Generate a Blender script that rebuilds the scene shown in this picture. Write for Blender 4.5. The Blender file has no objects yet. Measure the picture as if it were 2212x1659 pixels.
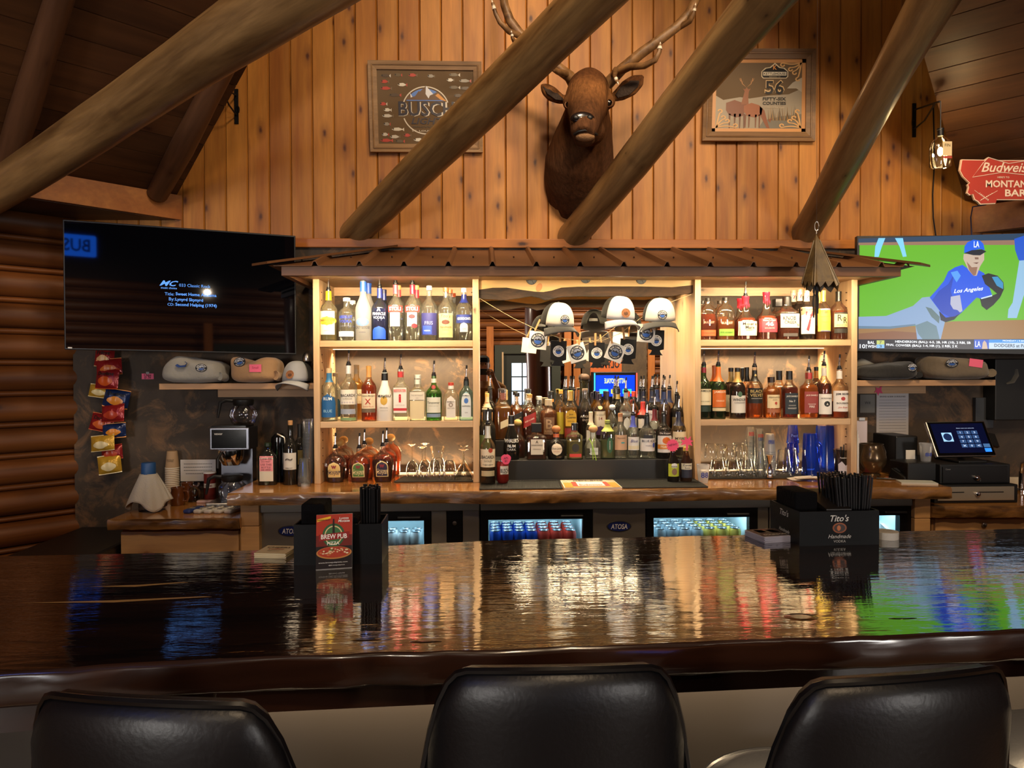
import bpy, bmesh, math, random
from mathutils import Vector, Matrix, Euler
random.seed(7)
SC = bpy.context.scene
COL = SC.collection
PI = math.pi
R = math.radians

# ------------------------------------------------------------------ camera
F = 1550.0
CAMZ = 1.57
cd = bpy.data.cameras.new('camera')
cd.sensor_width = 36.0
cd.lens = F / 2212 * 36.0
cd.clip_start = 0.01
cam = bpy.data.objects.new('camera', cd)
COL.objects.link(cam)
CROT = (Matrix.Rotation(-math.atan(57 / F), 3, 'Z') @ Matrix.Rotation(PI / 2 - math.atan(26.5 / F), 3, 'X')
        @ Matrix.Rotation(-0.0037, 3, 'Z'))
cam.matrix_world = Matrix.Translation((0, 0, CAMZ)) @ CROT.to_4x4()
SC.camera = cam


def ray(px, py):
    return CROT @ Vector(((px - 1106) / F, (829.5 - py) / F, -1.0))


def at(px, py, Y):                      # where the sight line of a pixel meets a plane at depth Y
    d = ray(px, py)
    t = Y / d.y
    return Vector((d.x * t, Y, CAMZ + d.z * t))


def atz(px, py, Z):                     # ... or a level surface at height Z
    d = ray(px, py)
    t = (Z - CAMZ) / d.z
    return Vector((d.x * t, d.y * t, Z))


# ------------------------------------------------------------------ world, exposure
w = bpy.data.worlds.new('room_dusk')
SC.world = w
w.use_nodes = True
bg = w.node_tree.nodes['Background']
bg.inputs[0].default_value = (1.0, 0.78, 0.6, 1)
bg.inputs[1].default_value = 0.03
SC.view_settings.view_transform = 'Standard'
SC.view_settings.look = 'None'
SC.view_settings.gamma = 1.0
SC.view_settings.use_curve_mapping = False
SC.view_settings.exposure = 0.4
SC.cycles.max_bounces = 7
SC.cycles.transparent_max_bounces = 20
SC.cycles.glossy_bounces = 3
SC.cycles.diffuse_bounces = 3
SC.cycles.caustics_reflective = False
SC.cycles.caustics_refractive = False


def lamp(name, kind, loc, energy, color, target=None, size=0.1, size_y=None, spot=60, blend=0.6):
    ld = bpy.data.lights.new(name, kind)
    ld.energy = energy
    ld.color = color
    if kind == 'AREA':
        ld.size = size
        if size_y:
            ld.shape = 'RECTANGLE'
            ld.size_y = size_y
    else:
        ld.shadow_soft_size = size
    if kind == 'SPOT':
        ld.spot_size = R(spot)
        ld.spot_blend = blend
    o = bpy.data.objects.new(name, ld)
    COL.objects.link(o)
    o.location = loc
    if target is not None:
        o.rotation_euler = (Vector(target) - Vector(loc)).to_track_quat('-Z', 'Y').to_euler()
    return o


WARM = (1.0, 0.73, 0.46)
WARM2 = (1.0, 0.82, 0.62)
# the room's ceiling spotlights, hung from the log rafters above and behind the stools
lamp('ceiling_spot_1', 'SPOT', (0.3, 1.5, 4.7), 270, WARM, (-0.9, 4.4, 2.8), 0.3, spot=95, blend=0.9)
lamp('ceiling_spot_2', 'SPOT', (2.0, 0.9, 4.2), 290, WARM, (1.6, 4.4, 2.8), 0.3, spot=95, blend=0.9)
lamp('ceiling_spot_3', 'SPOT', (0.6, -1.4, 4.4), 170, WARM, (0.4, 2.2, 1.0), 0.2, spot=100, blend=0.9)
lamp('ceiling_spot_5', 'SPOT', (1.0, 1.4, 4.4), 130, WARM, (2.9, 4.4, 2.8), 0.2, spot=70, blend=0.9)  # added fill that brightens the dim right end of the plank wall
lamp('ceiling_spot_4', 'SPOT', (-2.6, 0.2, 3.6), 45, WARM, (-3.0, 3.6, 1.4), 0.15, spot=80, blend=0.9)
lamp('room_pendant_1', 'SPOT', (-2.4, -2.6, 3.8), 520, WARM2, (-2.0, -3.4, 0), 0.2, spot=140, blend=0.6)
lamp('room_pendant_2', 'SPOT', (2.6, -2.6, 3.8), 620, WARM2, (2.2, -3.6, 0), 0.2, spot=140, blend=0.6)
lamp('bar_light', 'SPOT', (0.5, 2.5, 4.3), 60, WARM2, (0.55, 3.9, 1.0), 0.15, spot=75, blend=0.9)
lamp('bar_front_fill', 'POINT', (-0.53, -1.3, 2.58), 24, WARM2, None, 0.02)  # added lamp to brighten the bar front, set where the television shows glare
# daylight from the rear windows and the blue beer sign
lamp('window_day_1', 'AREA', (-3.2, -4.4, 1.6), 120, (1.0, 0.93, 0.84), (-1.5, 2, 1.6), 1.4, 1.1)
lamp('window_day_2', 'AREA', (4.2, -4.4, 1.6), 120, (1.0, 0.93, 0.84), (2.0, 2, 1.6), 1.4, 1.1)
lamp('blue_sign_light', 'AREA', (-2.28, -1.45, 3.07), 4, (0.10, 0.22, 1.0), (-0.6, 2.5, 1.2), 1.0, 0.2)

# ------------------------------------------------------------------ mesh helpers
class MB:
    def __init__(s):
        s.v = []
        s.f = []

    def add(s, vs, fs):
        o = len(s.v)
        s.v += [tuple(p) for p in vs]
        s.f += [tuple(i + o for i in q) for q in fs]
        return s

    def box(s, x0, y0, z0, x1, y1, z1):
        vs = [(x, y, z) for z in (z0, z1) for y in (y0, y1) for x in (x0, x1)]
        return s.add(vs, [(0, 2, 3, 1), (4, 5, 7, 6), (0, 1, 5, 4), (1, 3, 7, 5), (3, 2, 6, 7), (2, 0, 4, 6)])

    def hexa(s, a, b):                  # two quads of four corners each, joined into a solid
        return s.add(list(a) + list(b), [(3, 2, 1, 0), (4, 5, 6, 7)] + [(i, (i + 1) % 4, 4 + (i + 1) % 4, 4 + i) for i in range(4)])

    def lathe(s, prof, n=20, c=(0, 0, 0), p=2.0, dy=1.0, cap=True):
        vs, fs = [], []
        for (r, z) in prof:
            for i in range(n):
                a = 2 * PI * (i + 0.5) / n
                ca, sa = math.cos(a), math.sin(a)
                k = 1.0 if p == 2 else (abs(ca) ** p + abs(sa) ** p) ** (-1 / p)
                vs.append((c[0] + r * k * ca, c[1] + r * dy * k * sa, c[2] + z))
        m = len(prof)
        for j in range(m - 1):
            for i in range(n):
                i2 = (i + 1) % n
                fs.append((j * n + i, j * n + i2, (j + 1) * n + i2, (j + 1) * n + i))
        if cap:
            fs.append(tuple(range(n - 1, -1, -1)))
            fs.append(tuple((m - 1) * n + i for i in range(n)))
        return s.add(vs, fs)

    def tube(s, pts, r, n=8, cap=True, flat=1.0):
        pts = [Vector(p) for p in pts]
        m = len(pts)
        rs = r if isinstance(r, (list, tuple)) else [r] * m
        t0 = (pts[1] - pts[0]).normalized()
        u = t0.orthogonal().normalized()
        vs, fs = [], []
        for k in range(m):
            t = (pts[min(k + 1, m - 1)] - pts[max(k - 1, 0)]).normalized()
            u = (u - t * u.dot(t))
            u = u.normalized() if u.length > 1e-6 else t.orthogonal().normalized()
            b = t.cross(u)
            for i in range(n):
                a = 2 * PI * i / n
                vs.append(pts[k] + u * rs[k] * math.cos(a) + b * rs[k] * flat * math.sin(a))
        for k in range(m - 1):
            for i in range(n):
                i2 = (i + 1) % n
                fs.append((k * n + i, k * n + i2, (k + 1) * n + i2, (k + 1) * n + i))
        if cap:
            fs.append(tuple(range(n - 1, -1, -1)))
            fs.append(tuple((m - 1) * n + i for i in range(n)))
        return s.add(vs, fs)

    def prism(s, poly, y0, y1):         # outline in X-Z, thickness along Y
        n = len(poly)
        vs = [(x, y0, z) for x, z in poly] + [(x, y1, z) for x, z in poly]
        return s.add(vs, [tuple(range(n)), tuple(range(2 * n - 1, n - 1, -1))] + [(i, n + i, n + (i + 1) % n, (i + 1) % n) for i in range(n)])

    def grid(s, fn, nu, nv, thick=None):
        vs = [fn(i / nu, j / nv) for j in range(nv + 1) for i in range(nu + 1)]
        fs = [(j * (nu + 1) + i, j * (nu + 1) + i + 1, (j + 1) * (nu + 1) + i + 1, (j + 1) * (nu + 1) + i) for j in range(nv) for i in range(nu)]
        return s.add(vs, fs)

    def ball(s, c, r, n=14, m=10):
        rx, ry, rz = r if isinstance(r, (tuple, list)) else (r, r, r)
        vs, fs = [(c[0], c[1], c[2] - rz)], []
        for j in range(1, m):
            a = -PI / 2 + PI * j / m
            for i in range(n):
                b = 2 * PI * i / n
                vs.append((c[0] + rx * math.cos(a) * math.cos(b), c[1] + ry * math.cos(a) * math.sin(b), c[2] + rz * math.sin(a)))
        vs.append((c[0], c[1], c[2] + rz))
        for i in range(n):
            i2 = (i + 1) % n
            fs.append((0, 1 + i2, 1 + i))
            for j in range(m - 2):
                fs.append((1 + j * n + i, 1 + j * n + i2, 1 + (j + 1) * n + i2, 1 + (j + 1) * n + i))
            fs.append((1 + (m - 2) * n + i, 1 + (m - 2) * n + i2, len(vs) - 1))
        return s.add(vs, fs)

    def xf(s, mtx, start=0):
        s.v[start:] = [tuple(mtx @ Vector(p)) for p in s.v[start:]]
        return s

    def mesh(s, name, mat, smooth=False, angle=40):
        me = bpy.data.meshes.new(name)
        me.from_pydata(s.v, [], s.f)
        if mat is not None:
            me.materials.append(mat)
        if smooth:
            me.polygons.foreach_set('use_smooth', [True] * len(me.polygons))
            me.set_sharp_from_angle(angle=R(angle))
        me.update()
        return me

    def build(s, name, mat, parent=None, smooth=False, bevel=0, angle=40, **tags):
        org = Vector((0, 0, 0))
        if parent is not None:
            o_par = parent.get('_org')
            if o_par is not None:
                org = Vector(o_par)
        elif s.v:
            xs, ys, zs = zip(*s.v)
            org = Vector(((min(xs) + max(xs)) / 2, (min(ys) + max(ys)) / 2, min(zs)))
        if org.length:
            s.v = [(x - org.x, y - org.y, z - org.z) for x, y, z in s.v]
        o = link(name, s.mesh(name, mat, smooth, angle), parent)
        if parent is None:
            o.location = org
            o['_org'] = list(org)
        elif parent.get('_org') is not None:
            o['_org'] = parent['_org']
        if bevel:
            b = o.modifiers.new('bevel', 'BEVEL')
            b.width = bevel
            b.segments = 2
            b.limit_method = 'ANGLE'
            b.angle_limit = R(35)
        tag(o, **tags)
        return o


def link(name, data, parent=None):
    o = bpy.data.objects.new(name, data)
    COL.objects.link(o)
    if parent is not None:
        o.parent = parent
    return o


def tag(o, label=None, cat=None, group=None, kind=None):
    for k, v in (('label', label), ('category', cat), ('group', group), ('kind', kind)):
        if v:
            o[k] = v
    return o


def thing(name, label, cat, loc=(0, 0, 0), rz=0, group=None, world=False, kind=None):
    """An Empty at the thing's base; world=True: its parts are given in room coordinates."""
    o = link(name, None)
    o.location = loc
    o.rotation_euler = (0, 0, rz)
    o.empty_display_size = 0.05
    if world:
        o['_org'] = list(loc)
    return tag(o, label, cat, group, kind)


def dup(o, loc=None, rz=None, label=None, parent=None):
    c = o.copy()
    COL.objects.link(c)
    if parent is not None:
        c.parent = parent
    if loc is not None:
        c.location = loc
    if rz is not None:
        c.rotation_euler = (0, 0, rz)
    if label:
        c['label'] = label
    for ch in o.children:
        dup(ch, parent=c)
    return c


# ------------------------------------------------------------------ lettering
_T = {}
def text2d(s, bold=0.0, shear=0.0, space=1.0, font_res=2):
    key = (s, bold, shear, space)
    if key not in _T:
        cu = bpy.data.curves.new('t', 'FONT')
        cu.body = s
        cu.resolution_u = font_res
        cu.offset = bold
        cu.shear = shear
        cu.space_character = space
        cu.align_x = 'CENTER'
        to = bpy.data.objects.new('t', cu)
        me = bpy.data.meshes.new_from_object(to)
        vs = [(p.co.x, p.co.y) for p in me.vertices]
        fs = [tuple(q.vertices) for q in me.polygons]
        bpy.data.objects.remove(to)
        bpy.data.meshes.remove(me)
        bpy.data.curves.remove(cu)
        xs = [p[0] for p in vs] or [0, 1]
        ys = [p[1] for p in vs] or [0, 1]
        W, H = max(xs) - min(xs) or 1, max(ys) - min(ys) or 1
        cx, cy = (max(xs) + min(xs)) / 2, (max(ys) + min(ys)) / 2
        _T[key] = ([((x - cx) / W, (y - cy) / H) for x, y in vs], fs, H / W)
    return _T[key]


def text_map(s, wd, ht, fn, bold=0.0, shear=0.0, space=1.0, arc=0.0):
    """lettering scaled into a box wd x ht (either may be None) and laid on a surface by fn(u, v) -> point"""
    vs, fs, asp = text2d(s, bold, shear, space)
    if wd is None:
        wd = ht / asp
    if ht is None:
        ht = wd * asp
    mb = MB()
    out = []
    for x, y in vs:
        u, v = x * wd, y * ht
        if arc:                          # bend around a circle of radius arc (+ up, - down)
            a = u / abs(arc)
            rr = arc + v
            u, v = (rr * math.sin(a), rr * math.cos(a) - arc) if arc > 0 else (-rr * math.sin(a), rr * math.cos(a) - arc)
        out.append(fn(u, v))
    return mb.add(out, fs)


def text_on(s, c, xd, ud, mat, parent=None, wd=None, ht=None, name='lettering', **kw):
    c, xd, ud = Vector(c), Vector(xd).normalized(), Vector(ud).normalized()
    return text_map(s, wd, ht, lambda u, v: c + xd * u + ud * v, **kw).build(name, mat, parent)


# ------------------------------------------------------------------ materials
def srgb(h):
    if isinstance(h, str):
        h = h.lstrip('#')
        c = [int(h[i:i + 2], 16) / 255 for i in (0, 2, 4)]
        return tuple(x / 12.92 if x <= 0.04045 else ((x + 0.055) / 1.055) ** 2.4 for x in c)
    return tuple(h)


_M = {}
def mat(color, rough=0.5, metal=0.0, emit=0.0, coat=0.0, alpha=None, name=None, spec=None, bump=0, bscale=50, sheen=0):
    key = (color, rough, metal, emit, coat, alpha, spec, bump, bscale, sheen)
    if key in _M:
        return _M[key]
    m = bpy.data.materials.new(name or 'paint_' + str(color).strip('#'))
    m.use_nodes = True
    b = m.node_tree.nodes['Principled BSDF']
    c = srgb(color)
    b.inputs['Base Color'].default_value = (*c, 1)
    b.inputs['Roughness'].default_value = rough
    b.inputs['Metallic'].default_value = metal
    b.inputs['Coat Weight'].default_value = coat
    if sheen:
        b.inputs['Sheen Weight'].default_value = sheen
    if spec is not None:
        b.inputs['Specular IOR Level'].default_value = spec
    if emit:
        b.inputs['Base Color'].default_value = (*[x * 0.12 for x in c], 1)   # screens and lamps are dark when off
        b.inputs['Emission Color'].default_value = (*c, 1)
        b.inputs['Emission Strength'].default_value = emit
    if bump:
        nt = m.node_tree
        tc = nt.nodes.new('ShaderNodeTexCoord')
        no = nt.nodes.new('ShaderNodeTexNoise')
        no.inputs['Scale'].default_value = bscale
        no.inputs['Detail'].default_value = 4
        nt.links.new(tc.outputs['Object'], no.inputs['Vector'])
        bp = nt.nodes.new('ShaderNodeBump')
        bp.inputs['Strength'].default_value = bump
        bp.inputs['Distance'].default_value = 0.01
        nt.links.new(no.outputs['Fac'], bp.inputs['Height'])
        nt.links.new(bp.outputs['Normal'], b.inputs['Normal'])
    _M[key] = m
    return m


class NT:                               # small node-graph helper
    def __init__(s, name):
        s.m = bpy.data.materials.new(name)
        s.m.use_nodes = True
        s.t = s.m.node_tree
        s.b = s.t.nodes['Principled BSDF']
        s.out = s.t.nodes['Material Output']

    def n(s, typ, ins=None, **kw):
        nd = s.t.nodes.new('ShaderNode' + typ)
        for k, v in kw.items():
            setattr(nd, k, v)
        for k, v in (ins or {}).items():
            if hasattr(v, 'is_output') or isinstance(v, bpy.types.NodeSocket):
                s.t.links.new(v, nd.inputs[k])
            else:
                nd.inputs[k].default_value = v
        return nd

    def ramp(s, fac, stops, interp='LINEAR'):
        nd = s.t.nodes.new('ShaderNodeValToRGB')
        cr = nd.color_ramp
        cr.interpolation = interp
        while len(cr.elements) < len(stops):
            cr.elements.new(0.5)
        for e, (p, c) in zip(cr.elements, stops):
            e.position = p
            e.color = (*srgb(c), 1) if not isinstance(c, (int, float)) else (c, c, c, 1)
        s.t.links.new(fac, nd.inputs[0])
        return nd.outputs[0]

    def mix(s, fac, a, b, mode='MIX'):
        nd = s.t.nodes.new('ShaderNodeMix')
        nd.data_type = 'RGBA'
        nd.blend_type = mode
        for i, v in ((0, fac), (6, a), (7, b)):
            if isinstance(v, bpy.types.NodeSocket):
                s.t.links.new(v, nd.inputs[i])
            elif isinstance(v, (int, float)):
                nd.inputs[i].default_value = v if i == 0 else (v, v, v, 1)
            else:
                nd.inputs[i].default_value = (*srgb(v), 1)
        return nd.outputs[2]

    def set(s, **kw):
        for k, v in kw.items():
            k = k.replace('_', ' ')
            if isinstance(v, bpy.types.NodeSocket):
                s.t.links.new(v, s.b.inputs[k])
            else:
                s.b.inputs[k].default_value = v
        return s

    def bump(s, h, strength=0.3, dist=0.01):
        nd = s.n('Bump', {'Height': h, 'Strength': strength, 'Distance': dist})
        s.t.links.new(nd.outputs[0], s.b.inputs['Normal'])


def wood(name, dark, light, axis=2, grain=9.0, knots=0.0, knot_col='#3a1c0c', rough=0.5, coat=0.0, bump=0.15, stretch=0.08, spread=0.35, kscale=4.0, coatr=0.1, kstretch=0.45):
    g = NT(name)
    tc = g.n('TexCoord')
    oi = g.n('ObjectInfo')
    off = g.n('VectorMath', {0: oi.outputs['Location'], 1: (3.1, 5.7, 1.3)}, operation='MULTIPLY')
    rnd = g.n('VectorMath', {0: oi.outputs['Random'], 1: (31.0, 17.0, 53.0)}, operation='MULTIPLY')
    add0 = g.n('VectorMath', {0: off.outputs[0], 1: rnd.outputs[0]}, operation='ADD')
    add = g.n('VectorMath', {0: tc.outputs['Object'], 1: add0.outputs[0]}, operation='ADD')
    sc = [1.0, 1.0, 1.0]
    sc[axis] = stretch
    mp = g.n('Mapping', {'Vector': add.outputs[0], 'Scale': tuple(sc)})
    n1 = g.n('TexNoise', {'Vector': mp.outputs[0], 'Scale': grain, 'Detail': 5.0, 'Roughness': 0.6, 'Distortion': 0.6})
    n2 = g.n('TexNoise', {'Vector': mp.outputs[0], 'Scale': grain * 7, 'Detail': 3.0, 'Roughness': 0.6})
    c = g.ramp(n1.outputs['Fac'], [(0.32, dark), (0.68, light)])
    c2 = g.ramp(n2.outputs['Fac'], [(0.3, 0.78), (0.7, 1.0)])
    c = g.mix(1.0, c, c2, 'MULTIPLY')
    # board to board difference
    v = g.n('MapRange', {'Value': oi.outputs['Random'], 'To Min': 1 - spread, 'To Max': 1.0})
    c = g.mix(1.0, c, v.outputs[0], 'MULTIPLY')
    if knots:
        sx_ = g.n('SeparateXYZ', {0: add.outputs[0]})
        oth = [i for i in range(3) if i != axis]
        uu = g.n('Math', {0: sx_.outputs[oth[0]], 1: sx_.outputs[oth[1]]}, operation='ADD')
        cv = g.n('CombineXYZ', {0: uu.outputs[0], 1: sx_.outputs[axis]})
        mk = g.n('Mapping', {'Vector': cv.outputs[0], 'Scale': (kscale, kscale * kstretch, 1)})
        vo = g.n('TexVoronoi', {'Vector': mk.outputs[0], 'Scale': 1.0}, voronoi_dimensions='2D')
        wn = g.n('TexNoise', {'Vector': add.outputs[0], 'Scale': 40.0})
        dd = g.n('Math', {0: vo.outputs['Distance'], 1: g.n('Math', {0: wn.outputs['Fac'], 1: 0.05}, operation='MULTIPLY').outputs[0]}, operation='ADD')
        k = g.ramp(dd.outputs[0], [(knots * 0.45, 1.0), (knots, 0.35), (knots * 2.4, 0.0)])
        c = g.mix(k, c, knot_col)
    g.set(Base_Color=c, Roughness=rough, Coat_Weight=coat, Coat_Roughness=coatr)
    if bump:
        g.bump(n1.outputs['Fac'], bump, 0.004)
    return g.m


def glassy(name, tint, ior=1.45, rough=0.02, dens=0.5, cloud=0.0, cloudc=None):
    """clear or tinted glass: light passes, edges mirror"""
    key = ('g', tint, ior, rough, dens, cloud, cloudc)
    if key in _M:
        return _M[key]
    g = NT(name)
    g.t.nodes.remove(g.b)
    c = tuple(x ** dens for x in srgb(tint))         # four walls of glass and drink share the tint
    tr = g.n('BsdfTransparent', {0: (*c, 1)})
    gl = g.n('BsdfGlossy', {'Color': (1, 1, 1, 1), 'Roughness': rough})
    lw = g.n('LayerWeight', {'Blend': 0.35})
    fr = g.ramp(lw.outputs['Fresnel'], [(0.0, 0.03), (0.5, 0.12), (1.0, 0.75)])
    # thicker glass seen edge-on takes more of the tint
    ed = g.ramp(lw.outputs['Facing'], [(0.4, 0.0), (1.0, 1.0)])
    dk = g.n('BsdfTransparent', {0: (*[x ** 1.7 * 0.88 for x in c], 1)})
    m0 = g.n('MixShader', {0: ed, 1: tr.outputs[0], 2: dk.outputs[0]})
    last = m0.outputs[0]
    if cloud:
        di = g.n('BsdfTranslucent', {0: (*srgb(cloudc or tint), 1)})
        d2 = g.n('BsdfDiffuse', {0: (*srgb(cloudc or tint), 1)})
        dm = g.n('MixShader', {0: 0.5, 1: di.outputs[0], 2: d2.outputs[0]})
        last = g.n('MixShader', {0: cloud, 1: last, 2: dm.outputs[0]}).outputs[0]
    ms = g.n('MixShader', {0: fr, 1: last, 2: gl.outputs[0]})
    g.t.links.new(ms.outputs[0], g.out.inputs[0])
    _M[key] = g.m
    return g.m


def mottle(name, a, b, scale=2.5, rough=0.55, lo=0.45, hi=0.62, detail=8.0, bump=0.1, third=None):
    g = NT(name)
    tc = g.n('TexCoord')
    n1 = g.n('TexNoise', {'Vector': tc.outputs['Object'], 'Scale': scale, 'Detail': detail, 'Roughness': 0.68, 'Distortion': 0.8})
    c = g.ramp(n1.outputs['Fac'], [(lo, a), (hi, b)])
    if third:
        n2 = g.n('TexNoise', {'Vector': tc.outputs['Object'], 'Scale': scale * 2.7, 'Detail': detail, 'Roughness': 0.7, 'Distortion': 1.2})
        k = g.ramp(n2.outputs['Fac'], [(0.52, 0.0), (0.66, 0.85)])
        c = g.mix(k, c, third)
    g.set(Base_Color=c, Roughness=rough)
    if bump:
        g.bump(n1.outputs['Fac'], bump, 0.005)
    return g.m


BLACK = mat('#0a0a0b', 0.45, name='black_plastic')
BLACKG = mat('#070708', 0.12, name='black_gloss')
WHITE = mat('#e9e6df', 0.6, name='white_paper')
STEEL = mat('#b9b6b0', 0.28, 1.0, name='brushed_steel')
CHROME = mat('#d5d5d8', 0.1, 1.0, name='chrome')
PINK = mat('#f0698a', 0.7, name='pink_paper')
INK = mat('#15151a', 0.7, name='black_ink')
CREAM = mat('#e8dcc0', 0.6, name='cream_label')

# ================================================================== THE ROOM
YW, YP, YF, YC = 4.40, 4.36, 3.95, 3.66          # plank wall, painted panel, shelf fronts, counter front
ZC, ZS1, ZS2, ZTOP = 0.96, 1.743, 1.300, 2.078   # counter, upper shelf, lower shelf, soffit
def X(px, Y, py=800):
    return at(px, py, Y).x
def ZZ(px, py, Y):
    return at(px, py, Y).z

PINE = wood('knotty_pine_planks', '#a2601f', '#cb8a3a', axis=2, grain=7, knots=0.10, knot_col='#4a2110', rough=0.5, spread=0.22, kscale=5.5)
PINE_H = wood('pine_board', '#a05a20', '#c27c38', axis=0, grain=7, knots=0.1, rough=0.4, kscale=4)
SHELF = wood('clear_pine_shelf', '#c09a70', '#d8b68c', axis=0, grain=6, knots=0.06, rough=0.5, spread=0.12, kscale=3)
SIDE = wood('clear_pine_side', '#c09a70', '#dcbc92', axis=2, grain=6, knots=0.06, rough=0.5, spread=0.12, kscale=3)
LOGS = wood('peeled_log_wall', '#5e3212', '#985a26', axis=0, grain=6, knots=0.06, rough=0.5, coat=0.0, spread=0.3, stretch=0.06, kscale=2.5)
DARKB = wood('dark_ceiling_boards', '#4a2c17', '#6e4626', axis=0, grain=6, knots=0.08, rough=0.5, spread=0.35, kscale=3)
POLE = wood('weathered_log_pole', '#54381c', '#ae8a58', axis=2, grain=9, knots=0.05, knot_col='#2a170b', rough=0.42, coat=0.12, bump=0.5, spread=0.0, stretch=0.12, kscale=5)
RAFT = wood('dark_log_rafter', '#4a2e1a', '#765035', axis=2, grain=8, knots=0.05, rough=0.5, spread=0.2)
PANEL = mottle('faux_painted_panel', '#39312a', '#4a3e33', 1.5, 0.8, 0.42, 0.6, 9, 0.05, third='#7a5c40')
CONC = mottle('stone_look_panel', '#8a7450', '#b0966a', 3.0, 0.6, 0.35, 0.7, 9, 0.15, third='#6d6248')

floor = MB().box(-7, -6, -0.1, 8, 6, 0).build('floor', wood('worn_floor_boards', '#3a2819', '#5a4028', axis=0, rough=0.45), kind='structure')
MB().box(-7, -6, 5.2, 8, 6, 5.3).build('ceiling', DARKB, kind='structure')

# ---- back wall: vertical planks, each its own board
wb = MB().box(-2.62, YW + 0.03, 0, 3.8, YW + 0.12, 5.2).build('wall_back', mat('#3a1d0c', 0.8), kind='structure')
PW = 0.1297
pk = MB()
sec = [(0.0012, 0.03), (0.0012, 0.007), (0.004, 0.0), (PW - 0.009, 0.0), (PW - 0.007, 0.003), (PW - 0.004, 0.001), (PW - 0.0012, 0.006), (PW - 0.0012, 0.03)]
n = len(sec)
pk.add([(x, y, z) for z in (0, 2.9) for x, y in sec], [tuple(range(n - 1, -1, -1)), tuple(range(n, 2 * n))] + [(i, (i + 1) % n, n + (i + 1) % n, n + i) for i in range(n)])
pmesh = pk.mesh('plank', PINE)
gx = X(398.6, YW)
x = gx - 5 * PW
while x < 3.75:
    o = link('plank', pmesh, wb)
    o.location = Vector((x, YW, 2.3)) - wb.location
    x += PW
MB().box(-2.45, YP, 0, 3.7, YW + 0.03, 2.335).build('wall_lower', PANEL, kind='structure')
MB().box(X(560, YW), YW - 0.06, 2.318, X(1870, YW), YW, 2.372).build('trim_1', PINE_H, bevel=0.004, kind='structure')

# ---- log walls on the slanting sides and behind the room
def log_wall(name, p0, p1, z0, z1, yin=1):
    p0, p1 = Vector(p0), Vector(p1)
    L = (p1 - p0).length
    a = math.atan2(p1.y - p0.y, p1.x - p0.x)
    base = link(name, MB().box(0, -0.10 * yin, 0, L, -0.03 * yin, 5.2).mesh(name, mat('#2a170c', 0.8)))
    base.location = (p0.x, p0.y, 0)
    base.rotation_euler = (0, 0, a)
    tag(base, kind='structure')
    for big in (1, 0):
        h = 0.142 if big else 0.036
        dep = 0.075 if big else 0.035
        mb = MB()
        k = 9
        arc = [(dep * math.sin(PI * i / k) - 0.03, h * 0.5 * (1 - math.cos(PI * i / k))) for i in range(k + 1)]
        vs = [(xx, yin * y, z) for xx in (0, L) for y, z in arc]
        mb.add(vs, [(i, i + 1, k + 2 + i, k + 1 + i) for i in range(k)] + [tuple(range(k, -1, -1)), tuple(range(k + 1, 2 * k + 2))])
        me = mb.mesh('wall_log', LOGS, True)
        z = z0 + (0 if big else 0.142)
        while z < z1:
            o = link('wall_log' if big else 'chink_log', me, base)
            o.location = (0, 0, z)
            z += 0.178
    return base

CLX, CRX = -2.45, 3.60
log_wall('wall_left', (CLX, 4.40), (CLX - 2.6, 1.80), 0.05, 2.5, 1)
log_wall('wall_right', (CRX, 4.40), (CRX + 2.6, 1.80), 0.05, 2.5, -1)
log_wall('wall_rear', (-5.05, -4.6), (6.2, -4.6), 0.05, 2.9, 1)
MB().box(-5.15, -4.6, 0, -5.05, 1.8, 5.2).build('wall_far_left', LOGS, kind='structure')
MB().box(6.2, -4.6, 0, 6.3, 1.8, 5.2).build('wall_far_right', LOGS, kind='structure')

# ---- boarded slopes, fascia boards and rafters at the two slanting sides
def slope(side, C, label_side):
    sx = -1 if side == 'left' else 1
    d = Vector((sx * 0.7071, -0.7071, 0))
    nrm = Vector((-sx * 0.7071, -0.7071, 0))
    up = (nrm + Vector((0, 0, 0.577))).normalized()
    C = Vector(C)
    base = link('ceiling_' + side, None)
    tag(base, kind='structure')
    base.location = C
    nn = d.cross(up) if sx < 0 else up.cross(d)
    nn = nn if nn.z > 0 else -nn
    M4 = Matrix((d, up, d.cross(up))).transposed().to_4x4()
    W = 0.15
    mb = MB().box(0, 0.003, 0, 4.6, W - 0.003, 0.03 if d.cross(up).z > 0 else -0.03)
    me = mb.mesh('ceiling_board', DARKB)
    for i in range(24):
        o = link('ceiling_board', me, base)
        o.matrix_local = Matrix.Translation(up * (i * W)) @ M4
    # rafters: round dark logs under the boards, at right angles to the eave
    for k, off in enumerate((0.12, 0.86, 1.85) if sx < 0 else (0.8, 1.6)):
        mb = MB()
        mb.tube([(0.006 * math.sin(3 * i), 0.005 * math.cos(2 * i), i * 0.4) for i in range(10)], [0.058 + 0.006 * math.sin(i * 1.7) for i in range(10)], 14)
        o = link('log_rafter', mb.mesh('log_rafter', RAFT, True), base)
        o.matrix_local = Matrix.Translation(d * off - nn * 0.03 + up * 0.02) @ up.to_track_quat('Z', 'Y').to_matrix().to_4x4()
    # fascia board with the level soffit behind it
    q = lambda t, inn, z: C + d * t + nrm * inn + Vector((0, 0, z - C.z))
    return C, d, nrm, q

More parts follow.
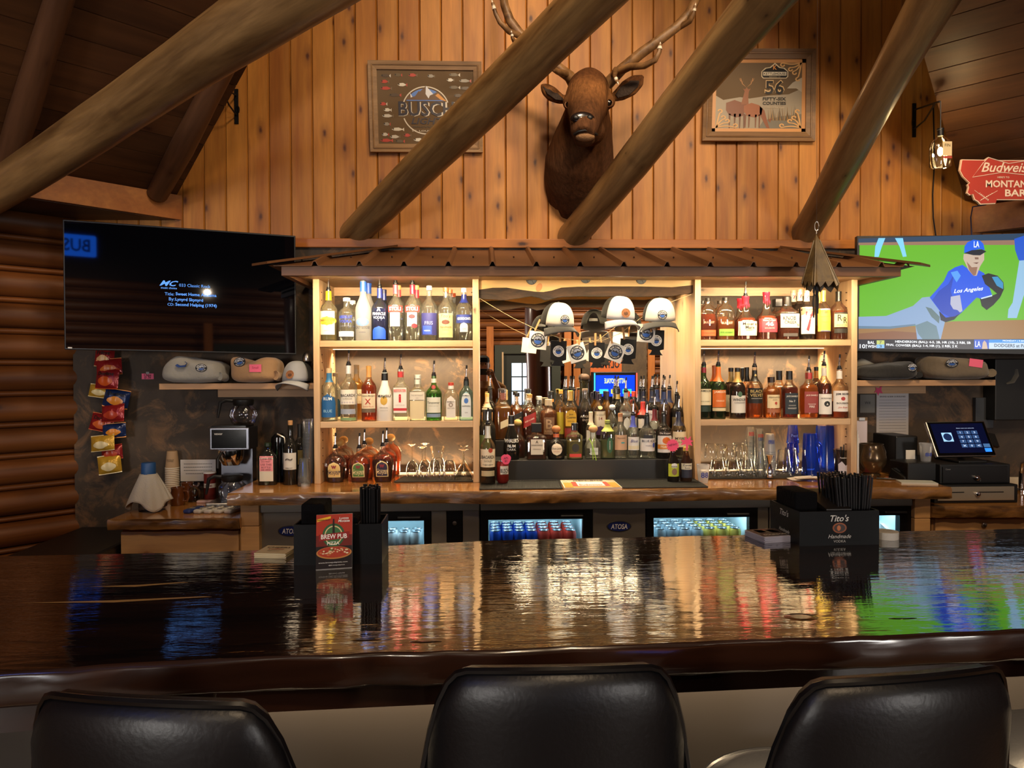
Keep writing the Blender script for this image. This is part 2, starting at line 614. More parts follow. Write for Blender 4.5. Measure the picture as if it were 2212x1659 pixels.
CL = at(380, 425, YW)
C, d, nrm, q = slope('left', CL, 'left')
fb = at(397, 475, YW).z
FX = X(397, YW)
def board45(name, x0, sx, z0, z1, th, L, material, inset=0.0):
    d = Vector((sx * 0.7071, -0.7071, 0))
    b = Vector((sx * 0.7071, 0.7071, 0))                       # away from the room's middle
    P = Vector((x0, YW, 0)) + b * inset
    a = [P, P + b * th, P + b * th + d * L, P + d * L]
    o = MB().hexa([v + Vector((0, 0, z0)) for v in a], [v + Vector((0, 0, z1)) for v in a])
    return o.build(name, material, kind='structure')
board45('trim_2', FX, -1, fb, fb + 0.145, 0.03, 4.0, PINE_H)
board45('ceiling_soffit_left', FX, -1, fb - 0.003, fb + 0.01, 0.6, 4.0, DARKB, 0.03)
CR = at(2085, 400, YW)
slope('right', (CR.x, YW, CL.z), 'right')
fr = at(2105, 503, YW).z
board45('trim_3', X(2100, YW), 1, fr, fr + 0.165, 0.03, 4.0, PINE_H)
board45('ceiling_soffit_right', X(2100, YW), 1, fr - 0.003, fr + 0.01, 0.6, 4.0, DARKB, 0.03)

# ---- the four peeled poles that rise from the back wall towards the room's peak
def pole(A, B, ra, rb, seed, label, ext=1.9, back=0.12):
    rnd = random.Random(seed)
    A, B = Vector(A), Vector(B)
    dr = (B - A)
    L = dr.length * ext + back
    A0 = A - dr.normalized() * back
    n = 26
    ph = rnd.random() * 6
    pts, rs = [], []
    for i in range(n):
        t = i / (n - 1)
        pts.append((0.008 * math.sin(4 * t * ext + ph), 0.007 * math.sin(5.3 * t * ext + ph * 2), t * L))
        rs.append((ra + (rb - ra) * t * ext) * (1 + 0.035 * math.sin(9 * t + ph) + 0.02 * math.sin(23 * t + ph) + rnd.uniform(-0.012, 0.012)))
    mb = MB().tube(pts, rs, 22)
    o = link('log_pole', mb.mesh('log_pole', POLE, True))
    o.matrix_world = Matrix.Translation(A0) @ dr.to_track_quat('Z', 'Y').to_matrix().to_4x4()
    return tag(o, label, 'log beam', 'slanting log poles under the roof')
pole(at(-40, 432, 3.75), at(628, 0, 2.55), 0.082, 0.11, 1, 'thick leftmost log pole crossing the dark ceiling above the left television', back=0.75)
pole(at(777, 492, 4.38), at(1272, 0, 2.8), 0.088, 0.103, 2, 'slanting log pole crossing the framed fish lure mirror')
pole(at(1238, 505, 4.38), at(1657, 0, 2.8), 0.085, 0.098, 3, 'slanting log pole crossing below the elk head')
pole(at(1738, 500, 4.38), at(2020, 0, 2.8), 0.08, 0.092, 4, 'rightmost slanting log pole, its side lit green')

# ================================================================== BACK BAR
LACQ = wood('lacquered_pine_top', '#a86b30', '#cf9450', axis=0, grain=5, knots=0.07, rough=0.2, coat=0.8, spread=0.1, kscale=2.2)
BARK = wood('bark_edge', '#3a200e', '#a4733c', axis=0, grain=13, rough=0.38, coat=0.25, bump=1.0, spread=0.1, stretch=0.3)
def slab(name, x0, x1, yf, yb, z, th, label, amp=0.018, seed=1, mtop=None, medge=None, skew=0.0):
    """live-edge slab: flat top, wavy front, bark-covered front edge"""
    rnd = random.Random(seed)
    ph = [rnd.random() * 6 for _ in range(3)]
    n = max(12, int((x1 - x0) / 0.04))
    def wav(x):
        return amp * (math.sin(x * 3.1 + ph[0]) + 0.6 * math.sin(x * 7.7 + ph[1]) + 0.3 * math.sin(x * 17 + ph[2])) + skew * (x - x0)
    xs = [x0 + (x1 - x0) * i / n for i in range(n + 1)]
    mb = MB()
    vs = [(x, yf + wav(x), zz) for zz in (z, z - th) for x in xs] + [(x, yb, zz) for zz in (z, z - th) for x in xs]
    N = n + 1
    fs = []
    for i in range(n):
        fs += [(i, i + 1, 2 * N + i + 1, 2 * N + i), (N + i + 1, N + i, 3 * N + i, 3 * N + i + 1), (2 * N + i, 2 * N + i + 1, 3 * N + i + 1, 3 * N + i)]
    fs += [(0, 2 * N, 3 * N, N), (n, N + n, 3 * N + n, 2 * N + n)]
    fs += [(i + 1, i, N + i, N + i + 1) for i in range(n)]
    o = mb.add(vs, fs).build(name, mtop or LACQ)
    eb = MB()
    prof = [(0.0, 0.002), (-0.008, -0.002), (-0.014, -0.18 * th), (-0.016, -0.6 * th), (-0.012, -0.94 * th), (0.01, -th)]
    m = len(prof)
    vs, fs = [], []
    for i, x in enumerate(xs):
        for j, (dy, dz) in enumerate(prof):
            k = 0 if j in (0, m - 1) else 0.006
            vs.append((x, yf + wav(x) + dy + rnd.uniform(-k, k), z + dz + (rnd.uniform(-k, k) * 0.6)))
    for i in range(n):
        fs += [(i * m + j, (i + 1) * m + j, (i + 1) * m + j + 1, i * m + j + 1)[::-1] for j in range(m - 1)]
    fs += [tuple(range(m)), tuple(n * m + j for j in range(m - 1, -1, -1))]
    eb.add(vs, fs).build('bark_edge', medge or BARK, o, True, angle=60)
    return tag(o, label, 'counter')
slab('live_edge_counter', X(489, YC), X(2050, YC), YC, YP, ZC, 0.062, 'long lacquered live edge counter slab under the bottle shelves', 0.012, 5)
slab('live_edge_counter', X(229, 3.69), X(514, 3.69), 3.69, YP, 0.828, 0.052, 'lower live edge counter slab under the coffee cups at left', 0.010, 8)
slab('live_edge_counter', X(2012, 3.72), 3.5, 3.72, YP, 0.845, 0.06, 'lower live edge counter slab under the cash drawers at right', 0.010, 9)

PINEC = wood('pine_cabinet', '#c08a52', '#dcae76', axis=0, grain=4, knots=0.075, knot_col='#6a3514', rough=0.5, spread=0.08, kscale=2.6)
t = thing('base_cabinet', 'pale pine base cabinet with knots under the left coffee counter', 'cabinet', (X(385, 3.74), 3.74, 0), world=True)
xa, xb = X(256, 3.74), X(514, 3.74)
MB().box(xa, 3.76, 0, xb, YP, 0.774).build('body', PINEC, t)
MB().box(xa, 3.74, 0.05, xb - 0.005, 3.76, 0.755).build('front_panel', PINEC, t, bevel=0.003)
t = thing('base_cabinet', 'pale pine base cabinet with drawer under the cash drawers', 'cabinet', (X(2110, 3.76), 3.76, 0), world=True)
xa, xb = X(2014, 3.78), 3.45
MB().box(xa, 3.78, 0, xb, YP, 0.783).build('body', PINEC, t)
df = MB().box(xa + 0.01, 3.76, 0.62, xb, 3.78, 0.775).build('drawer_front', PINEC, t, bevel=0.003)
kp = at(2125, 1133, 3.75)
MB().lathe([(0.004, 0), (0.004, 0.012), (0.013, 0.014), (0.013, 0.02), (0.006, 0.024)], 12).xf(Matrix.Translation((kp.x, 3.76, kp.z)) @ Matrix.Rotation(PI / 2, 4, 'X')).build('lock', STEEL, df, True)
for px0, px1, lab in ((516, 556, 'square pine post under the left end of the long counter'), (1978, 2012, 'square pine post under the right end of the long counter')):
    t = thing('counter_post', lab, 'post', (X(px0, 3.72), 3.72, 0), world=True)
    MB().box(X(px0, 3.72), 3.72, 0, X(px1, 3.72), 3.86, 0.78).build('post_base', PINEC, t, bevel=0.003)
    MB().box(X(px0, 3.72), 3.72, 0.782, X(px1, 3.72), 3.86, 0.896).build('post_top', PINEC, t, bevel=0.003)
MB().box(-2.33, 3.45, 0.0, X(250, 3.74), 4.2, 0.69).build('storage_bin', mat('#0b0b0d', 0.35), bevel=0.02, label='low black storage bin between log wall and pine cabinet', cat='bin')

# ---- bottle shelves either side of the mirror
def shelf_unit(x0, x1, label):
    t = thing('shelf_unit', label, 'shelf', ((x0 + x1) / 2, YF, ZC), world=True)
    th = 0.034
    for a, b in ((x0, x0 + th), (x1 - th, x1)):
        MB().box(a, YF, ZC, b, YP, ZTOP).build('side_panel', SIDE, t, bevel=0.002)
    for z in (ZS1, ZS2):
        MB().box(x0 + th, YF + 0.004, z - 0.034, x1 - th, YP, z).build('shelf', SHELF, t, bevel=0.002)
    MB().box(x0 + th, YP - 0.02, ZTOP - 0.05, x1 - th, YP, ZTOP).build('back_rail', SHELF, t)
    for a, b in ((x0 + th, x0 + th + 0.004), (x1 - th - 0.004, x1 - th)):       # rows of shelf-pin holes
        for y in (YF + 0.05, YP - 0.07):
            h = MB()
            for k in range(24):
                z = 1.02 + 0.043 * k
                if abs(z - ZS1 + 0.015) > 0.03 and abs(z - ZS2 + 0.015) > 0.03:
                    h.box(a - 0.0035, y, z, b - 0.0005 if a < x0 + 0.1 else b + 0.0005, y + 0.005, z + 0.005)
            if a > x0 + 0.1 or True:
                h.build('pin_holes', mat('#3a2412', 0.9), t, kind='stuff')
    return t
LU0, LU1 = -0.938, -0.036
RU0, RU1 = 1.163, 2.083
shelf_unit(LU0, LU1, 'pine bottle shelf unit left of the bar mirror')
shelf_unit(RU0, RU1, 'pine bottle shelf unit right of the bar mirror')

gm = NT('mirror_glass')
gm.set(Base_Color=(0.80, 0.80, 0.78, 1), Metallic=1.0, Roughness=0.0)
MB().box(LU1, YP - 0.012, ZC, RU0, YP - 0.002, ZTOP).build('bar_mirror', gm.m, label='wall mirror behind the bottles between the shelf units', cat='mirror')

# ---- live edge header board in front of the mirror
hx = lambda cx: X(1020 + cx / 4.424, 4.0)
hz = lambda cy: ZZ(1270, 580 + cy / 4.424, 4.0)
low = [(52, 210), (200, 191), (330, 190), (480, 212), (600, 228), (680, 232), (760, 218), (850, 190), (1000, 181), (1300, 178), (1600, 178), (1900, 185), (2125, 165)]
brk = [(52, 285), (180, 292), (300, 302), (430, 285), (560, 262), (640, 276), (700, 302), (760, 290), (850, 270), (1000, 262), (1300, 265), (1600, 268), (1900, 264), (2125, 232)]
t = thing('header_board', 'pale live edge header board with bark above the bar mirror', 'board', (0.56, 4.0, hz(180)), world=True)
top = [(LU1 + 0.001, ZTOP), (RU0 - 0.001, ZTOP)]
hb = wood('header_pine', '#d0a35c', '#e6c487', axis=0, grain=5, rough=0.5, spread=0.05)
MB().prism([(LU1 + 0.001, ZTOP), *[(min(max(hx(a), LU1 + 0.001), RU0 - 0.001), hz(b)) for a, b in low], (RU0 - 0.001, ZTOP)], 3.99, 4.025).build('board', hb, t)
pts = [(min(max(hx(a), LU1 + 0.001), RU0 - 0.001), hz(b - 4)) for a, b in low]
MB().prism(pts + [(min(max(hx(a), LU1 + 0.001), RU0 - 0.001), hz(b)) for a, b in reversed(brk)], 3.984, 4.022).build('bark', wood('dark_header_bark', '#20130a', '#5a3e24', axis=0, grain=14, rough=.8, bump=1.0, stretch=.3), t)
MB().lathe([(0.001, 0), (0.0165, 0.001), (0.0165, 0.004), (0.001, 0.0045)], 18, dy=1.5).xf(Matrix.Translation((hx(640), 3.992, hz(183))) @ Matrix.Rotation(R(25), 4, 'Y') @ Matrix.Rotation(PI / 2, 4, 'X')).build('branch_knot', mat('#b5722e', 0.5), t, True)
DISC = mat('#6d706f', 0.6, name='grey_cast_disc')
for i, (px, py) in enumerate(((1148, 603), (1265, 600), (1385, 602))):
    c = at(px, py, 3.985)
    k = thing('cast_disc', ('leftmost', 'middle', 'rightmost')[i] + ' of three grey segmented discs on the header board', 'disc', c, group='grey discs on the header board')
    A = Matrix.Rotation(PI / 2, 4, 'X')
    MB().lathe([(0.030, -0.004), (0.031, 0.002), (0.028, 0.006), (0.022, 0.004), (0.0215, 0.006), (0.011, 0.006), (0.009, 0.009), (0.001, 0.010)], 24).xf(A).build('disc_face', DISC, k, True)
    for j in range(4):
        MB().box(0.012, -0.0015, 0.005, 0.029, 0.0015, 0.0075).xf(A @ Matrix.Rotation(j * PI / 2 + 0.4, 4, 'Z')).build('rib', mat('#3c3e3e', 0.6), k)

# ---- metal roof over the back bar
ROOF = mat('#6e4a2e', 0.42, 0.2, name='brown_metal_roof', bump=0.05, bscale=9)
RX0, RX1, RY, RZ0 = X(613, 3.66), X(1938, 3.66), 3.66, ZZ(1240, 598, 3.66)
t = thing('bar_roof', 'brown ribbed metal roof projecting over the back bar', 'roof', ((RX0 + RX1) / 2, RY, RZ0), world=True)
ZR = ZZ(1240, 576, 3.63)
HX0, HX1 = X(845, 4.34), X(1695, 4.34)
ZB = ZZ(1240, 541, 4.34)
# ribs stay parallel: sheets cut from straight sheet metal between the hips
pitch = (RX1 - RX0) / 14.2
def clipx(x):                                      # slope height where a line straight up the roof meets the hip
    l = (x - (RX0 - 0.03)) / (HX0 - RX0 + 0.03)
    r_ = ((RX1 + 0.03) - x) / (RX1 + 0.03 - HX1)
    return max(0.0, min(1.0, l, r_))
def slope_pt(x, v):
    return Vector((x, 3.60 + 0.735 * v, ZR + (ZB - ZR) * v))
x = RX0 - 0.03
k = 0
mrib = 0.020
while x < RX1 + 0.03 - 1e-4:
    x1 = min(x + pitch, RX1 + 0.03)
    xm = x1 - mrib
    sh = MB()
    a, b = clipx(x), clipx(x1)
    up_ = Vector((0, -0.25, 0.97)) * 0.022
    xs = [x, (x + xm) / 2, xm - mrib * 0.9, xm - mrib * 0.35, xm + mrib * 0.35, min(x1, xm + mrib * 0.9)]
    hs = [0, 0, 0, 1, 1, 0]
    vs = []
    for xx, hh in zip(xs, hs):
        vs += [slope_pt(xx, 0) + up_ * hh, slope_pt(xx, max(clipx(xx), 0.002)) + up_ * hh]
    sh.add(vs, [(2 * i, 2 * i + 2, 2 * i + 3, 2 * i + 1) for i in range(5)])
    # thickness at the eave
    o = sh.build('roof_sheet', ROOF, t)
    sm = o.modifiers.new('thick', 'SOLIDIFY')
    sm.thickness = 0.004
    sc_ = slope_pt((x + xm) / 2, min(0.45, clipx((x + xm) / 2)))
    MB().ball(sc_ + Vector((0, -0.002, 0.005)), 0.005, 8, 5).build('screw', mat('#3a2a1c', 0.5, 0.5), o)
    x = x1 - mrib * 0.1 if x1 < RX1 else RX1 + 1
    k += 1
for hx0, hx1, s in ((RX0 - 0.085, HX0, -1), (RX1 + 0.085, HX1, 1)):
    A_, B_ = Vector((hx0, 3.56, ZR - 0.004)), Vector((hx1, 4.335, ZB + 0.012))
    w_ = Vector((0.05, 0.04 * s, 0))
    MB().hexa([A_ - w_, A_ + w_, B_ + w_, B_ - w_], [v + Vector((0, 0, 0.012)) for v in (A_ - w_, A_ + w_, B_ + w_, B_ - w_)]).build('hip_cap', ROOF, t)
    E0, E1 = Vector((hx0 + s * -0.03, 3.6, ZR)), Vector((hx1, 4.335, ZB))
    MB().add([E0, E1, (hx0 + s * -0.03, 4.335, ZR)], [(0, 1, 2)]).build('end_slope', ROOF, t)
MB().box(RX0, RY - 0.03, RZ0, RX1, RY, ZR + 0.003).build('fascia', ROOF, t, bevel=0.002)
SOF = mat('#d9b27a', 0.6, name='soffit_ply')
MB().box(RX0, RY, ZTOP, RX1, YP, ZTOP + 0.012).build('soffit', SHELF, t)
for a in (RX0, RX1 - 0.03):
    MB().box(a, RY, RZ0, a + 0.03, YP, ZR).build('side_fascia', ROOF, t)

# ---- LED strips: one over each shelf bay, one along the back of each counter bay
LEDM = mat('#ffd9a0', 0.5, emit=2.6, name='warm_led')
def led(x0, x1, y, z, lab, e, down=True, tilt=0.0, vis=True, spread=100):
    if vis:
        MB().box(x0, y - 0.006, z - 0.004, x1, y + 0.006, z).build('led_strip', LEDM, label=lab, cat='light strip', group='warm LED strips of the back bar')
    l = lamp('led_light', 'AREA', ((x0 + x1) / 2, y, z - 0.008 if down else z + 0.012), e, (1.0, 0.76, 0.46), None, abs(x1 - x0) * 0.96, 0.02)
    l.data.spread = R(spread)
    l.rotation_euler = (tilt if down else PI + tilt, 0, 0)
led(LU0 + 0.04, LU1 - 0.04, 3.70, ZTOP - 0.001, 'LED strip under the roof edge over the left shelf unit', 9, tilt=R(60))
led(RU0 + 0.04, RU1 - 0.04, 3.70, ZTOP - 0.001, 'LED strip under the roof edge over the right shelf unit', 9, tilt=R(60))
led(LU1 + 0.05, RU0 - 0.05, 3.70, ZTOP - 0.001, 'LED strip under the roof edge over the bar mirror', 5, tilt=R(48))
led(LU1 + 0.05, RU0 - 0.05, 4.18, ZTOP - 0.001, 'LED strip under the roof between header board and mirror', 15, tilt=R(0), spread=140)
led(LU0 + 0.04, LU1 - 0.04, YP - 0.09, ZS1 - 0.036, 'LED strip under the upper left shelf', 7, tilt=R(8), spread=125)
led(RU0 + 0.04, RU1 - 0.04, YP - 0.09, ZS1 - 0.036, 'LED strip under the upper right shelf', 7, tilt=R(8), spread=125)
led(LU0 + 0.04, LU1 - 0.04, YP - 0.03, ZC + 0.006, 'LED strip along the counter behind the wine glasses', 6, down=False, tilt=R(25), spread=140)
led(RU0 + 0.04, RU1 - 0.04, YP - 0.03, ZC + 0.006, 'LED strip along the counter behind the clear tumblers', 6, down=False, tilt=R(25), spread=140)
led(X(640, 3.72), X(668, 3.72), 3.72, ZTOP - 0.001, 'short bright LED strip in the roof corner by the left television', 1.0)

# ================================================================== FRONT BAR
def bar_material():
    g = NT('dark_epoxy_bar_top')
    tc = g.n('TexCoord')
    mp = g.n('Mapping', {'Vector': tc.outputs['Object'], 'Scale': (0.35, 3.0, 1.0)})
    n1 = g.n('TexNoise', {'Vector': mp.outputs[0], 'Scale': 4.0, 'Detail': 7.0, 'Roughness': 0.65, 'Distortion': 0.4})
    c = g.ramp(n1.outputs['Fac'], [(0.35, '#120b08'), (0.62, '#2a190f'), (0.75, '#46301c')])
    mb = g.n('Mapping', {'Vector': tc.outputs['Object'], 'Scale': (1.0, 4.5, 1.0)})
    n2 = g.n('TexNoise', {'Vector': mb.outputs[0], 'Scale': 7.0, 'Detail': 4.0, 'Roughness': 0.55, 'Distortion': 0.3})
    n3 = g.n('TexNoise', {'Vector': mb.outputs[0], 'Scale': 26.0, 'Detail': 3.0})
    h = g.mix(0.12, n2.outputs['Fac'], n3.outputs['Fac'])
    g.set(Base_Color=c, Roughness=0.07, Coat_Weight=1.0, Coat_Roughness=0.03, Coat_IOR=1.65, IOR=1.7)
    nd = g.n('Bump', {'Height': h, 'Strength': 0.05, 'Distance': 0.02})
    g.t.links.new(nd.outputs[0], g.b.inputs['Normal'])
    g.t.links.new(nd.outputs[0], g.b.inputs['Coat Normal'])
    return g.m
BARM = bar_material()
BARE = wood('dark_bar_edge', '#1c0f09', '#3a2014', axis=0, grain=8, rough=0.2, coat=0.4, spread=0.05, bump=0.3)
ZBAR = 1.07
def ipol(tab, x):
    for (a, b), (c, d) in zip(tab, tab[1:]):
        if x <= c:
            break
    return b + (d - b) * (x - a) / (c - a)
FR = [(p.x, p.y) for p in (atz(px, py, ZBAR) for px, py in ((0, 1452), (220, 1436), (500, 1421), (800, 1410), (1100, 1402), (1500, 1386), (1840, 1374), (2212, 1358)))]
BK = [(p.x, p.y) for p in (atz(px, py, ZBAR) for px, py in ((180, 1198), (430, 1193), (820, 1180), (1106, 1166), (1650, 1155), (2212, 1142)))]
t = thing('front_bar', 'dark glossy epoxy topped bar in front of the stools', 'bar', (0.3, 1.6, 0), world=True)
n = 150
xs = [-3.2 + 6.8 * i / n for i in range(n + 1)]
rb = random.Random(3)
jf = [rb.uniform(-0.003, 0.003) for _ in xs]
vs = [(x, ipol(FR, x) + jf[i], ZBAR) for i, x in enumerate(xs)] + [(x, ipol(BK, x) + jf[-i], ZBAR) for i, x in enumerate(xs)]
vs += [(x, y, ZBAR - 0.062) for x, y, z in vs]
N = n + 1
fs = []
for i in range(n):
    fs += [(i, i + 1, N + i + 1, N + i), (2 * N + i + 1, 2 * N + i, 3 * N + i, 3 * N + i + 1), (N + i, N + i + 1, 3 * N + i + 1, 3 * N + i)]
MB().add(vs, fs).build('top_slab', BARM, t)
ev, ef = [], []
prof = [(0.0, 0.0), (-0.004, -0.003), (-0.006, -0.01), (-0.009, -0.03), (-0.006, -0.055), (0.0, -0.062), (0.05, -0.062)]
m = len(prof)
for i, x in enumerate(xs):
    for j, (dy, dz) in enumerate(prof):
        k = 0.0025 if 1 <= j < m - 2 else 0
        ev.append((x, ipol(FR, x) + jf[i] + dy + rb.uniform(-k, k), ZBAR + dz + rb.uniform(-k, k) * 0.5))
for i in range(n):
    ef += [(i * m + j + 1, (i + 1) * m + j + 1, (i + 1) * m + j, i * m + j) for j in range(m - 1)]
MB().add(ev, ef).build('front_edge', BARE, t, True, angle=70)
def along(y_off0, y_off1, z0, z1, xa, xb):
    return MB().hexa([(xa, ipol(FR, xa) + y_off0, z0), (xb, ipol(FR, xb) + y_off0, z0), (xb, ipol(FR, xb) + y_off1, z0), (xa, ipol(FR, xa) + y_off1, z0)],
                     [(xa, ipol(FR, xa) + y_off0, z1), (xb, ipol(FR, xb) + y_off0, z1), (xb, ipol(FR, xb) + y_off1, z1), (xa, ipol(FR, xa) + y_off1, z1)])
for i, (xa, xb) in enumerate(((-3.2, X(455, 1.3)), (X(455, 1.3) + 0.004, 3.6))):
    along(0.035, 0.065, 0.955, 1.008, xa, xb).build('apron', BARE, t)
cuts = [-3.2, -1.9, -0.7, 0.5, X(2158, 1.75), 3.6]
for xa, xb in zip(cuts, cuts[1:]):
    along(0.27, 0.31, 0.0, 1.006, xa + 0.002, xb - 0.002).build('front_panel', CONC, t)
along(0.31, 0.62, 0.0, 1.006, -3.2, 3.6).build('body', mat('#17110d', 0.7), t)
# knots and cracks let into the slab
for px, py, w_, l_ in ((790, 1382, 0.03, 0.005), (920, 1386, 0.03, 0.004), (1730, 1333, 0.035, 0.014), (1950, 1336, 0.03, 0.003)):
    c = atz(px, py, ZBAR)
    MB().lathe([(w_, 0.0), (w_ * 0.6, 0.0009)], 12, (c.x, c.y, ZBAR + 0.0002), dy=l_ / w_ * 1.6).build('knot', mat('#0c0705', 0.15), t)
for px, py, L_ in ((255, 1296, 0.20), (300, 1263, 0.11)):       # pale sapwood streaks
    c = atz(px, py, ZBAR)
    MB().add([(c.x - L_, c.y - 0.012, ZBAR + .0004), (c.x, c.y - 0.018, ZBAR + .0004), (c.x + L_, c.y + 0.012, ZBAR + .0004), (c.x + L_ * 0.9, c.y + 0.016, ZBAR + .0004), (c.x, c.y - 0.002, ZBAR + .0004)], [(0, 1, 2, 3, 4)]).build('sap_streak', mat('#c09a62', 0.15, coat=.5), t)

for i in range(4):                                   # warm LED strip under the overhang
    xa, xb = -2.4 + 1.3 * i, -2.4 + 1.3 * (i + 1)
    y_ = ipol(FR, (xa + xb) / 2) + .13
    MB().box(xa, y_ - .006, 1.0, xb - .01, y_ + .006, 1.007).build('under_strip', mat('#ffdca8', .5, emit=1.5), t)
    lamp('under_bar_light', 'AREA', ((xa + xb) / 2, y_, .995), 11, (1.0, .74, .45), None, 1.25, .02)

# ================================================================== STOOLS
VINYL = mat('#08080b', 0.38, name='black_vinyl', bump=0.06, bscale=120, spec=0.4)
PIPE = mat('#08080a', 0.25, name='black_piping')
def stool(loc, rz, label, tall=1.125):
    t = thing('bar_stool', label, 'stool', loc, rz, 'black vinyl bar stools at the bar')
    # seat: round cushion with a welt; the back curves round its rear (towards -Y)
    MB().lathe([(0.19, 0.70), (0.205, 0.715), (0.208, 0.745), (0.20, 0.772), (0.16, 0.79), (0.05, 0.797), (0.001, 0.797)], 32, (0, 0.03, 0)).build('seat', VINYL, t, True, angle=60)
    MB().tube([(0.208 * math.cos(a), 0.03 + 0.208 * math.sin(a), 0.768) for a in [2 * PI * i / 32 for i in range(33)]], 0.005, 6).build('seat_piping', PIPE, t, True)
    Rb, half = 0.42, R(29.5)
    z0 = 0.74
    nu, nv = 28, 16
    def edge_top(u):                    # height of the top edge over the width, corners rounded down
        s = abs(2 * u - 1)
        return tall - 0.02 * s * s - (0.17 * max(0.0, (s - 0.62) / 0.38) ** 2.6)
    def shell(u, v, off):
        zt = edge_top(u)
        z = z0 + (zt - z0) * v
        wd = 0.80 + 0.20 * min(1, v * 1.6)               # narrows towards the seat
        a = (2 * u - 1) * half * wd
        lean = -0.03 * (z - z0) / 0.3
        rr = Rb + off
        return (rr * math.sin(a), 0.21 - rr * math.cos(a) + lean + 0.02, z)
    mb = MB()
    thick = lambda u, v: 0.034 * (1 - 0.72 * max(abs(2 * u - 1) ** 6, abs(2 * v - 1) ** 6))
    vo = [shell(i / nu, j / nv, thick(i / nu, j / nv)) for j in range(nv + 1) for i in range(nu + 1)]
    vi = [shell(i / nu, j / nv, -thick(i / nu, j / nv)) for j in range(nv + 1) for i in range(nu + 1)]
    W = nu + 1
    fs = []
    o_ = len(vo)
    for j in range(nv):
        for i in range(nu):
            a = j * W + i
            fs += [(a, a + 1, a + W + 1, a + W), (o_ + a + W, o_ + a + W + 1, o_ + a + 1, o_ + a)]
    rim = [j * W for j in range(nv + 1)] + [nv * W + i for i in range(1, W)] + [j * W + nu for j in range(nv - 1, -1, -1)] + [i for i in range(nu - 1, 0, -1)]
    for a, b in zip(rim, rim[1:] + rim[:1]):
        fs.append((a, b, o_ + b, o_ + a))
    bk = mb.add(vo + vi, fs).build('backrest', VINYL, t, True, angle=70)
    path = [shell(0, j / nv, 0.012) for j in range(nv + 1)] + [shell(i / nu, 1, 0.012) for i in range(nu + 1)] + [shell(1, 1 - j / nv, 0.012) for j in range(nv + 1)]
    path = [p for k, p in enumerate(path) if k == 0 or (Vector(p) - Vector(path[k - 1])).length > 1e-4]
    MB().tube(path, 0.0055, 6).build('back_piping', PIPE, bk, True)
    leg = mat('#1a1a1c', 0.35, 0.8)
    for sx in (-1, 1):
        for sy in (-1, 1):
            MB().tube([(sx * 0.13, 0.06 + sy * 0.13, 0.70), (sx * 0.2, 0.06 + sy * 0.2, 0.0)], 0.013, 10).build('leg', leg, t, True)
    MB().tube([(0.185 * math.cos(a), 0.06 + 0.185 * math.sin(a), 0.28) for a in [2 * PI * i / 28 for i in range(29)]], 0.009, 8).build('foot_ring', leg, t, True)
    MB().lathe([(0.15, 0.685), (0.15, 0.70)], 20, (0, 0.06, 0)).build('seat_plate', leg, t, True)
    return t
stool((-0.44, 1.22, 0), R(-9), 'black vinyl bar stool at left, below the pizza flyer side of the bar', 1.125)
stool((0.11, 1.30, 0), R(0), 'black vinyl bar stool in the middle, facing the bar squarely')
stool((0.60, 1.25, 0), R(8), 'black vinyl bar stool right of the middle one, turned to the left')
stool((1.27, 1.42, 0), R(25), 'black vinyl bar stool at the right edge, only its seat in view')

